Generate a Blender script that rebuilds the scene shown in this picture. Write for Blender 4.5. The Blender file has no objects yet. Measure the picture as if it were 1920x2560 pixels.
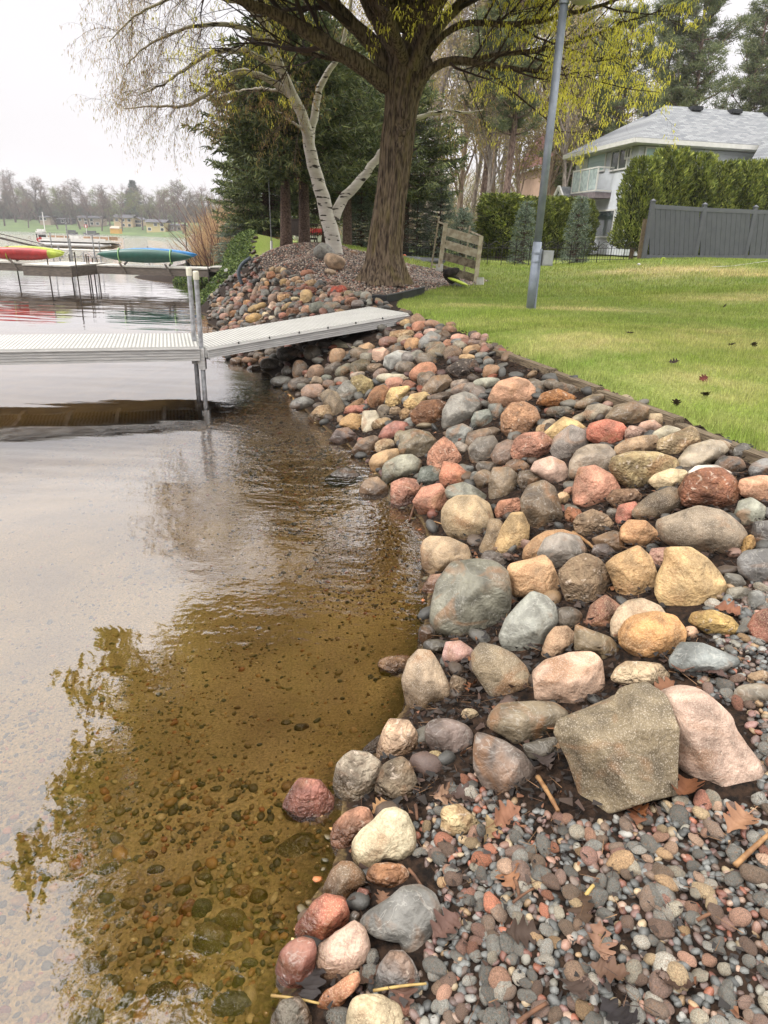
import bpy, bmesh, math, random
import numpy as np
from mathutils import Matrix, Vector, noise as mnoise

S = bpy.context.scene
COL = S.collection
rng = np.random.RandomState(11)
R_ = math.radians

# ------------------------------------------------------------------ camera
FPX = 1650.0            # focal length in photo pixels (photo 1920 x 2560)
CAMH = 1.85
PITCH, ROLL = R_(22.46), R_(1.9)
fw = np.array([0, math.cos(PITCH), -math.sin(PITCH)])
up0 = np.array([0, math.sin(PITCH), math.cos(PITCH)])
rt0 = np.array([1.0, 0, 0])
rt = math.cos(ROLL) * rt0 + math.sin(ROLL) * up0
up = -math.sin(ROLL) * rt0 + math.cos(ROLL) * up0
CAM = np.array([0, 0, CAMH])
cd = bpy.data.cameras.new('camera')
cam = bpy.data.objects.new('camera', cd)
COL.objects.link(cam)
cd.sensor_fit = 'VERTICAL'
cd.sensor_height = 36
cd.lens = 36 * FPX / 2560
cd.clip_start = 0.05
cd.clip_end = 3000
cam.matrix_world = Matrix(((rt[0], up[0], -fw[0], 0), (rt[1], up[1], -fw[1], 0), (rt[2], up[2], -fw[2], CAMH), (0, 0, 0, 1)))
S.camera = cam

def ray(x, y): return fw + (x - 960) / FPX * rt - (y - 1280) / FPX * up
def P(x, y, z):                       # photo pixel -> point on the horizontal plane z
    d = ray(x, y); return CAM + d * (z - CAMH) / d[2]
def PY(x, y, Y):                      # photo pixel -> point at distance Y along the view
    d = ray(x, y); return CAM + d * Y / d[1]
def PP(x, y, P0, n):                  # photo pixel -> point on a plane
    d = ray(x, y); return CAM + d * (np.dot(np.array(P0) - CAM, n) / np.dot(d, n))
def proj(q):
    q = np.asarray(q, float) - CAM; w = q @ fw
    return 960 + FPX * (q @ rt) / w, 1280 - FPX * (q @ up) / w

# ------------------------------------------------------------------ overcast sky, soft sun
SUN_EL, SUN_AZ = 52, -118
w = bpy.data.worlds.new('World'); S.world = w; w.use_nodes = True
nt = w.node_tree; nt.nodes.clear()
out = nt.nodes.new('ShaderNodeOutputWorld'); bg = nt.nodes.new('ShaderNodeBackground')
sky = nt.nodes.new('ShaderNodeTexSky'); sky.sky_type = 'NISHITA'; sky.sun_disc = False
sky.sun_elevation = R_(SUN_EL); sky.sun_rotation = R_(SUN_AZ); sky.dust_density = 4
tc = nt.nodes.new('ShaderNodeTexCoord'); sp = nt.nodes.new('ShaderNodeSeparateXYZ')
nt.links.new(tc.outputs['Generated'], sp.inputs[0])
rp = nt.nodes.new('ShaderNodeValToRGB'); rp.color_ramp.interpolation = 'EASE'
e = rp.color_ramp.elements
e[0].position = 0.0; e[0].color = (.47, .455, .465, 1)
e[1].position = 1.0; e[1].color = (2.1, 2.05, 2.0, 1)
for pos, c in ((.06, (.48, .465, .475)), (.25, (.53, .515, .525)), (.36, (1.25, 1.22, 1.21)), (.55, (1.75, 1.72, 1.69))):
    k = e.new(pos); k.color = (*c, 1)
nt.links.new(sp.outputs['Z'], rp.inputs[0])
nz = nt.nodes.new('ShaderNodeTexNoise'); nz.inputs['Scale'].default_value = 2.2; nz.inputs['Detail'].default_value = 3
mp = nt.nodes.new('ShaderNodeMapping'); mp.inputs['Scale'].default_value = (1, 1, 3.5)
nt.links.new(tc.outputs['Generated'], mp.inputs[0]); nt.links.new(mp.outputs[0], nz.inputs[0])
mr = nt.nodes.new('ShaderNodeMapRange'); mr.inputs[3].default_value = .93; mr.inputs[4].default_value = 1.06
nt.links.new(nz.outputs['Fac'], mr.inputs[0])
mul = nt.nodes.new('ShaderNodeVectorMath'); mul.operation = 'SCALE'
nt.links.new(rp.outputs[0], mul.inputs[0]); nt.links.new(mr.outputs[0], mul.inputs['Scale'])
sc_ = nt.nodes.new('ShaderNodeVectorMath'); sc_.operation = 'SCALE'; sc_.inputs['Scale'].default_value = .003
nt.links.new(sky.outputs[0], sc_.inputs[0])
ad = nt.nodes.new('ShaderNodeVectorMath'); ad.operation = 'ADD'
nt.links.new(mul.outputs[0], ad.inputs[0]); nt.links.new(sc_.outputs[0], ad.inputs[1])
nt.links.new(ad.outputs[0], bg.inputs[0]); bg.inputs[1].default_value = 1.0
nt.links.new(bg.outputs[0], out.inputs[0])
sl = bpy.data.lights.new('sun', 'SUN'); sl.energy = 1.5; sl.angle = R_(14); sl.color = (1, .97, .92)
so = bpy.data.objects.new('sun', sl); COL.objects.link(so)
az = R_(SUN_AZ)
sd = Vector((math.sin(az) * math.cos(R_(SUN_EL)), math.cos(az) * math.cos(R_(SUN_EL)), math.sin(R_(SUN_EL))))
so.rotation_euler = sd.to_track_quat('Z', 'Y').to_euler()
S.view_settings.view_transform = 'Standard'; S.view_settings.look = 'None'
S.view_settings.exposure = 0.92; S.view_settings.gamma = 1
S.cycles.max_bounces = 6; S.cycles.volume_bounces = 0; S.cycles.diffuse_bounces = 3; S.cycles.glossy_bounces = 3
S.cycles.transparent_max_bounces = 12; S.cycles.caustics_reflective = False; S.cycles.caustics_refractive = False

# ------------------------------------------------------------------ colour + material helpers
ALB = 0.72
def lin(c):
    c = np.array(c, float) / 255
    return np.where(c < .04045, c / 12.92, ((c + .055) / 1.055) ** 2.4)
def A(c, k=ALB): return tuple(np.clip(lin(c) * k, 0, .9)) + (1,)

def M(name, c1, c2=None, scale=6, rough=.85, bump=0, bscale=None, stretch=(1, 1, 1), metallic=0, ramp=(.4, .6), coords='Object', spec=.3, detail=6, rand=0, source=None, hue=0):
    m = bpy.data.materials.new(name); m.use_nodes = True
    t = m.node_tree; b = t.nodes['Principled BSDF']
    b.inputs['Roughness'].default_value = rough; b.inputs['Metallic'].default_value = metallic
    b.inputs['Specular IOR Level'].default_value = spec
    tcn = t.nodes.new('ShaderNodeTexCoord'); mpn = t.nodes.new('ShaderNodeMapping'); mpn.inputs['Scale'].default_value = stretch
    t.links.new(tcn.outputs[coords], mpn.inputs[0])
    n = t.nodes.new('ShaderNodeTexNoise'); n.inputs['Scale'].default_value = scale; n.inputs['Detail'].default_value = detail
    t.links.new(mpn.outputs[0], n.inputs[0])
    if c2 is None: c2 = tuple(np.array(c1) * .85)
    r = t.nodes.new('ShaderNodeValToRGB'); r.color_ramp.elements[0].position = ramp[0]; r.color_ramp.elements[1].position = ramp[1]
    r.color_ramp.elements[0].color = A(c1); r.color_ramp.elements[1].color = A(c2)
    t.links.new(n.outputs['Fac'], r.inputs[0])
    c = r.outputs[0]
    if source:
        at = t.nodes.new('ShaderNodeAttribute'); at.attribute_name = source
        mx = t.nodes.new('ShaderNodeMix'); mx.data_type = 'RGBA'; mx.blend_type = 'MULTIPLY'; mx.inputs[0].default_value = 1
        t.links.new(c, mx.inputs[6]); t.links.new(at.outputs['Color'], mx.inputs[7]); c = mx.outputs[2]
    if rand or hue:
        oi = t.nodes.new('ShaderNodeObjectInfo'); mrn = t.nodes.new('ShaderNodeMapRange')
        mrn.inputs[3].default_value = 1 - rand; mrn.inputs[4].default_value = 1 + rand
        t.links.new(oi.outputs['Random'], mrn.inputs[0])
        hs = t.nodes.new('ShaderNodeHueSaturation'); t.links.new(mrn.outputs[0], hs.inputs['Value']); t.links.new(c, hs.inputs['Color']); c = hs.outputs[0]
    t.links.new(c, b.inputs['Base Color'])
    if bump:
        n2 = t.nodes.new('ShaderNodeTexNoise'); n2.inputs['Scale'].default_value = bscale or scale * 3; n2.inputs['Detail'].default_value = 5
        t.links.new(mpn.outputs[0], n2.inputs[0])
        bp = t.nodes.new('ShaderNodeBump'); bp.inputs['Strength'].default_value = min(1, bump); bp.inputs['Distance'].default_value = .02
        t.links.new(n2.outputs['Fac'], bp.inputs['Height']); t.links.new(bp.outputs[0], b.inputs['Normal'])
    return m

# ------------------------------------------------------------------ mesh helpers
def mesh(name, V, F, mats, midx=None, smooth=False, colors=None):
    me = bpy.data.meshes.new(name)
    V = np.asarray(V, np.float32)
    if isinstance(F, np.ndarray):
        k = F.shape[1]; n = len(F)
        me.vertices.add(len(V)); me.vertices.foreach_set('co', V.ravel())
        me.loops.add(n * k); me.loops.foreach_set('vertex_index', F.astype(np.int32).ravel())
        me.polygons.add(n); me.polygons.foreach_set('loop_start', np.arange(0, n * k, k, dtype=np.int32))
        me.update(calc_edges=True)
    else:
        me.from_pydata(V.tolist(), [], F)
    for m in (mats if isinstance(mats, (list, tuple)) else [mats]): me.materials.append(m)
    if midx is not None: me.polygons.foreach_set('material_index', np.asarray(midx, np.int32))
    if smooth: me.polygons.foreach_set('use_smooth', np.ones(len(me.polygons), bool))
    if colors is not None:
        ca = me.color_attributes.new('Col', 'FLOAT_COLOR', 'POINT')
        cc = np.ones((len(V), 4), np.float32); cc[:, :3] = colors
        ca.data.foreach_set('color', cc.ravel())
    me.update()
    return me

def tag(o, label=None, cat=None, group=None, kind=None):
    if label: o['label'] = label
    if cat: o['category'] = cat
    if group: o['group'] = group
    if kind: o['kind'] = kind
    return o
def link(name, me, parent=None, loc=(0, 0, 0)):
    o = bpy.data.objects.new(name, me); COL.objects.link(o); o.location = loc
    if parent: o.parent = parent
    return o
def empty(name, loc=(0, 0, 0), rz=0):
    o = bpy.data.objects.new(name, None); COL.objects.link(o); o.location = loc; o.rotation_euler = (0, 0, rz); o.empty_display_size = .1
    return o
def copy_tree(o, loc=None, rz=None, scale=None):
    c = o.copy(); COL.objects.link(c)
    for ch in list(o.children):
        d = ch.copy(); COL.objects.link(d); d.parent = c
        for g in list(ch.children):
            q = g.copy(); COL.objects.link(q); q.parent = d
    if loc is not None: c.location = loc
    if rz is not None: c.rotation_euler = (0, 0, rz)
    if scale is not None: c.scale = scale if hasattr(scale, '__len__') else (scale,) * 3
    return c

class MB:
    """collects quads / polygons, builds ONE mesh object"""
    def __init__(s): s.V = []; s.F = []; s.n = 0; s.mi = []
    def add(s, V, F, mi=0):
        V = np.asarray(V, float).reshape(-1, 3)
        s.V.append(V); s.F += [tuple(int(i) + s.n for i in f) for f in F]; s.mi += [mi] * len(F); s.n += len(V)
        return s
    def box(s, c, size, R=None, mi=0):
        h = np.array(size) / 2
        V = np.array([[x, y, z] for x in (-1, 1) for y in (-1, 1) for z in (-1, 1)]) * h
        if R is not None: V = V @ np.asarray(R).T
        F = [(0, 1, 3, 2), (4, 6, 7, 5), (0, 4, 5, 1), (2, 3, 7, 6), (0, 2, 6, 4), (1, 5, 7, 3)]
        return s.add(V + np.array(c), F, mi)
    def bar(s, a, b, wd, th, upv=(0, 0, 1), mi=0):          # box from a to b, wd sideways, th along up
        a = np.array(a, float); b = np.array(b, float); d = b - a; L = np.linalg.norm(d); d /= L
        sv = np.cross(d, upv); sv /= np.linalg.norm(sv); uv = np.cross(sv, d)
        return s.box((a + b) / 2, (L, wd, th), np.array([d, sv, uv]).T, mi)
    def tube(s, pts, rad, sides=8, cap=True, mi=0):
        pts = np.asarray(pts, float); n = len(pts); rad = np.broadcast_to(rad, (n,))
        T = np.gradient(pts, axis=0); T /= np.linalg.norm(T, axis=1)[:, None] + 1e-9
        ref = np.array([1, 0, 0]) if abs(T[0][0]) < .8 else np.array([0, 1, 0])
        a = np.linspace(0, 2 * math.pi, sides, endpoint=False)
        rings = []
        U = np.cross(T[0], ref); U /= np.linalg.norm(U)
        for i in range(n):
            U = U - T[i] * np.dot(U, T[i]); U /= np.linalg.norm(U); W = np.cross(T[i], U)
            rings.append(pts[i] + rad[i] * (np.cos(a)[:, None] * U + np.sin(a)[:, None] * W))
        F = [(i * sides + j, i * sides + (j + 1) % sides, (i + 1) * sides + (j + 1) % sides, (i + 1) * sides + j) for i in range(n - 1) for j in range(sides)]
        if cap: F += [tuple(range(sides))[::-1], tuple((n - 1) * sides + j for j in range(sides))]
        return s.add(np.concatenate(rings), F, mi)
    def prism(s, poly, a, b, mi=0):                          # poly: list of 3D pts (face 1), extruded by vector b-a
        p = np.asarray(poly, float); n = len(p); off = np.asarray(b, float) - np.asarray(a, float)
        V = np.concatenate([p, p + off])
        F = [tuple(range(n))[::-1], tuple(range(n, 2 * n))] + [(i, (i + 1) % n, n + (i + 1) % n, n + i) for i in range(n)]
        return s.add(V, F, mi)
    def build(s, name, mats, parent=None, smooth=False, loc=(0, 0, 0)):
        me = mesh(name, np.concatenate(s.V), s.F, mats, s.mi, smooth)
        return link(name, me, parent, loc)

class Soup:
    """numpy soup of small quads (leaves, needles, strips)"""
    def __init__(s): s.V = []; s.C = []
    def quads(s, base, d, wv, col=None):     # arrays n x 3: base point, direction*length, width vector
        V = np.stack([base - wv, base + wv, base + d + wv * .35, base + d - wv * .35], 1)
        s.V.append(V.reshape(-1, 3))
        if col is not None: s.C.append(np.repeat(col, 4, 0))
    def build(s, name, mat, parent=None):
        V = np.concatenate(s.V); n = len(V) // 4
        me = mesh(name, V, np.arange(n * 4).reshape(n, 4), mat, colors=np.concatenate(s.C) if s.C else None)
        return link(name, me, parent)
def rdir(n, r=rng):
    v = r.normal(size=(n, 3)); return v / np.linalg.norm(v, axis=1)[:, None]
def perp(d, r=rng):
    v = np.cross(d, rdir(len(d), r)); return v / (np.linalg.norm(v, axis=1)[:, None] + 1e-9)
def inpoly(x, y, poly):
    x = np.asarray(x, float); y = np.asarray(y, float); ins = np.zeros(x.shape, bool); n = len(poly)
    for i in range(n):
        x1, y1 = poly[i][:2]; x2, y2 = poly[(i + 1) % n][:2]
        if y1 == y2: continue
        c = ((y1 > y) != (y2 > y)) & (x < (x2 - x1) * (y - y1) / (y2 - y1) + x1); ins ^= c
    return ins
def segdist(x, y, pl, closed=True):
    d = np.full(np.shape(x), 1e9); n = len(pl)
    for i in range(n if closed else n - 1):
        ax, ay = pl[i][:2]; bx, by = pl[(i + 1) % n][:2]; L = (bx - ax) ** 2 + (by - ay) ** 2 + 1e-12
        t = np.clip(((x - ax) * (bx - ax) + (y - ay) * (by - ay)) / L, 0, 1)
        d = np.minimum(d, np.hypot(x - ax - t * (bx - ax), y - ay - t * (by - ay)))
    return d

# ------------------------------------------------------------------ terrain heights
SHORE_PX = [(670, 2560), (740, 2420), (790, 2250), (850, 2130), (850, 2000), (960, 1860), (1020, 1740), (1060, 1580), (1075, 1400), (1050, 1300), (980, 1220), (890, 1130), (800, 1060), (740, 1000), (690, 955), (620, 915), (560, 893), (545, 820), (524, 790), (524, 760), (545, 735)]
shore = [P(x, y, 0)[:2] for x, y in SHORE_PX]
yend = shore[-1][1]
shore_far = [(-.252 * y, y) for y in (26, 32, 40, 50, 60)] + [(-14, 70), (-10, 100), (40, 160), (60, 285)]
lake = [(-2.0, -60), (-1.6, -6), (-.6, -.5), (-.38, .6)] + [tuple(s) for s in shore] + shore_far + [(60, 268), (20, 262), (-66, 252), (-110, 285), (-164, 312), (-260, 320), (-500, 330), (-500, -60)]
near_shore = lake[:len(lake) - 8]
LAWN_PX = [(1920, 1140, .72), (1700, 1045, .75), (1500, 970, .77), (1380, 925, .79), (1270, 880, .8), (1180, 840, .82), (1100, 812, .83), (1040, 786, .85), (990, 768, .86), (1000, 745, .88), (1060, 728, .95), (1120, 716, .99), (1240, 694, 1.03)]
lawn_edge = [P(*q) for q in LAWN_PX]
ctrl = [(*s, 0) for s in shore] + [tuple(q) for q in lawn_edge]
for q in [(1000, 2560, .08), (1300, 2560, .17), (1700, 2560, .24), (1920, 2560, .28), (1300, 2200, .18), (1600, 2200, .25), (1920, 2200, .32), (1900, 1900, .36), (1400, 1900, .22), (1920, 1600, .42), (1200, 1850, .12), (1700, 1600, .38), (1900, 1400, .5),
          (1900, 700, 1.3), (1500, 660, 1.27), (1200, 690, 1.05), (1325, 775, .93), (1900, 1000, .8), (1700, 850, .93),
          (813, 707, 1.02), (875, 726, .95), (928, 748, .88), (750, 682, 1.12), (682, 673, 1.16), (655, 640, 1.32), (700, 628, 1.42), (780, 625, 1.42), (950, 672, 1.25), (1050, 690, 1.1), (600, 618, 1.3), (560, 690, .7), (600, 715, .45), (640, 690, .9), (562, 655, 1.0), (576, 700, .75), (550, 716, .28),
          (500, 2560, -.07), (300, 2560, -.12), (0, 2560, -.17), (500, 2000, -.12), (0, 2000, -.24), (500, 1500, -.26), (800, 1750, -.09), (820, 1300, -.12), (500, 1200, -.34), (0, 1300, -.5), (600, 1000, -.3), (300, 900, -.6), (0, 1000, -.7)]:
    ctrl.append(tuple(P(*q)))
ctrl += [(0, 0, .18), (1.5, -.5, .3), (0, -2, .25), (4, -2, .8), (3.2, 1.5, .6), (3.5, 3.2, .8), (-1.6, -3, -.1), (-3, -1, -.4), (-10, 12, -1), (-10, 25, -1.1), (-6.2, 20, -.7), (-5, 12, -.7), (7, 8, .95), (12, 15, 1.2), (8, 24, 1.45), (12, 28, 1.5), (2, 30, 1.4), (-1, 22, 1.35), (-3, 24, 1.3)]
def analytic(x, y):
    ins = inpoly(x, y, lake); d = segdist(x, y, near_shore, False); far = (y > 240) | (x < -300)
    sm = lambda t: np.clip(t, 0, 1) ** 2 * (3 - 2 * np.clip(t, 0, 1))
    dl = segdist(x, y, lake)
    z = np.where(ins, -1.15 * sm(dl / 8), np.where(far, .3 + dl * .1 - np.clip(dl - 60, 0, 1e9) * .085, 1.45 * sm(d / 3)))
    return z
for k in range(24):
    a = k / 24 * 2 * math.pi; x, y = 34 * math.cos(a), 9 + 34 * math.sin(a)
    ctrl.append((x, y, float(analytic(np.array(x), np.array(y)))))
K = np.array(ctrl, float)
def tps(d2): return np.where(d2 > 1e-12, .5 * d2 * np.log(d2 + 1e-12), 0)
n = len(K); D2 = ((K[:, None, :2] - K[None, :, :2]) ** 2).sum(-1)
Am = np.zeros((n + 3, n + 3)); Am[:n, :n] = tps(D2) + np.eye(n) * .004; Am[:n, n] = 1; Am[:n, n + 1:] = K[:, :2]; Am[n, :n] = 1; Am[n + 1:, :n] = K[:, :2].T
W = np.linalg.solve(Am, np.concatenate([K[:, 2], [0, 0, 0]]))
def H(x, y, K=K, W=W, n=n):
    x = np.atleast_1d(np.asarray(x, float)); y = np.atleast_1d(np.asarray(y, float)); sh = x.shape; x = x.ravel(); y = y.ravel()
    z = np.zeros(len(x))
    for i in range(0, len(x), 20000):
        xs, ys = x[i:i + 20000], y[i:i + 20000]
        z[i:i + 20000] = tps((xs[:, None] - K[:, 0]) ** 2 + (ys[:, None] - K[:, 1]) ** 2) @ W[:n] + W[n] + W[n + 1] * xs + W[n + 2] * ys
    t = np.clip((np.hypot(x, y - 9) - 22) / 9, 0, 1); t = t * t * (3 - 2 * t)
    z = np.clip(z, -1.3, 2.0) * (1 - t) + analytic(x, y) * t
    return z.reshape(sh)
def h(x, y): return float(H(x, y)[0])
def G(px, py, lift=0):                 # photo pixel -> point where its ray meets the ground (+lift)
    d = ray(px, py); z = .4
    ts = np.concatenate([np.linspace(.6, 20, 1600), np.linspace(20, 60, 800), np.linspace(60, 500, 800)])
    q = CAM + d * ts[:, None]
    below = q[:, 2] < H(q[:, 0], q[:, 1]) + lift
    i = int(np.argmax(below)) if below.any() else len(ts) - 1
    return q[i]
# cached height grid for the near ground (fast look-ups)
GX0, GY0, GS = -9.0, -1.0, .05
_gx = np.arange(GX0, 13, GS); _gy = np.arange(GY0, 32, GS)
_GZ = H(*np.meshgrid(_gx, _gy))
def Hf(x, y):
    x = np.atleast_1d(np.asarray(x, float)); y = np.atleast_1d(np.asarray(y, float))
    u = np.clip((x - GX0) / GS, 0, len(_gx) - 1.001); v = np.clip((y - GY0) / GS, 0, len(_gy) - 1.001)
    i = u.astype(int); j = v.astype(int); a = u - i; b = v - j
    return (_GZ[j, i] * (1 - a) + _GZ[j, i + 1] * a) * (1 - b) + (_GZ[j + 1, i] * (1 - a) + _GZ[j + 1, i + 1] * a) * b
_ts = np.concatenate([np.arange(.6, 6, .01), np.arange(6, 16, .03), np.arange(16, 31, .08)])
def Gf(px, py, lift=0):
    d = ray(px, py); d = d / d[1]; q = CAM + d * _ts[:, None]
    b = q[:, 2] < Hf(q[:, 0], q[:, 1]) + lift
    return q[int(np.argmax(b)) if b.any() else -1]

# ------------------------------------------------------------------ vectorised smooth noise (sum of sines on warped axes)
def vnoise(x, y, s=1.0, seed=0, octv=3):
    r = np.random.RandomState(seed); out = 0; amp = 1
    for o in range(octv):
        for k in range(4):
            a = r.uniform(0, 6.28); f = s * (2 ** o) * r.uniform(.7, 1.4)
            out = out + amp * np.sin(f * (x * math.cos(a) + y * math.sin(a)) + r.uniform(0, 6.28) + 1.3 * np.sin(f * .6 * (y * math.cos(a) - x * math.sin(a)) + r.uniform(0, 6)))
        amp *= .55
    return out / 5.0

# ------------------------------------------------------------------ zones
MULCH_PX = [(813, 707, 1.02), (875, 726, .95), (928, 748, .88), (960, 748, .9), (1005, 742, .93), (1060, 728, .96), (1120, 716, .99), (1200, 706, 1.02), (1222, 698, 1.04), (1190, 690, 1.07), (1102, 679, 1.13), (1009, 665, 1.24), (870, 646, 1.36)]
mulch = [tuple(P(*q)[:2]) for q in MULCH_PX] + [(-1.6, 20.5), (-3.2, 21), (-4.0, 20.6)] + [tuple(P(*q)[:2]) for q in [(632, 640, 1.28), (655, 655, 1.25), (682, 678, 1.14), (750, 695, 1.08)]]
lawnp = [tuple(q[:2]) for q in lawn_edge[:9]] + [tuple(P(*q)[:2]) for q in [(1005, 742, .93), (1060, 728, .96), (1120, 716, .99), (1200, 706, 1.02), (1222, 698, 1.04), (1190, 690, 1.07), (1102, 679, 1.13), (1009, 665, 1.24), (870, 646, 1.36)]]
lawnp += [(-1.6, 20.5), (-3.2, 21), (-4.0, 20.6), (-4.6, 21.5), (-5.2, 25)] + [(x + 1.0, y) for x, y in shore_far] + [(900, 285), (900, -60), (3.4, -60), (3.2, 0), (2.75, 2)]

def dens(segs):
    out = []
    for a, b, s in segs: out += list(np.arange(a, b, s))
    return out
gneg = -2.5 - np.geomspace(.12, 500, 62); gpos = 12 + np.geomspace(.25, 900, 46)
xs = np.array(sorted(list(gneg)) + dens([(-2.5, 3.4, .045), (3.4, 12.01, .13)]) + list(gpos))
ys = np.array(list(-np.geomspace(60, .3, 14)) + dens([(0, 6.5, .045), (6.5, 14, .08), (14, 32.01, .2)]) + list(32 + np.geomspace(.3, 600, 90)))
XX, YY = np.meshgrid(xs, ys); ZZ = H(XX, YY)
near = (YY < 9) & (abs(XX) < 4)
ZZ = ZZ + np.where(near, .006 * vnoise(XX, YY, 22, 3), .015 * vnoise(XX, YY, 2.5, 4)) + np.where(YY > 250, .4 * vnoise(XX, YY, .05, 9), 0)
nx, ny = len(xs), len(ys)
idx = np.arange(nx * ny).reshape(ny, nx)
Q = np.stack([idx[:-1, :-1], idx[:-1, 1:], idx[1:, 1:], idx[1:, :-1]], -1).reshape(-1, 4)
cx = (XX[:-1, :-1] + XX[1:, 1:]).ravel() / 2; cy = (YY[:-1, :-1] + YY[1:, 1:]).ravel() / 2
cz = (ZZ[:-1, :-1] + ZZ[1:, 1:] + ZZ[1:, :-1] + ZZ[:-1, 1:]).ravel() / 4
zl = inpoly(cx, cy, lawnp); zm = inpoly(cx, cy, mulch); cm = np.maximum.reduce([ZZ[:-1, :-1], ZZ[1:, 1:], ZZ[1:, :-1], ZZ[:-1, 1:]]).ravel(); lk = cm < -.07
farb = cy > 240
zone = np.where(farb & ~lk, 4, np.where(lk, 0, np.where(zm, 2, np.where(zl, 1, 3))))
VV = np.stack([XX, YY, ZZ], -1).reshape(-1, 3)

def dryness(x, y):
    x = np.asarray(x, float); y = np.asarray(y, float); out = np.zeros(np.shape(x))
    for (px, py, z, rx, ry, s) in [(1690, 672, 1.36, 2.0, 1.3, 1.0), (1860, 690, 1.3, 2.2, 1.2, .8), (1890, 745, 1.1, 1.0, .5, .75), (1440, 775, .93, 1.0, .4, .6), (1450, 885, .8, .75, .6, .5), (1210, 770, .9, .6, .3, .4), (1760, 960, .8, .5, .7, .35), (1800, 850, .92, 1.0, 1.0, .3)]:
        c = P(px, py, z); out = np.maximum(out, s * np.exp(-((x - c[0]) / rx) ** 2 - ((y - c[1]) / ry) ** 2))
    n = vnoise(x, y, 3.0, 21); n2 = vnoise(x, y, 11, 22)
    return np.clip(out * (1.0 + .7 * n + .4 * n2) + .16 * n + .13 * n2 + .09, 0, 1)
G1, G2, G3 = lin((134, 160, 68)), lin((228, 210, 150)), lin((180, 188, 78))
def grasscol(x, y, jit=0, r=rng):
    d = dryness(x, y)[..., None]; yl = np.clip(.5 + .5 * vnoise(x, y, 1.1, 30), 0, 1)[..., None]
    c = G1 * (1 - .45 * yl) + G3 * .45 * yl
    c = c * (1 - d) + G2 * d
    if jit: c = c * (1 + jit * r.uniform(-1, 1, c.shape[:-1])[..., None])
    return c * ALB

M_lawn = M('lawn_turf', (255, 255, 255), (215, 215, 205), scale=40, rough=.95, bump=.6, bscale=120, source='Col')
M_gravelbase = M('gravel_base', (92, 74, 66), (34, 26, 22), scale=30, rough=.75, bump=1, bscale=80)
M_far = M('far_bank_grass', (96, 116, 66), (78, 96, 56), scale=.15, rough=1)
# sandy lake bed with embedded gravel speckle
M_bed = bpy.data.materials.new('lake_bed_sand'); M_bed.use_nodes = True
t = M_bed.node_tree; b = t.nodes['Principled BSDF']; b.inputs['Roughness'].default_value = .9
tcn = t.nodes.new('ShaderNodeTexCoord')
n1 = t.nodes.new('ShaderNodeTexNoise'); n1.inputs['Scale'].default_value = 1.7; n1.inputs['Detail'].default_value = 6
n2 = t.nodes.new('ShaderNodeTexNoise'); n2.inputs['Scale'].default_value = 90; n2.inputs['Detail'].default_value = 4
vo = t.nodes.new('ShaderNodeTexVoronoi'); vo.inputs['Scale'].default_value = 55
for q in (n1, n2, vo): t.links.new(tcn.outputs['Object'], q.inputs['Vector'])
r1 = t.nodes.new('ShaderNodeValToRGB'); r1.color_ramp.elements[0].position = .35; r1.color_ramp.elements[1].position = .65
r1.color_ramp.elements[0].color = A((194, 164, 112), .86); r1.color_ramp.elements[1].color = A((154, 126, 84), .86)
t.links.new(n1.outputs['Fac'], r1.inputs[0])
r2 = t.nodes.new('ShaderNodeValToRGB'); r2.color_ramp.elements[0].position = .3; r2.color_ramp.elements[1].position = .7
r2.color_ramp.elements[0].color = (.55, .55, .55, 1); r2.color_ramp.elements[1].color = (1.25, 1.25, 1.25, 1)
t.links.new(n2.outputs['Fac'], r2.inputs[0])
m1 = t.nodes.new('ShaderNodeMix'); m1.data_type = 'RGBA'; m1.blend_type = 'MULTIPLY'; m1.inputs[0].default_value = 1
t.links.new(r1.outputs[0], m1.inputs[6]); t.links.new(r2.outputs[0], m1.inputs[7])
m2 = t.nodes.new('ShaderNodeMix'); m2.data_type = 'RGBA'; m2.inputs[7].default_value = A((70, 62, 42))
cmp = t.nodes.new('ShaderNodeMath'); cmp.operation = 'LESS_THAN'; cmp.inputs[1].default_value = .16
t.links.new(vo.outputs['Distance'], cmp.inputs[0])
sx = t.nodes.new('ShaderNodeSeparateColor'); t.links.new(vo.outputs['Color'], sx.inputs[0])
c2 = t.nodes.new('ShaderNodeMath'); c2.operation = 'GREATER_THAN'; c2.inputs[1].default_value = .72; t.links.new(sx.outputs[0], c2.inputs[0])
c3 = t.nodes.new('ShaderNodeMath'); c3.operation = 'MULTIPLY'; t.links.new(cmp.outputs[0], c3.inputs[0]); t.links.new(c2.outputs[0], c3.inputs[1])
t.links.new(c3.outputs[0], m2.inputs[0]); t.links.new(m1.outputs[2], m2.inputs[6]); t.links.new(m2.outputs[2], b.inputs['Base Color'])
bp = t.nodes.new('ShaderNodeBump'); bp.inputs['Strength'].default_value = .6; bp.inputs['Distance'].default_value = .01
t.links.new(n2.outputs['Fac'], bp.inputs['Height']); t.links.new(bp.outputs[0], b.inputs['Normal'])

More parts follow.
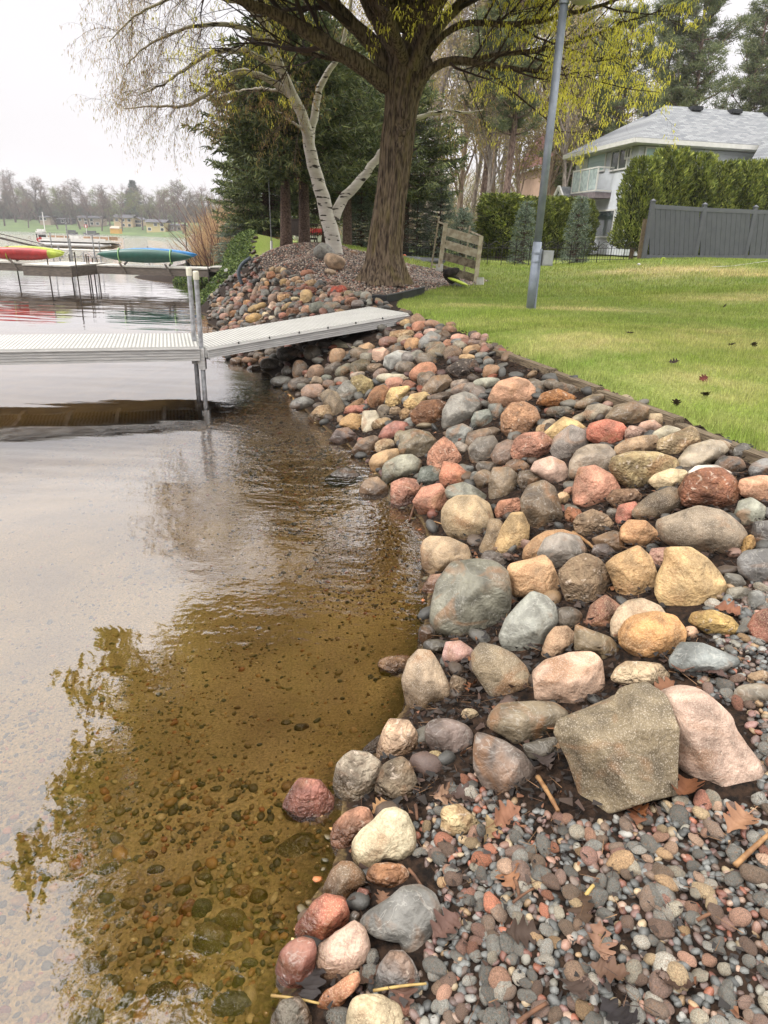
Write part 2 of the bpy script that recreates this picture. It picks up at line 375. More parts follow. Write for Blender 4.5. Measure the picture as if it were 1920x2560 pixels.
M_soil = M_bed.copy(); M_soil.name = 'wet_soil_and_sand'; t = M_soil.node_tree; b = t.nodes['Principled BSDF']; L_ = t.links.new; b.inputs['Specular IOR Level'].default_value = .15
src = b.inputs['Base Color'].links[0].from_socket; n3 = t.nodes.new('ShaderNodeTexNoise'); n3.inputs['Scale'].default_value = 38; n3.inputs['Detail'].default_value = 6
r3 = t.nodes.new('ShaderNodeValToRGB'); r3.color_ramp.elements[0].position = .38; r3.color_ramp.elements[1].position = .66; r3.color_ramp.elements[0].color = A((22, 17, 14)); r3.color_ramp.elements[1].color = A((58, 43, 33))
tcn = [q for q in t.nodes if q.type == 'TEX_COORD'][0]; L_(tcn.outputs['Object'], n3.inputs['Vector']); L_(n3.outputs['Fac'], r3.inputs[0])
gp = t.nodes.new('ShaderNodeNewGeometry'); sz3 = t.nodes.new('ShaderNodeSeparateXYZ'); L_(gp.outputs['Position'], sz3.inputs[0]); ma = t.nodes.new('ShaderNodeMath'); ma.operation = 'MULTIPLY_ADD'; ma.inputs[1].default_value = .05; L_(n3.outputs['Fac'], ma.inputs[0]); L_(sz3.outputs['Z'], ma.inputs[2])
m3r = t.nodes.new('ShaderNodeMapRange'); L_(ma.outputs[0], m3r.inputs[0]); m3r.inputs[1].default_value = -.015; m3r.inputs[2].default_value = .035
m3 = t.nodes.new('ShaderNodeMix'); m3.data_type = 'RGBA'; L_(m3r.outputs[0], m3.inputs[0]); L_(src, m3.inputs[6]); L_(r3.outputs[0], m3.inputs[7]); L_(m3.outputs[2], b.inputs['Base Color'])

for k, nm, mt in [(0, 'lake_bed', M_bed), (1, 'lawn', M_lawn), (2, 'mulch_bed_ground', M_gravelbase), (3, 'shore_ground', M_soil), (4, 'far_bank', M_far)]:
    q = Q[zone == k]; used = np.unique(q); re = np.full(len(VV), -1); re[used] = np.arange(len(used))
    v = VV[used]; col = grasscol(v[:, 0], v[:, 1]) if k == 1 else None
    tag(link(nm, mesh(nm, v, re[q], mt, smooth=True, colors=col)), kind='structure')

# ------------------------------------------------------------------ water
M_w = bpy.data.materials.new('lake_water'); M_w.use_nodes = True
t = M_w.node_tree; t.nodes.clear()
o = t.nodes.new('ShaderNodeOutputMaterial'); mx = t.nodes.new('ShaderNodeMixShader'); tr = t.nodes.new('ShaderNodeBsdfTransparent'); gl = t.nodes.new('ShaderNodeBsdfGlossy')
tr.inputs[0].default_value = (.95, .88, .75, 1); gl.inputs['Roughness'].default_value = .015; gl.inputs['Color'].default_value = (.97, .95, .94, 1)
fr = t.nodes.new('ShaderNodeFresnel'); fr.inputs['IOR'].default_value = 1.95
geo = t.nodes.new('ShaderNodeNewGeometry'); sp = t.nodes.new('ShaderNodeSeparateXYZ'); t.links.new(geo.outputs['Position'], sp.inputs[0])
def NZ(scale, stretch, detail=3):
    m = t.nodes.new('ShaderNodeMapping'); m.inputs['Scale'].default_value = stretch; m.inputs['Rotation'].default_value = (0, 0, R_(12)); t.links.new(geo.outputs['Position'], m.inputs[0])
    q = t.nodes.new('ShaderNodeTexNoise'); q.inputs['Scale'].default_value = scale; q.inputs['Detail'].default_value = detail; t.links.new(m.outputs[0], q.inputs[0]); return q.outputs['Fac']
def MA(op, a, b_, c=None):
    q = t.nodes.new('ShaderNodeMath'); q.operation = op
    for i, v in enumerate((a, b_, c)):
        if v is None: continue
        if isinstance(v, (int, float)): q.inputs[i].default_value = v
        else: t.links.new(v, q.inputs[i])
    return q.outputs[0]
def MR(v, a, b_, c, d):
    q = t.nodes.new('ShaderNodeMapRange'); q.clamp = True
    for i, x in enumerate((v, a, b_, c, d)):
        if isinstance(x, (int, float)): q.inputs[i].default_value = x
        else: t.links.new(x, q.inputs[i])
    return q.outputs[0]
fine = NZ(19, (1, 1, 1), 3); mid = NZ(5, (.6, 1.2, 1), 3); big = NZ(1.3, (.35, 1.4, 1), 2); patch = NZ(.55, (1, .8, 1), 2)
# the shore side is rippled, the open water off to the left is nearly flat, far water carries a light wind chop
side = MR(MA('ADD', sp.outputs['X'], MA('MULTIPLY', sp.outputs['Y'], .18)), -.75, .0, .04, 1.0)
nearw = MR(sp.outputs['Y'], 1.5, 9, .55, 1.0)
fary = MR(sp.outputs['Y'], 25, 45, 0, 1)
pt = MR(patch, .38, .62, .5, 1.5)
amp = MA('MULTIPLY', MA('MULTIPLY', side, pt), nearw)
hgt = MA('ADD', MA('MULTIPLY', MA('ADD', MA('MULTIPLY', fine, .005), MA('MULTIPLY', mid, .013)), amp), MA('MULTIPLY', big, MR(sp.outputs['Y'], 3, 30, .005, .022)))
hgt = MA('ADD', hgt, MA('MULTIPLY', MA('MULTIPLY', mid, .11), fary))
bp = t.nodes.new('ShaderNodeBump'); bp.inputs['Strength'].default_value = 1; bp.inputs['Distance'].default_value = 1.0
t.links.new(hgt, bp.inputs['Height']); t.links.new(bp.outputs[0], gl.inputs['Normal']); t.links.new(bp.outputs[0], fr.inputs['Normal'])
fac = MA('MINIMUM', MA('MULTIPLY', fr.outputs[0], MR(fr.outputs[0], .13, .42, 1.0, 1.55)), 1.0)
t.links.new(fac, mx.inputs[0]); t.links.new(tr.outputs[0], mx.inputs[1]); t.links.new(gl.outputs[0], mx.inputs[2]); t.links.new(mx.outputs[0], o.inputs[0])
wx = np.array([-900, -200, -40, -8, 0, 4, 30, 120]); wy = np.array([-60, -5, 0, 3, 8, 16, 40, 120, 420])
WX, WY = np.meshgrid(wx, wy); ii = np.arange(WX.size).reshape(WX.shape)
tag(link('lake_water', mesh('lake_water', np.stack([WX, WY, 0 * WX], -1).reshape(-1, 3), np.stack([ii[:-1, :-1], ii[:-1, 1:], ii[1:, 1:], ii[1:, :-1]], -1).reshape(-1, 4), M_w)), kind='structure')
# ------------------------------------------------------------------ stones
def stone_mat(name, kind):
    m = bpy.data.materials.new(name); m.use_nodes = True; t = m.node_tree; b = t.nodes['Principled BSDF']
    L = t.links.new; N = t.nodes.new
    tc = N('ShaderNodeTexCoord'); oi = N('ShaderNodeObjectInfo')
    add = N('ShaderNodeVectorMath'); add.operation = 'ADD'; L(tc.outputs['Object'], add.inputs[0])
    off = N('ShaderNodeVectorMath'); off.operation = 'SCALE'; off.inputs[0].default_value = (17, 31, 23); L(oi.outputs['Random'], off.inputs['Scale']); L(off.outputs[0], add.inputs[1])
    V = add.outputs[0]
    def noise(sc, det=5, vec=V, dist=0):
        q = N('ShaderNodeTexNoise'); q.inputs['Scale'].default_value = sc; q.inputs['Detail'].default_value = det; q.inputs['Distortion'].default_value = dist; L(vec, q.inputs['Vector']); return q.outputs['Fac']
    def mrange(v, a, b_, c, d):
        q = N('ShaderNodeMapRange'); L(v, q.inputs[0])
        for i, x in enumerate((a, b_, c, d)): q.inputs[i + 1].default_value = x
        return q.outputs[0]
    def mixc(f, a, b_, mode='MIX'):
        q = N('ShaderNodeMix'); q.data_type = 'RGBA'; q.blend_type = mode
        for sck, x in ((0, f), (6, a), (7, b_)):
            if isinstance(x, (int, float)): q.inputs[sck].default_value = x
            elif isinstance(x, tuple): q.inputs[sck].default_value = x
            else: L(x, q.inputs[sck])
        return q.outputs[2]
    col = oi.outputs['Color']
    big = noise(9, 4, dist=.6)
    col = mixc(mrange(big, .35, .68, 0, 1), mixc(1.0, col, (.50, .48, .46, 1), 'MULTIPLY'), mixc(1.0, col, (1.32, 1.3, 1.28, 1), 'MULTIPLY'))
    stain = noise(5, 5, dist=1.2)
    col = mixc(mrange(stain, .54, .68, 0, .55), col, A((150, 105, 66)))
    if kind == 'granite':
        s1 = noise(290, 3); col = mixc(mrange(s1, .52, .62, 0, .55), col, mixc(1.0, col, (.42, .40, .38, 1), 'MULTIPLY'))
        s2 = noise(240, 3, dist=.3); col = mixc(mrange(s2, .54, .66, 0, .36), col, A((228, 214, 196)))
    elif kind == 'slate':
        s1 = noise(70, 6); col = mixc(mrange(s1, .4, .62, 0, .35), col, mixc(1.0, col, (.7, .72, .75, 1), 'MULTIPLY'))
        v = noise(7, 3, dist=2.5); a = mrange(v, .485, .495, 0, 1); bb = mrange(v, .503, .515, 1, 0)
        q = N('ShaderNodeMath'); q.operation = 'MULTIPLY'; L(a, q.inputs[0]); L(bb, q.inputs[1]); q2 = N('ShaderNodeMath'); q2.operation = 'MULTIPLY'; L(q.outputs[0], q2.inputs[0]); q2.inputs[1].default_value = .22
        col = mixc(q2.outputs[0], col, A((210, 205, 195)))
    elif kind == 'sand':
        s1 = noise(120, 6); col = mixc(mrange(s1, .42, .6, 0, .5), col, mixc(1.0, col, (.62, .55, .5, 1), 'MULTIPLY'))
        s2 = noise(330, 2); col = mixc(mrange(s2, .55, .65, 0, .4), col, A((235, 215, 175)))
    else:
        s1 = noise(45, 7, dist=.8); col = mixc(mrange(s1, .42, .6, 0, .6), col, mixc(1.0, col, (.6, .52, .48, 1), 'MULTIPLY'))
        s2 = noise(30, 5, dist=1); col = mixc(mrange(s2, .6, .68, 0, .5), col, A((224, 205, 185)))
    # dark wet band just above the water line
    geo = N('ShaderNodeNewGeometry'); sx = N('ShaderNodeSeparateXYZ'); L(geo.outputs['Position'], sx.inputs[0])
    zz = N('ShaderNodeMath'); zz.operation = 'ADD'; L(sx.outputs['Z'], zz.inputs[0]); q = N('ShaderNodeMath'); q.operation = 'MULTIPLY'; L(big, q.inputs[0]); q.inputs[1].default_value = .05; L(q.outputs[0], zz.inputs[1])
    wet = mrange(zz.outputs[0], .078, .125, 1, 0)
    wc = mixc(1.0, col, (.45, .41, .37, 1), 'MULTIPLY'); wcol = wc.node; col = mixc(wet, col, wc); wmix = col.node
    L(col, b.inputs['Base Color'])
    uw = mrange(sx.outputs['Z'], -.03, -.005, .15, 1); qm = N('ShaderNodeMath'); qm.operation = 'MULTIPLY'; L(wet, qm.inputs[0]); L(uw, qm.inputs[1]); wcol.inputs[0].default_value = 1; L(qm.outputs[0], wmix.inputs[0])
    L(mrange(wet, 0, 1, .72 if kind != 'slate' else .55, .18), b.inputs['Roughness'])
    b.inputs['Specular IOR Level'].default_value = .45
    hb = N('ShaderNodeMath'); hb.operation = 'ADD'; L(noise(60, 7, dist=.3), hb.inputs[0]); g = N('ShaderNodeMath'); g.operation = 'MULTIPLY'; g.inputs[1].default_value = 2.2; L(noise(16, 4, dist=.8), g.inputs[0]); L(g.outputs[0], hb.inputs[1])
    bp = N('ShaderNodeBump'); bp.inputs['Strength'].default_value = {'slate': .55, 'granite': .6, 'sand': .8, 'mixed': 1.0}[kind]; bp.inputs['Distance'].default_value = {'slate': .012, 'granite': .010, 'sand': .012, 'mixed': .022}[kind]; L(hb.outputs[0], bp.inputs['Height']); L(bp.outputs[0], b.inputs['Normal'])
    return m
SM = {k: stone_mat('stone_' + k, k) for k in ('granite', 'slate', 'sand', 'mixed')}

_ico = {}
def ico(l):
    if l not in _ico:
        bm = bmesh.new(); bmesh.ops.create_icosphere(bm, subdivisions=l, radius=1)
        V = np.array([v.co[:] for v in bm.verts]); F = np.array([[v.index for v in f.verts] for f in bm.faces]); bm.free(); _ico[l] = (V, F)
    return _ico[l]
def lump(p, r, amps):
    out = np.zeros(len(p))
    for f, a, k in amps:
        for _ in range(k):
            d = r.normal(size=3); d /= np.linalg.norm(d); e = r.normal(size=3)
            out += a * np.sin(f * (p @ d) + r.uniform(0, 6.28) + .9 * np.sin(f * .7 * (p @ e) / (np.linalg.norm(e))))
    return out
def unit_stone(r, lvl, ang, planes=None):
    """unit rock: facets cut off a sphere (ang 0 round .. 1 angular) + lumps"""
    V, F = ico(lvl); p = V.copy()
    if planes is None and ang > .5:        # blocky stones: three big flat faces first
        a0 = r.uniform(-.5, .5); planes = [(math.sin(a0 + q_) * .85, math.cos(a0 + q_) * .85, r.uniform(.55, .9), r.uniform(.64, .76)) for q_ in (0, 2.1, 4.2)]
    for q_ in planes or []:
        n = np.array(q_[:3], float); n /= np.linalg.norm(n); d = p @ n - q_[3]; m = d > 0; p[m] -= np.outer(d[m] * .97, n)
    ncut = int(5 + ang * 12)
    for k in range(ncut):
        n = r.normal(size=3); n[2] = abs(n[2]) * (1 if r.rand() < .75 else -1); n[2] += .35 * np.sign(n[2]); n /= np.linalg.norm(n)
        d0 = r.uniform(.78, .93) - .18 * ang * (abs(n[2]) > .4)
        d = p @ n - d0; m = d > 0; p[m] -= np.outer(d[m] * (.86 + .12 * ang), n)
    rad = 1 + lump(V, r, [(2.1, .022, 3), (5, .010, 3), (11, .004 + .003 * ang, 3)])
    return p * rad[:, None], F
BASIS = np.array([rt, up, -fw])     # rows: image right, image up, toward the viewer
STONES = []                         # (px, py, w, h, obj) registry
def radial(poly):
    p = np.array(poly, float); c = p.mean(0)
    # area centroid
    x, y = p[:, 0], p[:, 1]; x2, y2 = np.roll(x, -1), np.roll(y, -1); cr = x * y2 - x2 * y; Aa = cr.sum() / 2
    if abs(Aa) > 1: c = np.array([((x + x2) * cr).sum(), ((y + y2) * cr).sum()]) / (6 * Aa)
    ph = np.linspace(-math.pi, math.pi, 145)[:-1]; R = np.zeros(len(ph))
    q = p - c
    for i, a in enumerate(ph):
        d = np.array([math.cos(a), -math.sin(a)])
        for k in range(len(q)):
            a1, b1 = q[k], q[(k + 1) % len(q)]; e = b1 - a1; den = d[0] * e[1] - d[1] * e[0]
            if abs(den) < 1e-9: continue
            tt = (a1[0] * e[1] - a1[1] * e[0]) / den; ss = (a1[0] * d[1] - a1[1] * d[0]) / den
            if tt > 0 and -1e-6 <= ss <= 1 + 1e-6: R[i] = max(R[i], tt)
    Rs = R.copy()
    Rs = (np.roll(Rs, 1) + Rs * 2 + np.roll(Rs, -1)) / 4
    return c, ph, Rs + 3.0
def add_stone(shape, rgb, kind='mixed', ang=.4, label=None, lvl=None, lift=.45, depth=.8, seed=None, planes=None, name='boulder', group='stones of the shoreline riprap', base=None):
    """shape: list of photo outline points, or (cx,cy,w,h,angle)"""
    seed = seed if seed is not None else len(STONES) * 7 + 5; r = np.random.RandomState(seed)
    if isinstance(shape, tuple) and not hasattr(shape[0], '__len__'):
        cx, cy, w_, h_, a_ = shape; a_ = R_(a_)
        ph = np.linspace(-math.pi, math.pi, 145)[:-1]; k1, k2 = r.uniform(-.05, .05, 2); e1, e2 = r.uniform(0, 6.28, 2)
        ca = np.cos(ph + a_); sa = np.sin(ph + a_); pw = r.uniform(2.0, 2.9)
        Rr = (np.abs(ca / (w_ / 2)) ** pw + np.abs(sa / (h_ / 2)) ** pw) ** (-1 / pw) * (1 + k1 * np.cos(2 * ph + e1) + k2 * np.cos(3 * ph + e2) + .02 * np.cos(5 * ph + e2 * 2))
        c = np.array([cx, cy]); bw, bh = w_, h_
    else:
        c, ph, Rr = radial(shape); pa = np.array(shape); bw, bh = np.ptp(pa[:, 0]), np.ptp(pa[:, 1])
    Rr = Rr * (1.05 if isinstance(shape, tuple) else 1.0); size = float(np.mean(Rr))
    if base is None:
        lf = .05
        for _ in range(3):
            q = Gf(c[0], c[1], lf); dep = (q - CAM) @ fw; lf = lift * size * dep / FPX
    else:
        q = np.array(base); dep = (q - CAM) @ fw
    if lvl is None: lvl = 4 if size > 26 else 3
    U, F = unit_stone(r, lvl, min(1, ang + .15), planes)
    V0 = ico(lvl)[0]; rho0 = np.hypot(V0[:, 0], V0[:, 1]); rho = np.hypot(U[:, 0], U[:, 1]); wgt = rho0 ** 5; rho = rho * (1 - wgt) + rho0 * wgt * (1 + .012 * np.sin(V0[:, 2] * 9 + seed)); a = np.arctan2(U[:, 1], U[:, 0])
    Ri = np.interp(a, np.append(ph, math.pi), np.append(Rr, Rr[0]))
    rr = np.sign(rho) * np.clip(rho, 0, 1.2) ** .9 * Ri
    s = dep / FPX
    loc = np.stack([rr * np.cos(a) * s, rr * np.sin(a) * s, U[:, 2] * size * depth * s], 1)
    me = mesh(name, loc @ BASIS, F, SM[kind], smooth=True)
    o = link(name, me, loc=tuple(q)); gm = sum(rgb) / 3; o.color = A([gm + (q_ - gm) * (.76 if q_ != rgb[2] or rgb[2] < gm else .6) + e_ for q_, e_ in zip(rgb, (6, 1, -7))], .69)
    tag(o, label, 'boulder' if name == 'boulder' else 'stone', group)
    STONES.append(dict(o=o, px=c[0], py=c[1], w=bw, h=bh, rgb=rgb, hero=label, ang=ang, q=q, s=size * s))
    return o

def crop(ox, oy, s): return lambda pts: [(ox + x * s, oy + y * s) for x, y in pts] if isinstance(pts, list) else (ox + pts[0] * s, oy + pts[1] * s, pts[2] * s, pts[3] * s, pts[4] if len(pts) > 4 else 0)
C1 = crop(500, 740, .434); C2 = crop(1000, 860, .5546); C3 = crop(960, 1260, .5787); C4 = crop(600, 1700, .4219); F1 = crop(500, 600, .2773); C6 = crop(0, 1600, .5425)
g, s_, d_, m_ = 'granite', 'slate', 'sand', 'mixed'
DATA = [
# --- foreground (crop C4)
(C4, (1232,338,278,200,15), (122,108,108), s_, .1, 'smooth mauve oval boulder on dark wet leaves'),
(C4, [(885,238),(1000,240),(1045,310),(1060,420),(1000,470),(950,450),(870,505),(810,480),(815,400),(850,300)], (212,180,152), m_, .6, 'pink and white crystalline chunk behind the beige block'),
(C4, [(665,422),(760,435),(835,490),(830,590),(775,700),(650,775),(575,720),(555,610),(575,500),(620,450)], (178,168,152), m_, .6, 'beige grey block with flat top at the water edge'),
(C4, [(960,460),(1010,500),(1045,600),(1035,700),(990,790),(900,740),(800,665),(815,600),(850,510),(900,480)], (128,115,98), m_, .6, 'grey brown pointed stone right of the beige block'),
(C4, [(350,590),(470,600),(520,660),(555,700),(540,800),(480,850),(360,880),(290,850),(250,760),(275,700),(310,640)], (205,130,120), m_, .5, 'pink six sided stone standing in shallow water'),
(C4, [(700,758),(760,765),(790,830),(720,930),(660,1020),(600,1060),(545,1000),(540,920),(560,860),(620,800)], (205,145,118), m_, .3, 'pink orange stone with pale top touching the kidney shaped one'),
(C4, [(920,765),(990,800),(1035,900),(1042,1000),(1020,1080),(960,1090),(900,1065),(845,1040),(810,1060),(790,1110),(745,1132),(690,1100),(665,1040),(670,960),(720,900),(780,860),(850,780)], (198,190,162), d_, .15, 'cream kidney shaped boulder with a notch at the shore'),
(C4, [(600,1085),(660,1090),(730,1150),(750,1190),(690,1240),(660,1300),(560,1295),(495,1290),(500,1220),(540,1140)], (108,95,82), g, .2, 'dark brown round stone half in water below the kidney shaped boulder'),
(C4, [(800,1100),(960,1095),(1000,1140),(990,1200),(900,1240),(820,1210),(750,1180),(760,1130)], (172,118,82), m_, .7, 'flat rust orange stone below the kidney shaped boulder'),
(C4, [(710,1240),(760,1250),(775,1310),(740,1350),(690,1340),(670,1300)], (182,118,108), m_, .5, None),
(C4, [(960,1245),(1080,1235),(1160,1280),(1195,1370),(1180,1430),(1120,1520),(1070,1620),(1030,1680),(980,1640),(950,1560),(940,1510),(800,1500),(700,1440),(760,1380),(870,1310)], (122,126,130), s_, .3, 'large flat grey slate slab with a pointed tail'),
(C4, [(500,1280),(620,1310),(645,1380),(635,1440),(560,1520),(470,1570),(400,1550),(330,1520),(330,1460),(380,1400),(430,1330)], (212,118,98), d_, .45, 'bright salmon red stone at the water edge'),
(C4, [(680,1440),(740,1480),(765,1560),(770,1640),(680,1710),(590,1760),(510,1770),(440,1730),(430,1650),(470,1580),(580,1510)], (200,168,156), d_, .3, 'dusty pink oblong stone below the salmon red one'),
(C4, [(360,1540),(440,1560),(450,1610),(440,1700),(460,1760),(400,1850),(340,1890),(240,1840),(215,1720),(240,1620),(290,1570)], (165,105,98), s_, .5, 'flat wine red slab just under the water'),
(C4, [(700,1735),(710,1800),(640,1860),(590,1960),(520,1980),(455,1930),(500,1860),(590,1800)], (212,140,105), d_, .7, 'orange pink wedge at the bottom shore'),
(C4, [(890,1620),(970,1620),(1020,1680),(1070,1780),(1080,1830),(1040,1860),(940,1820),(860,1810),(805,1780),(830,1700)], (135,138,146), m_, .7, 'angular blue grey stone below the slate slab'),
(C4, [(700,1900),(860,1900),(940,1940),(975,2010),(960,2100),(620,2100),(640,1980),(660,1920)], (200,184,152), d_, .2, 'cream boulder cut by the bottom edge'),
(C4, [(240,1920),(350,1900),(400,1960),(425,2030),(420,2110),(180,2110),(190,2000)], (138,138,132), m_, .3, 'grey stone in the water at the bottom edge'),
(C4, [(1210,755),(1300,748),(1370,800),(1430,850),(1410,920),(1300,940),(1240,920),(1190,880),(1200,830),(1190,790)], (228,208,158), m_, .6, 'pale yellow flat limestone on the leaf litter'),
(C4, [(1130,430),(1170,425),(1225,460),(1215,510),(1140,520),(1080,570),(1065,520),(1090,470)], (200,178,128), m_, .8, 'small yellow jagged stone on wet leaves'),
(C4, [(720,420),(830,325),(850,430),(800,450)], (105,92,80), m_, .4, None),
(C4, (675,1410,62,80,30), (132,136,140), s_, .1, None),
# --- centre right (crop C3)
(C3, [(150,632),(205,640),(240,700),(305,840),(285,860),(240,885),(175,955),(125,930),(95,850),(80,760),(105,680)], (178,156,132), g, .5, 'tall speckled beige stone with an ochre face at the shore'),
(C3, [(400,990),(440,1000),(520,1030),(600,1080),(655,1150),(640,1210),(580,1260),(480,1272),(430,1220),(390,1140),(390,1060)], (130,117,114), s_, .4, 'mauve grey pear shaped boulder in the leaf litter'),
(C3, [(500,870),(640,857),(740,862),(795,900),(780,950),(700,990),(560,1030),(520,1000),(445,960),(460,910)], (128,117,100), s_, .3, 'long brown grey oval boulder left of the big pointed block'),
(C3, [(900,872),(985,850),(1040,885),(1120,905),(1205,905),(1230,960),(1255,1060),(1240,1230),(1180,1270),(1060,1290),(980,1330),(920,1370),(860,1340),(830,1250),(790,1120),(740,990),(752,940),(820,905)], (130,118,96), g, 1.0, 'biggest boulder, brown grey block with a raised peak'),
(C3, [(1200,820),(1290,790),(1370,800),(1440,860),(1480,900),(1500,960),(1560,1040),(1640,1130),(1650,1190),(1600,1230),(1500,1265),(1400,1235),(1320,1190),(1260,1110),(1240,1000),(1200,900)], (208,176,162), g, .3, 'large pale pink boulder right of the biggest boulder'),
(C3, [(420,600),(500,620),(560,650),(610,700),(640,760),(650,830),(560,860),(480,865),(440,800),(385,720),(378,650)], (140,126,104), g, .4, 'olive brown boulder with pale top edge'),
(C3, [(700,680),(800,645),(900,640),(935,670),(950,790),(890,850),(810,890),(730,860),(655,850),(645,730)], (216,178,156), g, .4, 'pink speckled granite block'),
(C3, [(290,255),(400,240),(480,250),(530,290),(545,370),(535,500),(480,580),(390,605),(270,585),(220,560),(200,500),(210,420),(230,340)], (122,125,116), s_, .3, 'huge dark grey green boulder with white scuffs beside the water'),
(C3, [(640,380),(700,400),(740,440),(750,510),(710,570),(690,660),(640,698),(580,670),(510,610),(500,570),(530,500),(580,440)], (148,155,152), s_, .6, 'pale blue grey angular boulder'),
(C3, [(740,535),(790,530),(830,570),(830,620),(770,645),(690,675),(683,640),(710,570)], (178,142,114), d_, .2, None),
(C3, [(830,520),(900,550),(980,580),(1025,630),(1000,680),(950,750),(935,660),(880,640),(830,640),(828,580)], (120,106,84), s_, .5, None),
(C3, [(1090,485),(1180,468),(1260,485),(1300,540),(1290,600),(1230,650),(1150,675),(1080,660),(1025,610),(1020,560),(1050,510)], (208,150,90), d_, .15, 'orange round boulder with grainy skin'),
(C3, [(1060,420),(1120,410),(1190,440),(1215,475),(1200,540),(1040,600),(1015,590),(985,570),(985,510),(1020,450)], (188,166,142), d_, .2, None),
(C3, [(1050,680),(1190,690),(1235,740),(1210,790),(1130,790),(1060,790),(980,760),(1010,710)], (205,184,152), m_, .6, 'pale lumpy rock tucked behind the biggest boulder'),
(C3, [(1290,600),(1380,605),(1540,670),(1530,700),(1450,730),(1350,755),(1240,710),(1235,670)], (128,140,148), s_, .7, 'flat blue grey slate block strewn with brown leaves'),
(C3, [(1000,225),(1100,180),(1150,230),(1170,300),(1185,390),(1120,420),(1030,430),(1000,350),(960,260)], (202,160,108), d_, .7, 'squarish golden tan boulder'),
(C3, [(1220,190),(1330,190),(1400,240),(1440,290),(1475,360),(1440,450),(1330,485),(1210,450),(1178,390),(1190,310),(1220,250)], (218,182,125), d_, .7, 'large golden sandstone boulder'),
(C3, [(870,215),(930,240),(975,300),(975,350),(920,420),(860,480),(800,440),(760,330),(760,290),(810,240)], (142,120,96), m_, .6, 'brown and grey angular boulder left of the golden tan one'),
(C3, [(690,222),(720,250),(760,350),(770,430),(730,460),(690,440),(640,400),(560,400),(535,280),(550,260),(640,240)], (202,156,114), d_, .5, 'tan sandstone wedge beside the golden tan boulder'),
(C3, [(700,120),(770,112),(840,135),(800,250),(665,250),(600,240),(610,190),(650,150)], (188,142,100), d_, .2, None),
(C3, [(760,125),(840,140),(875,200),(860,250),(800,290),(740,285),(700,260),(665,215),(700,150)], (142,136,132), s_, .1, 'grey boulder with a pink curved band'),
(C3, [(1240,50),(1360,8),(1450,25),(1530,90),(1558,130),(1540,200),(1480,240),(1380,225),(1270,195),(1210,160),(1180,90),(1190,65)], (146,132,116), g, .1, 'giant smooth brown oval boulder'),
(C3, [(1060,70),(1130,75),(1180,120),(1195,170),(1160,200),(1110,180),(1060,175),(1020,150),(1030,100)], (208,152,104), d_, .6, None),
(C3, [(1160,195),(1230,190),(1225,240),(1200,290),(1170,270),(1150,220)], (185,135,125), d_, .2, None),
(C3, [(840,50),(900,25),(960,50),(1000,100),(960,120),(890,150),(830,120),(820,80)], (160,134,108), m_, .6, None),
(C3, [(900,150),(990,118),(1030,130),(1050,200),(1000,220),(930,190)], (122,96,74), s_, .5, None),
(C3, [(910,180),(960,175),(1000,210),(970,250),(900,210)], (98,86,86), s_, .4, None),
(C3, [(1600,80),(1670,75),(1690,190),(1610,190),(1595,130)], (84,84,90), s_, .2, None),
(C3, [(1560,205),(1659,195),(1720,240),(1720,360),(1600,350),(1540,300),(1530,240)], (105,108,116), s_, .4, 'dark blue grey boulder at the right edge'),
(C3, [(1560,150),(1590,130),(1605,180),(1560,230),(1510,245),(1500,225),(1550,200)], (200,156,88), m_, .5, None),
(C3, [(1640,460),(1720,450),(1730,610),(1600,600),(1580,530),(1600,480)], (150,88,78), d_, .2, 'brick red stone at the right edge'),
(C3, [(1340,470),(1420,460),(1500,490),(1560,560),(1480,580),(1400,560),(1320,510)], (200,166,96), m_, .7, 'yellow green layered stone among brown leaves'),
(C3, [(1480,300),(1540,310),(1565,350),(1500,370),(1465,340)], (118,118,116), s_, .4, None),
(C3, (1530,387,95,58,0), (122,120,112), s_, .3, None),
(C3, (1608,420,66,92,0), (124,130,134), s_, .2, None),
(C3, [(270,600),(330,595),(380,630),(375,680),(330,710),(270,710),(255,660)], (198,152,150), g, .4, 'small pink stone left of the olive brown boulder'),
(C3, (480,240,115,66,15), (98,88,84), s_, .3, None),
(C3, (800,495,112,92,10), (105,98,92), s_, .3, None),
(C3, [(900,440),(960,395),(1030,450),(1000,500),(960,550),(870,520)], (142,90,74), d_, .5, None),
(C3, [(170,160),(200,140),(280,145),(360,180),(380,240),(370,260),(310,270),(270,300),(200,315),(165,270),(160,200)], (184,158,126), g, .5, 'beige block with an orange face standing in the water'),
(C3, [(200,310),(270,300),(235,360),(200,420),(165,370)], (185,132,110), d_, .3, None),
(C3, (190,565,84,88,0), (82,76,70), s_, .2, None),
(C3, (235,620,125,66,10), (88,86,82), s_, .4, None),
(C3, [(300,740),(350,760),(360,810),(320,820),(280,790)], (128,110,92), m_, .2, None),
(C3, (370,910,72,52,0), (212,194,158), m_, .6, None),
(C3, (48,700,140,86,-8), (190,146,105), m_, .2, 'orange rounded stone just under the water surface'),
(C3, [(600,1040),(740,1010),(760,1060),(700,1110),(620,1090)], (95,92,88), s_, .3, None),
(C3, (1600,822,165,84,-6), (132,126,116), s_, .1, None),
(C3, (1620,752,95,56,-15), (162,136,108), m_, .4, None),
(C3, (1325,560,64,62,0), (208,162,132), g, .3, None),
(C3, (1600,760,10,10,0), (150,95,80), g, .3, None),
# --- upper right slope (crop C2)
(C2, [(260,685),(340,685),(400,720),(420,790),(400,850),(350,890),(300,905),(220,870),(190,810),(190,750),(215,710)], (178,154,118), g, .35, 'round speckled tan boulder with many small facets'),
(C2, [(500,765),(550,760),(580,820),(575,880),(530,950),(480,968),(425,950),(430,900),(460,830)], (196,162,110), d_, .05, 'golden egg shaped boulder'),
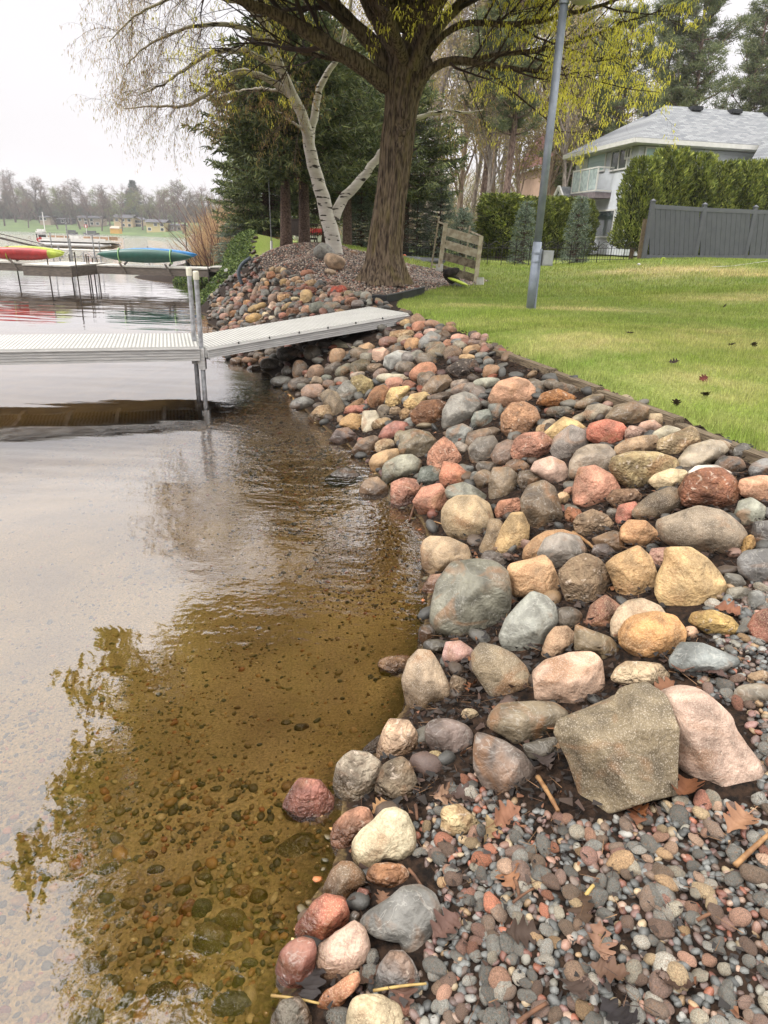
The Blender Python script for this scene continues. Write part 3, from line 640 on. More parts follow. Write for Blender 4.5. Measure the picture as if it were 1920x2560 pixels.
(C2, [(400,790),(450,795),(480,850),(450,950),(420,975),(370,970),(360,920),(390,860)], (140,118,90), g, .2, None),
(C2, [(580,640),(650,615),(700,650),(720,720),(750,810),(700,860),(620,870),(590,830),(550,760),(545,700)], (108,92,76), s_, .8, 'dark brown wedge with a chipped grey crest'),
(C2, [(450,710),(530,695),(545,720),(540,760),(490,780),(440,785),(428,750)], (190,128,102), m_, .2, None),
(C2, [(810,560),(880,548),(950,590),(990,650),(980,690),(930,730),(850,748),(785,720),(785,650)], (212,142,120), d_, .3, 'big salmon pink dome shaped boulder'),
(C2, [(960,510),(1040,487),(1150,490),(1240,515),(1252,560),(1230,600),(1150,640),(1050,655),(990,620),(945,560)], (184,164,118), m_, .3, 'large yellow grey potato shaped boulder'),
(C2, [(1300,590),(1370,560),(1450,560),(1500,600),(1535,660),(1520,740),(1450,770),(1350,740),(1280,730),(1262,660)], (162,100,74), m_, .5, 'large rust brown pitted boulder'),
(C2, [(1580,695),(1640,735),(1640,790),(1600,830),(1540,820),(1517,770),(1530,710)], (162,168,156), s_, .3, 'pale grey green round stone near the right edge'),
(C2, [(1540,610),(1620,597),(1700,600),(1700,730),(1600,710),(1540,680),(1530,640)], (214,154,124), d_, .2, 'peach boulder cut by the right edge'),
(C2, [(420,560),(490,558),(525,590),(525,660),(480,700),(430,730),(405,700),(405,610)], (126,110, 92), s_, .6, 'upright grey brown block'),
(C2, [(200,530),(260,545),(320,600),(315,640),(250,645),(190,640),(180,600)], (208,122,96), d_, .5, 'orange red angular stone'),
(C2, [(100,650),(180,630),(215,680),(200,760),(160,790),(90,770),(60,710)], (198,128,108), d_, .6, 'rosy six sided stone near the reed stem'),
(C2, [(220,640),(290,625),(330,645),(400,690),(430,730),(410,760),(340,720),(220,700),(205,665)], (126,130,122), s_, .4, None),
(C2, [(200,418),(240,450),(275,510),(270,570),(220,580),(170,590),(125,540),(130,490),(160,450)], (208,144,118), m_, .5, 'pointed pink and orange boulder'),
(C2, [(680,508),(740,535),(765,600),(750,640),(720,655),(640,600),(590,570),(610,530)], (218,180,164), g, .3, 'pinkish white speckled stone'),
(C2, [(850,455),(930,455),(965,490),(960,560),(930,600),(880,620),(820,620),(790,610),(765,600),(770,530),(800,480)], (158,144,130), s_, .15, 'smooth grey brown dome with curved streaks'),
(C2, [(770,365),(830,390),(850,430),(840,470),(780,500),(760,550),(700,520),(680,480),(700,420)], (134,128,128), g, .5, 'pointed salt and pepper granite boulder'),
(C2, [(560,405),(640,400),(690,440),(680,500),(620,530),(520,530),(500,490),(520,430)], (204,140,118), m_, .3, 'rose boulder with a purple shadowy underside'),
(C2, [(480,435),(520,440),(530,520),(480,550),(430,550),(413,500),(440,455)], (136,110, 98), s_, .2, None),
(C2, [(350,425),(420,415),(440,450),(420,510),(370,540),(345,560),(320,520),(310,470)], (116,110,105), s_, .6, None),
(C2, [(860,360),(930,342),(1000,360),(1025,390),(1000,440),(940,470),(850,430),(847,390)], (202,104,86), d_, .3, 'bright brick red boulder'),
(C2, [(740,330),(800,350),(840,380),(800,420),(710,430),(680,440),(650,400),(700,360)], (220,184,122), d_, .4, 'yellow stone behind the salt and pepper granite'),
(C2, [(1100,415),(1150,410),(1168,440),(1150,480),(1060,500),(1000,505),(970,500),(975,460),(1030,430)], (178,146,112), g, .4, None),
(C2, [(1310,460),(1400,432),(1450,440),(1475,480),(1430,520),(1350,560),(1290,590),(1255,550),(1260,520)], (162,150,132), s_, .2, 'big smooth taupe boulder near the lawn'),
(C2, [(1170,430),(1260,395),(1310,368),(1340,400),(1358,440),(1300,480),(1230,500),(1160,480)], (182,160,122), m_, .7, 'layered yellow grey stone with ragged edges'),
(C2, (1490,550,128,90,5), (84,82,84), s_, .2, None),
(C2, [(1300,580),(1340,550),(1420,550),(1490,580),(1500,620),(1400,620),(1330,610)], (208,200,194), g, .1, None),
(C2, [(1150,590),(1220,565),(1280,570),(1305,600),(1270,650),(1170,660),(1120,620)], (212,190,150), d_, .5, 'pale yellow flat stone left of the rust boulder'),
(C2, [(1050,750),(1130,680),(1220,645),(1265,660),(1262,740),(1200,780),(1120,805),(1050,780)], (114,98, 80), g, .5, 'dark brown wedge left of the rust boulder'),
(C2, [(960,660),(1060,655),(1090,690),(1070,720),(970,735),(935,700)], (154,118, 92), m_, .4, None),
(C2, [(990,730),(1060,712),(1080,740),(1050,780),(1040,810),(1000,840),(975,790)], (185,102, 90), d_, .4, None),
(C2, [(760,735),(810,750),(825,780),(790,820),(750,790),(745,760)], (188,116, 82), m_, .6, None),
(C2, [(500,270),(560,262),(610,290),(635,350),(600,380),(560,420),(500,430),(460,390),(458,320)], (184,136,102), m_, .2, 'large tan boulder with a burnt black stain'),
(C2, [(450,170),(520,150),(570,165),(615,210),(620,250),(570,290),(480,285),(420,280),(398,250),(420,200)], (210,154,124), d_, .4, 'large salmon boulder topmost near the lawn'),
(C2, [(230,240),(290,218),(340,235),(370,280),(340,320),(280,360),(210,395),(190,370),(195,300)], (132,132,130), s_, .15, 'large smooth grey boulder in mid slope'),
(C2, [(400,275),(450,270),(465,300),(450,350),(420,360),(405,320)], (100,106,106), s_, .3, None),
(C2, [(340,310),(400,295),(415,330),(400,375),(330,375),(325,340)], (120,130,128), s_, .3, None),
(C2, [(215,385),(280,362),(325,385),(320,430),(290,470),(240,450),(210,420)], (130,136,138), s_, .2, 'blue grey stone with white veins'),
(C2, [(310,400),(420,375),(455,390),(430,420),(370,440),(310,470),(298,440)], (126,108, 94), s_, .4, None),
(C2, [(100,260),(170,252),(215,270),(190,330),(190,370),(110,380),(60,350),(50,310)], (144, 96, 66), m_, .5, 'dark rusty orange boulder left of the large smooth grey one'),
(C2, [(50,230),(110,218),(135,235),(110,280),(60,305),(20,280)], (218,188,126), d_, .5, None),
(C2, [(0,400),(60,385),(130,400),(165,440),(130,510),(70,515),(0,480)], (126,118,100), s_, .5, None),
(C2, [(640,225),(710,205),(790,235),(795,260),(760,285),(680,280),(615,270)], (192,126, 70), m_, .6, 'flat orange layered stone near the lawn edge'),
(C2, [(800,260),(870,230),(915,225),(915,260),(850,290),(785,290)], (122,106, 86), s_, .5, None),
(C2, [(680,285),(760,285),(795,310),(750,330),(670,325),(660,300)], (88, 84, 76), s_, .6, None),
(C2, [(850,280),(900,272),(960,290),(930,335),(860,350),(825,325)], (158,148,130), g, .3, None),
(C2, [(970,280),(1050,263),(1120,290),(1130,330),(1060,370),(970,360),(925,335)], (130,112, 90), s_, .3, 'wide flat brown boulder against the timber edging'),
(C2, [(1040,370),(1090,380),(1125,405),(1050,430),(1015,430),(1020,390)], (176,142,130), m_, .5, None),
(C2, [(1090,355),(1140,345),(1185,375),(1140,400),(1075,380)], (212,168,152), g, .3, None),
(C2, [(1200,370),(1260,385),(1265,420),(1190,435),(1160,435),(1140,400)], (174,168,146), s_, .3, None),
(C2, [(1130,315),(1190,320),(1215,355),(1190,375),(1125,345)], (174,154,124), d_, .2, None),
(C2, [(540,575),(600,572),(660,600),(620,650),(560,670),(530,620)], (94, 80, 68), s_, .5, None),
(C2, (530,552,115,60,10), (120, 94, 76), s_, .3, None),
(C2, (388,560,84,64,0), (108, 98, 90), s_, .5, None),
(C2, (380,612,92,84,-30), (108, 92, 76), s_, .4, None),
(C2, (610,195,100,70,20), (108, 98, 88), s_, .4, None),
(C2, (690,185,80,52,20), (112,102, 92), s_, .4, None),
(C2, (752,205,120,52,15), (98, 88, 78), s_, .4, None),
(C2, [(220,100),(280,68),(340,75),(360,110),(340,140),(260,150),(205,120)], (84, 76, 76), m_, .9, 'black brown pitted rock full of holes'),
(C2, (413,128,80,66,0), (144,106, 78), g, .2, None),
(C2, (390,177,128,48,-4), (150,156,144), g, .2, 'long grey green lichen covered stone'),
(C2, [(110,190),(150,150),(210,140),(235,170),(190,225),(130,230),(100,210)], (130,108, 88), s_, .6, None),
(C2, (105,127,122,78,-25), (200,128,100), d_, .3, 'pinkish orange stone left of the pitted black rock'),
(C2, (30,108,78,56,0), (120,106, 94), s_, .3, None),
(C2, (50,64,84,54,10), (126,122,124), s_, .4, None),
(C2, (120,78,100,62,25), (112,102, 92), s_, .3, None),
(C2, (166,42,94,66,-30), (122,110, 90), g, .3, None),
(C2, (240,46,84,76,-10), (120, 98, 82), g, .2, None),
(C2, (325,30,78,50,-12), (182,142, 98), g, .2, None),
(C2, (372,54,68,36,0), (118,124,126), s_, .2, None),
(C2, (400,85,48,36,0), (126,130,132), s_, .3, None),
(C2, (305,62,76,32,5), (200,164,118), d_, .2, None),
(C2, (280,205,104,52,-15), (140,124,118), s_, .5, None),
(C2, (190,240,110,42,-12), (98, 82, 72), s_, .4, None),
(C2, (350,232,78,88,0), (120,108,104), s_, .5, None),
(C2, (125,168,84,80,-40), (126,110, 98), s_, .4, None),
(C2, (1470,470,110,60,25), (144,122,100), s_, .4, None),
(C2, (1545,492,84,86,35), (80, 80, 82), s_, .6, 'dark jagged stone beside the timber edging'),
(C2, (1630,560,120,76,-20), (120,122,128), s_, .3, None),
(C2, (645,387,64,46,0), (176,146,110), d_, .2, None),
(C2, (672,360,62,42,-20), (150,140,122), s_, .1, None),
(C2, (815,335,84,44,-25), (160,148,128), s_, .1, None),
(C2, (340,602,48,54,0), (96,100,102), s_, .3, None),
(C2, (312,567,42,40,0), (92, 98,104), s_, .3, None),
(C2, [(95,560),(140,550),(180,570),(190,620),(140,655),(75,630)], (94,106,104), s_, .3, None),
(C2, (765,665,54,42,0), (165,108, 88), d_, .3, None),
(C2, (735,695,64,54,0), (205,168,128), d_, .4, None),
(C2, (963,765,66,46,0), (88, 82, 78), s_, .4, None),
(C2, (280,470,70,50,30), (140,130,122), s_, .2, None),
# --- mid slope (crop C1)
(C1, [(1105,1080),(1170,1052),(1240,1060),(1265,1110),(1240,1160),(1215,1230),(1160,1262),(1110,1250),(1103,1170)], (190,130,112), m_, .7, 'upright pinkish cube shaped stone at the shore'),
(C1, [(960,1060),(1020,1045),(1080,1100),(1080,1150),(1040,1190),(960,1190),(915,1170),(925,1100)], (142,114, 90), g, .6, 'brown speckled block standing in shallow water'),
(C1, [(720,1050),(800,1000),(850,990),(910,1020),(940,1060),(900,1095),(820,1105),(730,1080)], (98, 92, 94), s_, .7, 'dark purple grey rock alone in the shallows'),
(C1, [(1070,960),(1150,920),(1220,915),(1275,950),(1270,1000),(1200,1050),(1110,1060),(1080,1090),(1050,1060),(1055,990)], (148,150,136), s_, .35, 'large pale grey green boulder near the shore'),
(C1, [(1000,920),(1070,890),(1140,880),(1150,925),(1120,960),(1070,1000),(1040,1040),(990,1010),(975,960)], (204,164,116), g, .2, 'tan orange rounded boulder behind the pale grey green one'),
(C1, [(1200,800),(1230,770),(1290,780),(1360,830),(1340,890),(1290,970),(1230,930),(1150,910),(1145,860)], (116,106, 90), s_, .5, 'dark olive faceted boulder'),
(C1, [(1060,760),(1120,725),(1190,730),(1205,770),(1120,820),(1060,830),(1030,810)], (184,116,106), s_, .3, 'flat rosy red stone in mid slope'),
(C1, [(940,668),(1010,665),(1030,700),(1020,740),(1000,800),(950,810),(935,760)], (200,192,170), g, .5, 'whitish square stone in mid slope'),
(C1, [(820,710),(870,680),(930,690),(950,760),(935,820),(900,790),(860,760),(805,745)], (208,162,104), d_, .3, 'tan and orange stone left of the whitish square stone'),
(C1, [(740,540),(790,560),(830,640),(850,690),(810,745),(760,700),(710,610),(695,570)], (122,106, 86), g, .5, 'leaning long brown slab at the shore'),
(C1, [(680,640),(740,630),(765,690),(740,735),(660,740),(625,700)], (164,140,108), m_, .5, None),
(C1, [(540,600),(600,583),(650,600),(665,630),(620,655),(540,660),(515,635)], (118,120,122), s_, .3, 'blue grey stone sitting in water left of the brown slab'),
(C1, [(620,515),(690,510),(720,550),(700,580),(640,600),(590,580),(585,545)], (154,124,112), g, .3, None),
(C1, [(880,470),(930,455),(990,490),(1000,540),(960,590),(900,570),(865,530),(870,490)], (170,154,106), m_, .7, 'mossy yellow green lumpy stone'),
(C1, [(1010,530),(1060,515),(1090,545),(1070,610),(1030,660),(980,640),(965,600),(985,560)], (156, 98, 62), d_, .2, 'rusty round stone in mid slope'),
(C1, [(1100,535),(1200,520),(1205,545),(1170,580),(1165,640),(1110,650),(1070,620),(1080,570)], (226,192,128), m_, .5, 'bright yellow blocky stone'),
(C1, [(1240,570),(1300,555),(1325,575),(1290,620),(1230,660),(1180,640),(1175,610)], (222,184,122), m_, .5, None),
(C1, [(845,640),(930,590),(955,620),(910,660),(850,670)], (156,118, 84), m_, .6, None),
(C1, (905,658,135,58,0), (182,100, 90), d_, .2, None),
(C1, (848,560,110,150,35), (124,124,120), s_, .3, None),
(C1, [(790,770),(850,760),(905,810),(880,850),(800,865),(745,830)], (120,102,102), s_, .5, 'purple brown stone half in the water'),
(C1, [(870,900),(920,830),(1000,805),(1030,820),(1000,920),(910,935)], (122,100, 84), s_, .4, None),
(C1, (1065,868,115,90,0), (178,154,122), m_, .3, None),
(C1, (1150,820,60,90,0), (140,134,112), s_, .4, None),
(C1, (1115,477,194,58,2), (186,180,158), s_, .05, 'long white grey finger shaped stone'),
(C1, (1118,502,106,66,-5), (208,142,120), g, .2, None),
(C1, [(1070,350),(1140,318),(1210,325),(1215,360),(1160,400),(1100,430),(1060,400)], (152,158,162), g, .3, 'pale blue grey speckled boulder below the ramp'),
(C1, (1182,412,108,74,5), (114,108,104), s_, .1, None),
(C1, [(1000,310),(1050,298),(1090,325),(1060,380),(1020,395),(995,350)], (218,174,152), g, .5, 'pale pink stone beside the concrete slab'),
(C1, [(920,290),(970,272),(1005,290),(970,350),(910,370),(897,330)], (200,158,114), g, .2, 'tan egg shaped stone beside the concrete slab'),
(C1, (793,350,92,98,0), (166,130, 98), g, .15, None),
(C1, (965,357,88,58,0), (132,130,120), g, .2, None),
(C1, (925,412,118,92,-15), (94, 84, 62), s_, .4, None),
(C1, (668,442,102,86,-20), (144,112, 92), g, .2, None),
(C1, (470,495,126,62,0), (104,107,108), s_, .2, None),
(C1, (570,510,132,82,-15), (90, 82, 80), s_, .5, None),
(C1, (500,437,62,58,0), (100,100,100), s_, .2, None),
(C1, (575,430,86,118,0), (94, 80, 70), s_, .4, None),
(C1, (405,397,112,76,0), (94, 88, 82), s_, .3, None),
(C1, (515,337,142,88,5), (72, 68, 66), s_, .5, None),
(C1, (315,420,92,40,-8), (122,100, 88), s_, .3, None),
(C1, (210,380,76,48,0), (156,120, 94), g, .2, None),
(C1, (290,377,92,44,8), (152,112, 86), g, .3, None),
(C1, (375,372,78,42,-15), (160,120, 94), g, .2, None),
(C1, (205,330,96,58,0), (142,106, 90), g, .3, None),
(C1, (325,300,84,42,0), (166,128, 98), d_, .4, None),
(C1, (340,345,66,42,0), (112,100, 92), s_, .4, None),
(C1, (422,330,94,52,15), (110,100, 94), s_, .3, None),
(C1, (440,288,160,68,0), (104, 94, 90), s_, .5, None),
(C1, (580,265,60,50,0), (160,146,134), g, .5, None),
(C1, (650,330,110,90,30), (92, 86, 78), s_, .5, None),
(C1, (720,280,110,60,0), (84, 76, 72), s_, .5, None),
(C1, (730,475,60,44,0), (110,118,112), s_, .1, None),
(C1, (748,512,84,52,10), (122, 96, 88), g, .2, None),
(C1, (765,420,110,62,-25), (98, 88, 82), s_, .5, None),
(C1, (830,430,110,66,-35), (104,102, 88), s_, .4, None),
(C1, (815,490,84,50,0), (128,120,112), s_, .3, None),
(C1, (1010,415,100,52,0), (134,116,100), m_, .5, None),
(C1, (1040,455,90,70,-35), (142,116,106), s_, .3, None),
(C1, (910,455,90,36,-10), (150,138,126), s_, .3, None),
(C1, (680,490,70,50,20), (150,130,110), g, .3, None),
(C1, (620,470,40,50,0), (100, 84, 76), s_, .3, None),
(C1, (880,545,30,60,0), (120,110,100), s_, .3, None),
(C1, (1060,672,80,90,20), (130,118,104), s_, .3, None),
(C1, (1125,665,70,54,0), (150,128,104), m_, .6, None),
(C1, (1182,685,66,76,-15), (166,132, 92), m_, .4, None),
(C1, (1045,735,120,60,-15), (166,142,108), m_, .4, None),
(C1, (1215,735,52,70,-25), (126,130,130), s_, .2, None),
(C1, (1190,575,50,50,0), (176,146,116), d_, .2, None),
(C1, (1190,600,60,44,-30), (118,122,126), s_, .3, None),
(C1, (1100,560,30,50,0), (170,84,70), d_, .3, None),
(C1, (1210,520,90,60,25), (140, 78, 66), d_, .5, None),
(C1, (1290,480,80,80,0), (126,112, 96), s_, .4, None),
(C1, (1500,510,110,60,-10), (140,126,118), s_, .5, None),
(C1, (1380,580,140,40,-10), (100, 84, 76), s_, .5, None),
(C1, (1560,550,84,110,0), (120,110,106), s_, .6, None),
# top right group
(C1, [(1270,250),(1330,205),(1385,230),(1390,275),(1330,300),(1270,310),(1260,280)], (126,130,134), s_, .4, 'dark blue grey peaked boulder below the lawn corner'),
(C1, (1225,282,94,86,0), (200,148,102), d_, .2, None),
(C1, [(1100,205),(1220,200),(1235,230),(1170,260),(1095,245)], (202,170,128), m_, .3, 'tan slab shaped stone right of the ramp foot'),
(C1, (1085,267,112,66,-8), (138, 96, 86), s_, .3, None),
(C1, (1180,258,84,62,0), (166,146,116), s_, .3, None),
(C1, (1265,178,94,66,-10), (190,122,100), d_, .2, None),
(C1, (1255,145,90,74,30), (144,112, 92), d_, .2, None),
(C1, (1185,156,66,42,0), (196,162,114), d_, .2, None),
(C1, (1198,180,44,46,20), (150,154,142), s_, .2, None),
(C1, (1360,312,122,96,15), (124,114, 98), s_, .3, None),
(C1, (1245,350,96,70,-20), (118,118,112), s_, .3, None),
(C1, (1312,372,112,72,25), (108, 98, 90), s_, .3, None),
(C1, (1455,332,104,82,-15), (126,104, 88), g, .15, None),
(C1, (1570,317,94,60,-5), (174,138,102), g, .2, None),
(C1, (1118,305,66,46,0), (100, 94, 88), s_, .3, None),
(C1, (1260,237,58,42,0), (184,112,102), d_, .3, None),
(C1, (1330,210,84,44,0), (204,166,154), g, .3, None),
(C1, (1430,275,66,48,0), (200,130,106), d_, .3, None),
(C1, (1500,290,90,58,20), (150,142,126), s_, .3, None),
(C1, (1500,243,112,46,5), (208,150,136), d_, .2, None),
(C1, (1440,195,84,46,10), (150,104, 84), d_, .6, None),
(C1, (1385,195,62,44,0), (104, 94, 90), s_, .4, None),
(C1, (1340,165,96,50,10), (166,128,122), d_, .3, None),
(C1, (1590,240,66,62,-20), (178,138,132), d_, .5, None),
(C1, (1640,245,46,56,0), (160,122,130), d_, .4, None),
(C1, (1590,275,90,44,10), (130,110,108), s_, .4, None),
(C1, (1300,430,20,20,0), (130,110,108), s_, .4, None),
(C1, (1450,170,70,40,15), (134,100, 84), d_, .5, None),
(C1, (1480,265,70,40,0), (110,116,124), s_, .3, None),
(C1, (1655,300,60,50,0), (120, 96, 84), s_, .3, None),
]
FAR = [(205,760,110,65,0,(70,68,68)),(295,755,72,50,0,(178,112,66)),(375,745,72,46,0,(178,144,112)),(490,708,158,90,-8,(200,156,86)),(590,680,62,62,0,(222,202,164)),(600,712,54,36,0,(178,116,104)),(650,705,62,42,0,(216,200,172)),(752,684,86,58,0,(190,114,102)),(840,655,122,88,0,(142,92,64)),(700,655,62,94,0,(142,142,136)),(960,637,92,84,-25,(206,148,122)),(1060,612,152,108,-12,(102,110,104)),(1190,607,164,92,0,(114,114,106)),(1250,547,108,86,0,(204,146,128)),(1355,557,104,82,-18,(172,116,90)),(1420,577,118,68,0,(116,108,110)),(1525,562,58,62,0,(134,138,134)),(1495,515,100,100,30,(142,144,140)),(1425,492,90,66,-10,(142,146,140)),(1340,487,84,62,0,(158,152,130)),(1250,456,148,92,-5,(208,84,66)),(1225,502,104,56,0,(204,150,138)),(1112,517,62,74,40,(212,176,156)),(1045,537,78,66,-10,(76,78,80)),(958,523,112,142,5,(190,156,104)),(880,492,84,62,-10,(80,84,86)),(1000,457,122,74,15,(142,80,64)),(1085,425,114,84,0,(52,52,56)),(890,452,92,52,-8,(136,72,62)),(760,525,124,76,0,(196,152,106)),(655,545,84,112,0,(160,124,108)),(862,590,104,62,-5,(84,86,86)),(860,532,88,40,5,(208,192,150)),(785,600,120,52,-35,(184,152,104)),(655,600,66,92,25,(212,182,166)),(730,590,88,54,0,(124,128,128)),(520,612,168,72,-18,(176,142,86)),(395,640,72,116,12,(118,126,132)),(312,665,98,62,-15,(160,112,74)),(220,690,92,60,0,(180,134,122)),(145,685,84,50,0,(84,84,84)),(92,650,62,30,0,(94,82,76)),(97,711,76,28,0,(74,74,74)),(265,640,96,78,-25,(120,112,106)),(200,635,60,58,0,(208,178,168)),(350,590,88,62,-10,(126,76,68)),(350,545,92,72,0,(210,166,152)),(427,571,74,62,0,(196,140,92)),(490,530,76,72,0,(118,74,68)),(540,552,74,54,0,(84,82,82)),(588,492,82,92,0,(112,114,114)),(250,552,66,84,35,(96,98,98)),(192,545,84,62,-15,(192,142,124)),(140,590,76,44,0,(164,134,104)),(105,580,42,52,0,(72,72,72)),(130,520,42,30,0,(70,70,72)),(165,622,64,36,0,(84,80,76)),(370,502,76,50,-10,(178,138,110)),(355,412,112,52,-28,(186,126,80)),(290,460,52,50,0,(92,88,84)),(430,442,92,52,-15,(150,124,114)),(500,470,54,92,20,(164,136,124)),(545,452,42,92,12,(168,128,100)),(585,440,64,52,0,(154,96,76)),(405,365,42,46,0,(188,112,92)),(580,370,78,56,0,(204,180,150)),(605,400,46,56,0,(186,132,78)),(640,322,84,70,-20,(170,104,70)),(655,268,66,58,-20,(182,156,118)),(712,272,72,62,0,(150,120,84)),(750,280,52,66,30,(196,172,132)),(715,330,66,52,0,(186,150,120)),(775,310,92,74,-15,(92,90,90)),(680,380,76,72,0,(74,76,78)),(757,385,78,72,-10,(196,160,104)),(800,395,48,62,0,(176,130,94)),(865,357,88,52,-8,(196,152,118)),(897,387,84,48,0,(206,172,134)),(965,300,114,60,-8,(178,110,86)),(985,345,84,74,0,(134,136,136)),(1000,393,114,66,-10,(194,160,118)),(855,330,104,36,-10,(112,112,110)),(905,412,76,42,0,(118,108,100)),(660,442,62,54,0,(120,122,122)),(693,455,64,62,-20,(100,62,60)),(760,452,64,42,0,(122,120,112)),(815,445,76,58,0,(166,98,64)),(840,402,54,42,0,(110,112,112)),(790,484,104,26,0,(126,72,62)),(1200,402,124,54,3,(92,76,70)),(1310,415,96,44,30,(134,106,94)),(1130,447,56,54,0,(98,70,68)),(1180,460,62,54,0,(146,132,126)),(1150,492,78,44,0,(110,106,104)),(1165,557,94,62,0,(116,122,128)),(1330,515,66,44,0,(152,112,90)),(1330,602,74,32,0,(120,88,74)),(1070,487,62,26,0,(190,96,50)),(920,630,66,54,0,(124,124,120)),(980,592,84,44,0,(104,102,98)),(700,490,80,42,0,(130,108,104)),(610,300,50,44,0,(150,130,108)),(560,330,56,50,0,(112,108,104)),(540,410,80,50,10,(110,100,94)),(460,500,60,40,0,(120,104,94)),(300,500,70,46,-20,(150,120,92)),(330,480,50,34,0,(140,110,90)),(220,600,50,40,0,(120,110,100)),(290,600,60,44,0,(150,130,118)),(470,640,60,54,0,(104,100,96)),(440,600,50,40,0,(130,112,100)),(570,640,60,44,0,(160,100,84)),(620,655,50,40,0,(124,112,104)),(330,715,100,50,-15,(96,98,100)),(420,690,60,62,0,(190,150,110)),(240,725,60,40,0,(110,84,78))]
for cr_, shp, rgb, kd, an, lb in DATA:
    sh = cr_(shp)
    if isinstance(shp, tuple) and shp[2] <= 20: continue
    add_stone(sh, rgb, kd, an, lb, planes=[(.0, 1, .55, .62), (-.35, -.12, 1, .60), (.75, -.35, .75, .66), (.1, -.9, .7, .78)] if lb and lb.startswith('biggest') else None)
FLAB = {20: 'bright red block at the top of the far pile', 24: 'gold egg shaped stone in the middle of the far pile', 3: 'gold lumpy stone behind the left end of the ramp', 36: 'long ochre block near the left of the far pile', 27: 'black stone near the top of the far pile', 11: 'big grey green boulder behind the middle of the ramp', 17: 'large pale grey stone beside the black plastic edging', 8: 'red brown lump behind the ramp'}
for i, q in enumerate(FAR):
    kd = 'slate' if max(q[5]) - min(q[5]) < 22 else ('granite', 'sand', 'mixed')[i % 3]
    add_stone(F1(q[:5]), q[5], kd, [.1, .3, .5][i % 3], FLAB.get(i), lvl=3, lift=.4)
_bb = [s for s in STONES if s['hero'] and s['hero'].startswith('biggest')][0]
# the biggest boulder is a single broken block: hand placed corners, bevelled, then roughened
_q = _bb['q']; _dep = float((_q - CAM) @ fw); _s = _dep / FPX
def _pt(x, y, z): return (np.array([(960 + x * .5787 - _bb['px']) * _s, -(1260 + y * .5787 - _bb['py']) * _s, z]) @ BASIS)
_o = [(750,940),(870,884),(985,850),(1020,800),(1070,768),(1135,764),(1198,800),(1207,905),(1234,960),(1257,1060),(1242,1230),(1180,1272),(1060,1292),(980,1332),(920,1370),(858,1340),(830,1250),(790,1120),(740,990)]
_i = [(1002,908,.150),(1203,914,.130),(1004,1190,.185),(1196,1180,.130),(1034,812,.085),(1188,812,.075),(880,1000,.125),(905,1290,.09)]
_b = [(850,980,-.16),(1180,950,-.14),(1190,1200,-.15),(900,1250,-.12),(1110,810,-.06)]
_V = [_pt(x, y, .0 + .012 * ((k * 5) % 3 - 1)) for k, (x, y) in enumerate(_o)] + [_pt(*p) for p in _i] + [_pt(*p) for p in _b]
_a, _bq, _c, _d, _e, _f, _g2, _h2 = range(19, 27)
_F = [(0, _g2, 1), (1, _g2, _a), (1, _a, 2), (18, _g2, 0), (18, 17, _g2), (17, 16, _g2), (16, _c, _g2), (_g2, _c, _a), (16, _h2, _c), (16, 15, _h2), (15, 14, _h2), (14, 13, _h2), (13, _c, _h2), (_a, _c, _d, _bq), (13, 12, _c), (12, _d, _c), (12, 11, _d), (11, 10, _d), (10, 9, _d), (9, _bq, _d), (9, 8, _bq), (8, 7, _bq), (2, _a, _e, 3), (_a, _bq, _f, _e), (3, _e, 4), (4, _e, _f, 5), (5, _f, 6), (6, _f, _bq, 7),
      (0, 1, 27), (1, 2, 27), (2, 31, 27), (2, 3, 31), (3, 4, 31), (4, 5, 31), (5, 6, 31), (6, 7, 31), (7, 28, 31), (31, 28, 27), (7, 8, 28), (8, 9, 28), (9, 29, 28), (9, 10, 29), (10, 11, 29), (11, 12, 29), (12, 30, 29), (12, 13, 30), (13, 14, 30), (14, 15, 30), (15, 16, 30), (16, 17, 30), (17, 18, 30), (18, 27, 30), (18, 0, 27), (27, 28, 29, 30)]
_bm = bmesh.new(); _vs = [_bm.verts.new(v) for v in _V]
for f_ in _F: _bm.faces.new([_vs[k] for k in f_])
bmesh.ops.recalc_face_normals(_bm, faces=_bm.faces); bmesh.ops.triangulate(_bm, faces=_bm.faces)
bmesh.ops.bevel(_bm, geom=list(_bm.edges), offset=.006, segments=2, affect='EDGES', profile=.6)
bmesh.ops.triangulate(_bm, faces=_bm.faces); bmesh.ops.subdivide_edges(_bm, edges=[e for e in _bm.edges if e.calc_length() > .03], cuts=4, use_grid_fill=True); bmesh.ops.triangulate(_bm, faces=_bm.faces); bmesh.ops.subdivide_edges(_bm, edges=[e for e in _bm.edges if e.calc_length() > .016], cuts=1, use_grid_fill=True)
_bm.normal_update()
for v in _bm.verts: v.co += v.normal * (.004 * mnoise.noise(v.co * 14) + .0025 * mnoise.noise(v.co * 38) + .007 * mnoise.noise(v.co * 5))
_me = bpy.data.meshes.new('boulder'); _bm.to_mesh(_me); _bm.free(); _me.materials.append(SM['granite']); _me.polygons.foreach_set('use_smooth', np.ones(len(_me.polygons), bool)); _bb['o'].data = _me
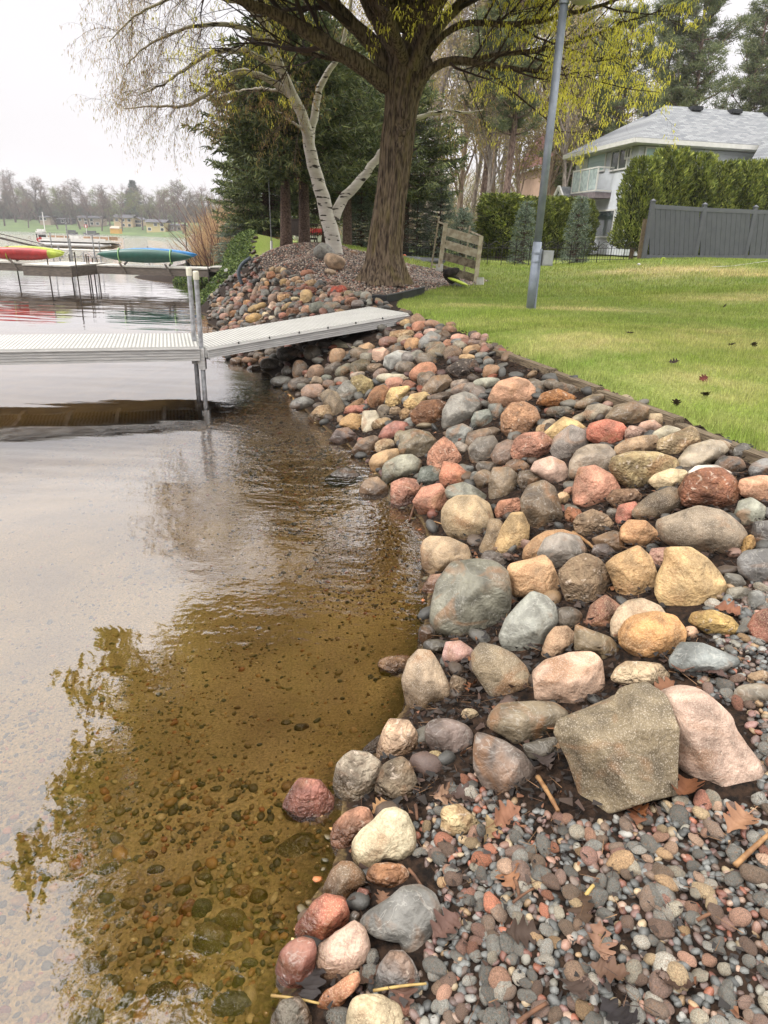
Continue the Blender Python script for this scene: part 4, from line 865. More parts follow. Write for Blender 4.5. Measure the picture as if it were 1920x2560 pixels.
# ------------------------------------------------------------------ words for colour and shape; a label for every stone
def colword(c):
    r, g_, b_ = c; mx_, mn = max(c), min(c); v = mx_; sat = (mx_ - mn) / max(mx_, 1)
    if sat < .10: return 'black' if v < 85 else 'dark grey' if v < 112 else 'grey' if v < 155 else 'pale grey'
    if b_ >= r: return 'dark blue grey' if v < 112 else 'blue grey'
    if sat < .2: return 'dark grey brown' if v < 105 else 'grey brown' if v < 150 else 'pale beige'
    if b_ > g_ * .92 and r > g_ * 1.12: return 'maroon' if v < 130 else 'mauve pink' if v < 175 else 'pink'
    if r > g_ * 1.45: return 'dark red' if v < 160 else 'orange red'
    if r > g_ * 1.22: return 'rust brown' if v < 165 else 'peach'
    return 'dark brown' if v < 125 else 'brown' if v < 160 else 'tan' if v < 190 else 'golden tan' if b_ < 130 else 'cream'
def shapeword(w_, h_, an):
    q = w_ / max(h_, 1)
    if q > 1.75: return 'long flat'
    if q > 1.3: return 'angular oblong' if an > .35 else 'oval'
    if q < .75: return 'upright'
    return 'blocky' if an > .45 else 'round'
heroes = [s for s in STONES if s['hero']]
used = {}
def short(t):
    for cut in (' left of', ' right of', ' behind', ' below', ' beside', ' at the', ' at ', ' near', ' with', ' in ', ' on ', ' among', ' tucked', ' standing', ' strewn', ' touching', ' cut by', ' against', ' just', ' half', ' sitting', ' topmost', ' full of', ','):
        i = t.find(cut)
        if i > 3: t = t[:i]
    return t
def relword(dx, dy): return ('right of' if dx > 0 else 'left of') if abs(dx) > abs(dy) else ('just below' if dy > 0 else 'just above')
def autolabel(s, noun='stone', pre=''):
    hs = sorted(heroes, key=lambda k: (k['px'] - s['px']) ** 2 + (k['py'] - s['py']) ** 2)
    base = f"{pre}{colword(s['rgb'])} {shapeword(s['w'], s['h'], s['ang'])} {noun}"
    for a in hs[:4]:
        L = f"{base} {relword(s['px'] - a['px'], s['py'] - a['py'])} the {short(a['hero'])}"
        if len(L.split()) <= 16 and L not in used: used[L] = 1; return L
    for sz in ('smaller ', 'other ', 'another '):
        for a in hs[:4]:
            L = f"{sz}{base} {relword(s['px'] - a['px'], s['py'] - a['py'])} the {short(a['hero'])}"
            if len(L.split()) <= 16 and L not in used: used[L] = 1; return L
    return ' '.join(L.split()[:16])
for s in STONES:
    if s['hero']: used[s['hero']] = 1
for s in STONES:
    if not s['hero']: s['o']['label'] = autolabel(s)
NB = len(STONES)

# ------------------------------------------------------------------ lots of small stones as one mesh each
BC = [(104,106,108),(84,86,88),(128,128,126),(150,148,142),(120,104,94),(98,84,74),(150,122,98),(182,152,118),(196,160,148),(184,128,112),(168,104,88),(120,84,80),(208,192,164),(134,112,108),(176,100,72)]
BW = np.array([14,14,10,7,8,8,8,5,4,5,4,4,2,5,3.]); BW /= BW.sum()
def pal(n, r, dark=1.0): return lin((np.array(BC) * .94 + 8)[r.choice(len(BC), n, p=BW)]) * ALB * dark * r.uniform(.75, 1.2, (n, 1))
def stone_field(name, pts, sizes, mat, r, lvl=2, flat=.62, cols=None, variants=14):
    U = [unit_stone(np.random.RandomState(900 + k), lvl, r.uniform(0, .6)) for k in range(variants)]
    F0 = U[0][1]; nv = len(U[0][0]); n = len(pts)
    var = r.randint(0, variants, n); V = np.zeros((n, nv, 3))
    UU = np.array([u[0] for u in U])[var]
    sc = np.stack([r.uniform(.85, 1.35, n), r.uniform(.7, 1.0, n), r.uniform(flat * .7, flat * 1.3, n)], 1) * np.asarray(sizes)[:, None]
    UU = UU * sc[:, None, :]
    a, b_, c_ = r.uniform(0, 6.28, n), r.normal(0, .35, n), r.normal(0, .35, n)
    def rot(X, ax, an):
        i, j = [(1, 2), (2, 0), (0, 1)][ax]; ca, sa = np.cos(an)[:, None], np.sin(an)[:, None]; Y = X.copy()
        Y[..., i] = X[..., i] * ca - X[..., j] * sa; Y[..., j] = X[..., i] * sa + X[..., j] * ca; return Y
    UU = rot(rot(rot(UU, 0, b_), 1, c_), 2, a) + np.asarray(pts)[:, None, :]
    F = (F0[None] + (np.arange(n) * nv)[:, None, None]).reshape(-1, 3)
    if cols is None: cols = pal(n, r)
    me = mesh(name, UU.reshape(-1, 3), F, mat, smooth=True, colors=np.repeat(cols, nv, 0))
    return link(name, me)
def vc_mat(name, rough=.6, sc=40, lo=.72, hi=1.15, bump=.5, trans=0):
    m = bpy.data.materials.new(name); m.use_nodes = True; t = m.node_tree; b = t.nodes['Principled BSDF']; L = t.links.new; N = t.nodes.new
    at = N('ShaderNodeAttribute'); at.attribute_name = 'Col'; tc = N('ShaderNodeTexCoord')
    n1 = N('ShaderNodeTexNoise'); n1.inputs['Scale'].default_value = sc; n1.inputs['Detail'].default_value = 5; L(tc.outputs['Object'], n1.inputs['Vector'])
    n2 = N('ShaderNodeTexNoise'); n2.inputs['Scale'].default_value = sc * 9; n2.inputs['Detail'].default_value = 2; L(tc.outputs['Object'], n2.inputs['Vector'])
    ad = N('ShaderNodeMath'); ad.operation = 'ADD'; L(n1.outputs['Fac'], ad.inputs[0]); L(n2.outputs['Fac'], ad.inputs[1])
    mr = N('ShaderNodeMapRange'); L(ad.outputs[0], mr.inputs[0])
    for i, x in enumerate((.7, 1.3, lo, hi)): mr.inputs[i + 1].default_value = x
    sc2 = N('ShaderNodeVectorMath'); sc2.operation = 'SCALE'; L(at.outputs['Color'], sc2.inputs[0]); L(mr.outputs[0], sc2.inputs['Scale'])
    L(sc2.outputs[0], b.inputs['Base Color']); b.inputs['Roughness'].default_value = rough
    if bump:
        bp = N('ShaderNodeBump'); bp.inputs['Strength'].default_value = bump; bp.inputs['Distance'].default_value = .003; L(n2.outputs['Fac'], bp.inputs['Height']); L(bp.outputs[0], b.inputs['Normal'])
    if trans:
        tl = N('ShaderNodeBsdfTranslucent'); ms = N('ShaderNodeMixShader'); ms.inputs[0].default_value = trans; L(sc2.outputs[0], tl.inputs[0]); L(b.outputs[0], ms.inputs[1]); L(tl.outputs[0], ms.inputs[2]); L(ms.outputs[0], [q for q in t.nodes if q.type == 'OUTPUT_MATERIAL'][0].inputs[0])
    return m
M_peb = vc_mat('pebble_mix', rough=.45); M_rub = vc_mat('rubble_mix', sc=18)
M_leafv = vc_mat('leaf_mix', rough=.75, sc=30, bump=0); M_wetleaf = vc_mat('wet_litter', rough=.75, sc=40, bump=0)
BXY = np.array([[s['q'][0], s['q'][1], s['s'] * 1.0] for s in STONES])
def clear_of(x, y, k=.62):
    d = np.hypot(x[:, None] - BXY[:, 0], y[:, None] - BXY[:, 1]) - BXY[:, 2] * k
    return d.min(1) > 0
def world_scatter(n, x0, x1, y0, y1, r, spacing=None):
    x = r.uniform(x0, x1, n); y = r.uniform(y0, y1, n)
    if spacing:
        key = np.floor(x / spacing) * 100003 + np.floor(y / spacing)
        _, i = np.unique(key, return_index=True); i = np.sort(i); x, y = x[i], y[i]
    return x, y
lake_near = lake
riprap = [tuple(s) for s in shore[:17]] + [tuple(P(x, y, .05)[:2]) for x, y in [(545, 815), (524, 790), (524, 760), (545, 738)]] + [tuple(P(600, 715, .5)[:2]), tuple(P(640, 640, 1.2)[:2])] + [tuple(P(x, y, z)[:2]) for x, y, z in [(655, 655, 1.25), (682, 678, 1.14), (750, 695, 1.08), (813, 707, 1.02), (875, 726, .95), (928, 748, .88)]] + [tuple(q[:2]) for q in lawn_edge[:9]][::-1] + [tuple(P(1920, 1420, .5)[:2]), tuple(P(1700, 1480, .4)[:2]), tuple(P(1460, 1800, .3)[:2]), tuple(P(1240, 1830, .15)[:2]), tuple(P(1000, 2100, .1)[:2])]
# rubble under and between the larger stones, coloured dark so the gaps look shaded
r = np.random.RandomState(5)
x, y = world_scatter(9000, -6, 3.2, 1.2, 24, r, .10)
k = inpoly(x, y, riprap); x, y = x[k], y[k]; z = Hf(x, y)
keep = z > -.12; x, y, z = x[keep], y[keep], z[keep]
sz = r.uniform(.04, .085, len(x)) * np.clip(.6 + y * .05, .7, 1.15)
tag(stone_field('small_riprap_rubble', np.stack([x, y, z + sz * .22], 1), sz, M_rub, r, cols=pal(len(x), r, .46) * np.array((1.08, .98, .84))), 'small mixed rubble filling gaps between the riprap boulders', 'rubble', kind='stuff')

# ------------------------------------------------------------------ pebble bed in the foreground
gpoly_px = [(1010, 2100), (1100, 1980), (1210, 1920), (1300, 2010), (1440, 2060), (1560, 2040), (1700, 1990), (1850, 2020), (1900, 1980), (1870, 1860), (1800, 1780), (1760, 1720), (1740, 1690), (1790, 1600), (1760, 1480), (2300, 1380), (2500, 2900), (760, 2900), (830, 2420), (900, 2380), (1060, 2420), (1090, 2300), (1100, 2200)]
r = np.random.RandomState(8)
x, y = world_scatter(26000, -.5, 3.0, .55, 3.4, r, .026)
px, py = proj(np.stack([x, y, Hf(x, y)], 1))
bx = np.array([(s['px'], s['py'], s['w'] / 2, s['h'] / 2) for s in STONES])
def outside_px(px, py, k=.92): return (((px[:, None] - bx[:, 0]) / (bx[:, 2] * k)) ** 2 + ((py[:, None] - bx[:, 1]) / (bx[:, 3] * k)) ** 2).min(1) > 1
litter = vnoise(px / 100, py / 100, 1.6, 77) + np.clip((1500 - px) / 500, 0, 1.2) * np.clip((2350 - py) / 300, 0, 1)       # patches where wet leaves cover the gravel
k = inpoly(px, py, gpoly_px) & outside_px(px, py, .86) & (litter < r.uniform(.1, 1.5, len(px)))
x, y, px, py = x[k], y[k], px[k], py[k]; z = Hf(x, y); n = len(x)
sz = np.exp(r.normal(-4.12, .33, n)); sz = np.clip(sz, .009, .034)
inview = (px > -20) & (px < 1940) & (py < 2580)
dist = np.linalg.norm(np.stack([x, y, z], 1) - CAM, axis=1)
PC = [(124,126,126),(104,106,106),(148,150,150),(176,174,170),(142,118,112),(166,128,122),(186,146,130),(198,168,150),(190,122,98),(160,108,94),(206,184,152),(138,120,110),(196,164,128),(130,108,102),(166,162,152)]
PW = np.array([18,20,12,7,6,5,5,4,4,3,4,9,4,6,6.]); PW /= PW.sum()
ci = r.choice(len(PC), n, p=PW)
score = np.where(inview, sz / dist, 0); order = np.argsort(-score); ind = np.zeros(n, bool); ind[order[:295]] = True
# protos shared by the individual pebbles
PROT = []
for k in range(16):
    U, F = unit_stone(np.random.RandomState(300 + k), 3, r.uniform(0, .6)); U = U * np.array([r.uniform(1.0, 1.35), r.uniform(.75, 1.0), r.uniform(.5, .75)])
    PROT.append([mesh('river_pebble', U, F, SM[kk], smooth=True) for kk in ('slate', 'granite', 'sand')])
psp = {}
for i in np.where(ind)[0]:
    rgb = PC[ci[i]]; kk = 0 if max(rgb) - min(rgb) < 20 else (1 if r.rand() < .5 else 2)
    o = link('river_pebble', PROT[r.randint(16)][kk], loc=(x[i], y[i], z[i] + sz[i] * .42))
    o.scale = (sz[i],) * 3; o.rotation_euler = (r.normal(0, .3), r.normal(0, .3), r.uniform(0, 6.28)); o.color = A(np.clip(np.array(rgb) * np.array((1.02, 1, .95)) * r.uniform(.88, 1.15), 0, 255), .66)
    s = dict(px=px[i], py=py[i], w=r.uniform(.9, 1.7), h=1, rgb=rgb, ang=r.rand() * .6)
    tag(o, autolabel(s, 'pebble', 'small ' if sz[i] < .017 else ''), 'pebble', 'loose river pebbles on the gravel bed')
ns = ~ind
pts = np.stack([x, y, z + sz * .3], 1)[ns]; col = lin(np.array(PC)[ci[ns]]) * np.array((1.02, 1.0, .95)) * ALB * r.uniform(.45, .85, (ns.sum(), 1))
x2, y2 = world_scatter(40000, -.5, 3.0, .55, 3.4, r, .021)
p2, q2 = proj(np.stack([x2, y2, Hf(x2, y2)], 1)); k = inpoly(p2, q2, gpoly_px) & outside_px(p2, q2, .86); x2, y2 = x2[k], y2[k]
s2 = r.uniform(.008, .016, len(x2)); pts = np.concatenate([pts, np.stack([x2, y2, Hf(x2, y2) + s2 * .1], 1)]); szs = np.concatenate([sz[ns], s2])
col = np.concatenate([col, lin(np.array(PC)[r.choice(len(PC), len(x2), p=PW)]) * np.array((1.02, 1.0, .95)) * ALB * r.uniform(.38, .75, (len(x2), 1))])
tag(stone_field('pebble_bed', pts, szs, M_peb, r, lvl=2, cols=col), 'bed of small mixed river pebbles in the foreground', 'pebbles', kind='stuff')

# rock mulch on the mound round the big tree
x, y = world_scatter(60000, -5, 3.4, 11.5, 21, r, .055)
k = inpoly(x, y, mulch); x, y = x[k], y[k]; z = Hf(x, y) + .015 * vnoise(x, y, 2.5, 4); s2 = r.uniform(.018, .034, len(x))
mc = [(142,122,108),(168,142,124),(116,108,102),(92,84,78),(160,108,86),(182,158,138),(122,96,82),(200,184,166)]
tag(stone_field('mulch_pebbles', np.stack([x, y, z + s2 * .3], 1), s2, M_peb, r, lvl=1, cols=lin(np.array(mc)[r.randint(0, 8, len(x))]) * ALB * r.uniform(.7, 1.15, (len(x), 1))), 'grey and pink rock mulch covering the mound round the big tree', 'rock mulch', kind='stuff')

# ------------------------------------------------------------------ stones under water
SUB = [(1180,1020,0,0,0,None)]
subm = [((350,885),(440,880),(490,930),(470,1010),(400,1120),(300,1290),(220,1270),(140,1230),(70,1180),(60,1120),(150,1050),(240,960))]
add_stone([ (600 + a * .4219, 1700 + b_ * .4219) for a, b_ in subm[0]], (158, 140, 84), 'sand', .3, 'large olive yellow boulder lying under shallow water', base=tuple(P(710, 2172, -.115)), name='submerged_stone', group='stones lying under the shallow water')
UW = [(930,1250,90,104,0,(88,92,70)),(862,1250,66,120,35,(170,92,60)),(1065,1300,140,110,0,(140,122,74)),(1030,1222,52,34,-20,(170,124,74)),(1040,1180,92,58,-20,(120,110,76)),(940,1112,84,66,-10,(118,106,72)),(1112,1170,98,84,-10,(160,112,60)),(1192,1192,84,86,0,(130,96,62)),(1302,1357,72,42,0,(90,86,70)),(1240,1447,62,52,-20,(72,72,62)),(1095,1420,74,50,-20,(126,92,66)),(1063,1507,74,54,10,(158,92,60)),(1152,1500,74,62,0,(92,84,66)),(872,1482,56,64,0,(180,98,72)),(875,1612,84,52,0,(186,108,58)),(1045,1592,48,62,0,(190,120,60)),(1102,1592,64,92,0,(92,86,66)),(888,1702,62,62,0,(150,88,64)),(128,1605,84,56,0,(196,110,72)),(18,1722,64,62,0,(196,98,66)),(1212,1375,44,76,20,(182,96,70)),(505,1060,86,66,-10,(96,84,58)),(768,1132,66,38,-10,(120,108,72)),(612,1120,52,32,0,(150,126,78)),(1278,1285,72,56,0,(136,80,66)),(1425,1180,52,40,0,(196,102,70)),(985,1395,190,150,20,(128,116,78)),(745,1650,150,130,0,(88,82,62)),(1085,1700,210,130,0,(96,94,88)),(560,1320,50,36,0,(120,104,70)),(440,1500,110,70,0,(104,98,80)),(300,1570,60,50,0,(150,96,72)),(520,1480,60,50,0,(110,100,78)),(680,1450,54,50,0,(100,92,66)),(780,1240,46,50,0,(84,82,60)),(700,1000,60,50,0,(130,84,60)),(640,1010,50,36,0,(100,92,62)),(840,1160,90,60,-10,(112,98,66)),(720,1060,80,46,0,(108,98,66)),(600,1220,80,60,0,(140,118,74)),(770,1390,60,46,0,(120,80,60)),(950,1640,110,60,0,(84,80,64)),(1200,1300,50,34,0,(70,72,60)),(905,340,46,24,0,(190,150,86)),(925,670,44,34,0,(70,74,60)),(1130,680,44,24,0,(78,80,66)),(540,415,56,34,0,(90,84,66)),(1390,405,66,40,0,(64,66,56)),(1320,385,50,34,0,(120,100,60)),(815,665,44,36,0,(170,130,76)),(760,670,46,30,0,(150,110,70)),(895,735,44,34,0,(160,96,60)),(1130,822,40,28,0,(170,104,80)),(1098,862,36,30,0,(205,150,110)),(1000,930,34,26,0,(200,160,84)),(1080,988,42,36,0,(196,158,92)),(1235,925,80,48,0,(96,86,58)),(705,852,34,30,0,(190,160,100)),(1010,1025,60,34,0,(104,96,64)),(735,1190,40,34,0,(120,100,70)),(655,1335,50,30,0,(84,80,60)),(610,890,40,20,0,(190,170,110)),(1120,1350,60,56,0,(104,92,64))]
for i, q in enumerate(UW):
    add_stone(C6(q[:5]), q[5], ('sand', 'slate', 'granite')[i % 3], [.1, .4, .25][i % 3], None, lvl=3, lift=.12, depth=.7, name='submerged_stone', group='stones lying under the shallow water')
    s = STONES[-1]; s['o']['label'] = autolabel(s, 'stone', 'submerged '); s['o'].location.z = min(s['o'].location.z, -s['s'] * .62 - .012)
# bed gravel
r = np.random.RandomState(14)
x, y = world_scatter(90000, -4.2, .9, .6, 9.5, r, None)
z = Hf(x, y); dsh = segdist(x, y, [tuple(s) for s in shore], False)
pn = vnoise(x, y, 2.2, 51)
k = (z < -.005) & (r.rand(len(x)) < np.clip(1.5 - dsh * .60 + .40 * pn, .05, 1)) & ~((pn < -.25) & (r.rand(len(x)) < .7))
x, y, z, dsh = x[k], y[k], z[k], dsh[k]
s2 = np.exp(r.normal(-5.1, .50, len(x))) * np.where(y < 2.0, 1.45, 1); s2 = np.clip(s2 * (1 + .10 * np.clip(y - 3, 0, 6)), .0035, .034)
uc = [(134,112,70),(96,84,58),(168,132,80),(196,146,86),(144,116,72),(112,94,62),(184,116,70),(222,192,136),(84,78,60),(154,120,76)]
tag(stone_field('lake_bed_gravel', np.stack([x, y, z + s2 * .15], 1), s2, M_peb, r, lvl=1, flat=.5, variants=18, cols=lin(np.array(uc)[r.randint(0, 10, len(x))]) * ALB * 1.15 * r.uniform(.7, 1.15, (len(x), 1))), 'fine gravel scattered on the sandy lake bed under clear water', 'gravel', kind='stuff')

# ------------------------------------------------------------------ wet leaf litter, twigs
sp_ = Soup(); r = np.random.RandomState(3)
x, y = world_scatter(46000, -.6, 3.0, .9, 9, r)
px, py = proj(np.stack([x, y, Hf(x, y)], 1))
lz = vnoise(px / 100, py / 100, 1.6, 77) + np.clip((1500 - px) / 500, 0, 1.2) * np.clip((2350 - py) / 300, 0, 1)
inside = inpoly(px, py, gpoly_px)
zz = Hf(x, y); k = (zz > .012) & np.where(inside, lz > r.uniform(-.7, .9, len(x)), (inpoly(x, y, riprap) | inpoly(px, py, [(1010, 2110), (1000, 1850), (1070, 1700), (1380, 1760), (1900, 1480), (2300, 1500), (1900, 1800), (1450, 2050), (1200, 1980)])) & (r.rand(len(x)) < np.where(y < 4, .85, .35)))
x, y, zz, inside = x[k], y[k], zz[k], inside[k]; n = len(x)
d = rdir(n, r); d[:, 2] *= .35; L = r.uniform(.010, .042, n)[:, None] * np.where(inside, .6, 1.)[:, None]; wv = perp(d, r) * r.uniform(.25, .5, (n, 1)) * L; wv[:, 2] *= .5
lc = [(40,30,24),(28,22,18),(66,44,32),(110,70,44),(62,46,36),(28,22,20),(128,84,52),(52,44,40)]
lw = np.array([5, 6, 3, 1.1, 4, 6, .6, 4]); lw /= lw.sum()
sp_.quads(np.stack([x, y, zz + r.uniform(.006, .034, n)], 1), d * L, wv, lin(np.array(lc)[r.choice(8, n, p=lw)]) * ALB)
n = 3600; j = r.randint(0, len(x), n); d = rdir(n, r); d[:, 2] *= .15; L = r.uniform(.03, .09, n)[:, None]
sp_.quads(np.stack([x[j], y[j], zz[j] + r.uniform(.012, .03, n)], 1), d * L, perp(d, r) * .0012, lin(np.array([(96,66,44),(54,38,28),(140,104,70)])[r.randint(0, 3, n)]) * ALB)
tag(sp_.build('leaf_litter', M_wetleaf), 'dark wet shredded leaf litter between the boulders and pebbles', 'leaf litter', kind='stuff')

# oak leaves, each its own thing
def oak_leaf(r, L):
    n = 26; up_ = []
    for i in range(n):
        t_ = i / (n - 1); env = math.sin(math.pi * min(1, t_ * 1.02)) ** .7 * .42
        lob = .5 + .5 * math.cos(t_ * math.pi * 7.6 + .4)
        up_.append((t_ * L, env * L * (.40 + .60 * lob ** .7)))
    V = []; F = []
    cu, cb, tw = r.uniform(.2, 1.0), r.uniform(-.6, .9), r.uniform(-.5, .5)
    for (a, b_) in up_:
        for s in (-1, -.5, 0, .5, 1):
            yy = b_ * s; zz = cu * abs(yy) ** 1.3 * 2.2 + cb * ((a / L - .5) ** 2) * L + tw * yy * (a / L) + .002 * r.normal()
            V.append((a - L / 2 + .12 * L * abs(s) * b_ / L, yy, zz))
    for i in range(n - 1):
        for j_ in range(4): q = i * 5 + j_; F.append((q, q + 1, q + 6, q + 5))
    st = len(V); w_ = .012 * L
    V += [(-L / 2 + .02, w_, 0), (-L / 2 + .02, -w_, 0), (-L / 2 - .22 * L, -w_ * .6, .004), (-L / 2 - .22 * L, w_ * .6, .004)]; F.append((st, st + 1, st + 2, st + 3))
    return np.array(V), F
M_leaf = M('dead_oak_leaf', (255, 250, 245), (205, 190, 180), scale=22, rough=.7, ramp=(.35, .7)); 
t = M_leaf.node_tree; oi = t.nodes.new('ShaderNodeObjectInfo'); mxn = t.nodes.new('ShaderNodeMix'); mxn.data_type = 'RGBA'; mxn.blend_type = 'MULTIPLY'; mxn.inputs[0].default_value = 1
rampn = [q for q in t.nodes if q.type == 'VALTORGB'][0]; t.links.new(rampn.outputs[0], mxn.inputs[6]); t.links.new(oi.outputs['Color'], mxn.inputs[7]); t.links.new(mxn.outputs[2], t.nodes['Principled BSDF'].inputs['Base Color'])
C5 = lambda x, y: (1200 + x * .434, 1900 + y * .434)
c4 = lambda x, y: (600 + x * .4219, 1700 + y * .4219)
c3 = lambda x, y: (960 + x * .5787, 1260 + y * .5787)
c2f = lambda x, y: (1000 + x * .5546, 860 + y * .5546)
LEAVES = [(*C5(165, 655), (206,142,96), .085, 'tan oak leaf lying on dark pebbles'), (*C5(590, 850), (112,84,60), .085, 'brown oak leaf beside a blue grey pebble'), (*C5(690, 1060), (196,146,116), .085, 'pale pinkish star shaped oak leaf in the pebble bed'), (*C5(750, 1215), (142,106,84), .08, 'faded brown oak leaf below the pale star shaped leaf'), (*C5(1500, 345), (218,160,118), .10, 'bright tan oak leaf near the right edge'), (*C5(890, 280), (168,96,44), .08, 'rust orange leaf at the foot of the biggest boulder'), (*C5(1190, 175), (170,104,62), .12, 'curled orange brown leaf under the pale pink boulder'), (*C5(810, 1480), (60,54,58), .09, 'black wet leaf at the bottom edge'), (*C5(140, 320), (206,140,104), .10, 'orange tan oak leaf right of the pale yellow limestone'), (*c4(830, 750), (214,160,100), .06, 'tan leaf wedged behind the kidney shaped boulder'), (*c4(1230, 690), (204,160,126), .09, 'pale curled leaf above the pale yellow limestone'), (*c4(1330, 680), (110,86,78), .08, 'dull purple brown leaf above the limestone'), (*c4(1470, 900), (232,200,142), .09, 'cream yellow oak leaf touching the pale yellow limestone'), (*c4(1220, 1462), (142,104,92), .09, 'purple brown oak leaf right of the slate slab'), (*c4(965, 1860), (128,88,70), .08, 'brown leaf below the blue grey angular stone'), (*c4(745, 1770), (112,82,64), .08, 'wet brown leaf beside the orange pink wedge'), (*c4(845, 1305), (176,128,96), .055, 'small tan leaf on the slate slab'), (*c4(430, 1790), (66,58,58), .09, 'dark leaf on the submerged wine red slab'), (*c3(1300, 705), (156,112,92), .12, 'large brown oak leaf lying on the flat blue slate block'), (*c3(1420, 730), (122,92,84), .10, 'dark brown leaf on the right of the slate block'), (*c3(1490, 455), (186,118,82), .10, 'reddish tan leaf right of the golden sandstone boulder'), (*c3(380, 785), (176,110,66), .07, 'rust leaf left of the olive brown boulder'), (*c3(1210, 790), (178,116,76), .08, 'orange brown leaf on top of the pale lumpy rock'), (*c3(740, 1040), (196,156,112), .05, 'small straw coloured leaf left of the biggest boulder'), (*c3(690, 1100), (92,78,74), .09, 'grey brown wet leaf above the reed stem'), (*c3(1090, 1330), (150,88,50), .08, 'rusty curled leaf right below the biggest boulder'), (*c3(280, 1250), (118,88,74), .09, 'dark curled leaf in the litter left of the pear shaped boulder'), (*C5(240, 1000), (96,74,60), .08, 'dark brown wet leaf in the pebble bed left side'), (*C5(540, 1290), (104,84,74), .09, 'grey brown leaf near the bottom middle'), (*C5(1130, 1290), (98,70,54), .08, 'dark rust leaf near the bottom right')]
for i, (px_, py_, rgb, L, lb) in enumerate(LEAVES):
    r = np.random.RandomState(40 + i); V, F = oak_leaf(r, L * 1.15)
    q = Gf(px_, py_, .03); rx, ry, rz = r.normal(0, .25), r.normal(0, .25), r.uniform(0, 6.28)
    o = link('oak_leaf', mesh('oak_leaf', V, F, M_leaf, smooth=True), loc=tuple(q)); o.rotation_euler = (rx + .2, ry, rz); o.color = A([np.mean(rgb) + (q_ - np.mean(rgb)) * .8 for q_ in rgb], .58)
    tag(o, lb, 'leaf', 'dead oak leaves on the shore')
for i, (px_, py_) in enumerate([(1760, 945), (1763, 985), (1690, 1010), (1575, 833), (1830, 862), (1885, 862), (1812, 766), (1685, 907)]):
    r = np.random.RandomState(90 + i); V, F = oak_leaf(r, .09); q = Gf(px_, py_, .03)
    o = link('lawn_leaf', mesh('lawn_leaf', V, F, M_leaf, smooth=True), loc=tuple(q)); o.rotation_euler = (r.normal(0, .5), r.normal(0, .5), r.uniform(0, 6.28)); o.color = A((120, 50, 40) if i == 0 else (70, 56, 44))
    tag(o, ['dark red leaf standing out on the lawn near the timber edging', 'small dark leaf just below the red leaf on the lawn', 'dark leaf clump lying on the grass above the right boulders', 'dark leaf in the middle of the lawn', 'dark leaf on the thin grass at the right', 'dark leaf at the right edge of the lawn', 'dead leaf by the dry patch below the fence', 'brown leaf in the grass right of the yellow patch'][i], 'leaf', 'dead leaves on the lawn')

# sticks and straws
M_reed = M('reed_stem', (168, 130, 88), (132, 96, 64), scale=30, rough=.6); M_wood = M('old_stick', (118, 84, 62), (84, 60, 46), scale=30, rough=.8); M_straw = M('straw', (184, 158, 96), (150, 122, 74), scale=20, rough=.6)
ST = [(*c3(665, 1180), *c3(752, 1325), .008, M_reed, 'reed_stem', 'thick jointed tan reed stem left of the biggest boulder'), (*C5(1470, 608), *C5(1680, 415), .008, M_reed, 'wooden_stick', 'straight orange brown stick at the right edge of the pebble bed'), (*c4(185, 1870), *c4(470, 1917), .004, M_straw, 'straw', 'yellow straw sticking out over the water at the bottom'), (*c4(790, 1842), *c4(1105, 1800), .004, M_straw, 'straw', 'pale straw lying across the blue grey angular stone'), (500 + 1312 * .434, 740 + 985 * .434, 500 + 1205 * .434, 740 + 1295 * .434, .010, M_wood, 'reed_stem', 'long grey reed leaning between the rosy stones at the shore'), (*c2f(780, 850), *c2f(872, 917), .010, M_reed, 'reed_stem', 'tan reed piece in front of the dark brown wedge'), (*C5(200, 680), *C5(228, 792), .006, M_wood, 'stick', 'short brown stick beside the tan oak leaf'), (*C5(188, 822), *C5(312, 738), .004, M_wood, 'stick', 'thin reddish stick crossing the dark litter'), (*C5(215, 1515), *C5(385, 1400), .006, M_wood, 'stick', 'brown stick at the bottom left of the pebble bed'), (*C5(610, 780), *C5(655, 722), .006, M_straw, 'straw', 'short pale straw chip above the blue grey pebble'), (*C5(1250, 925), *C5(1345, 880), .005, M_wood, 'stick', 'small rusty stick at the right of the pebble bed'), (*c4(1000, 1120), *c4(1085, 1235), .005, M_wood, 'stick', 'purplish stick pointing down toward the slate slab'), (*c4(1040, 740), *c4(1050, 830), .006, M_wood, 'stick', 'short upright brown stick right of the grey brown pointed stone'), (*c2f(125, 795), *c2f(190, 812), .005, M_reed, 'reed_stem', 'short reed stub at the waterline')]
for x1, y1, x2, y2, rd, mt, nm, lb in ST:
    a = Gf(x1, y1, .035); b_ = Gf(x2, y2, .035); mid_ = (a + b_) / 2 + np.array([.003, 0, .006])
    mb = MB(); pts = [a + (b_ - a) * t_ + np.array([0, 0, .004 * math.sin(t_ * 3.1)]) for t_ in np.linspace(0, 1, 9)]
    rr_ = [rd * (1.0 if nm != 'reed_stem' or k_ % 3 else 1.22) * (1 - .25 * k_ / 8) for k_ in range(9)]
    o = mb.tube(pts, rr_, 8).build(nm, mt, smooth=True); tag(o, lb, 'stick' if mt is M_wood else 'reed')

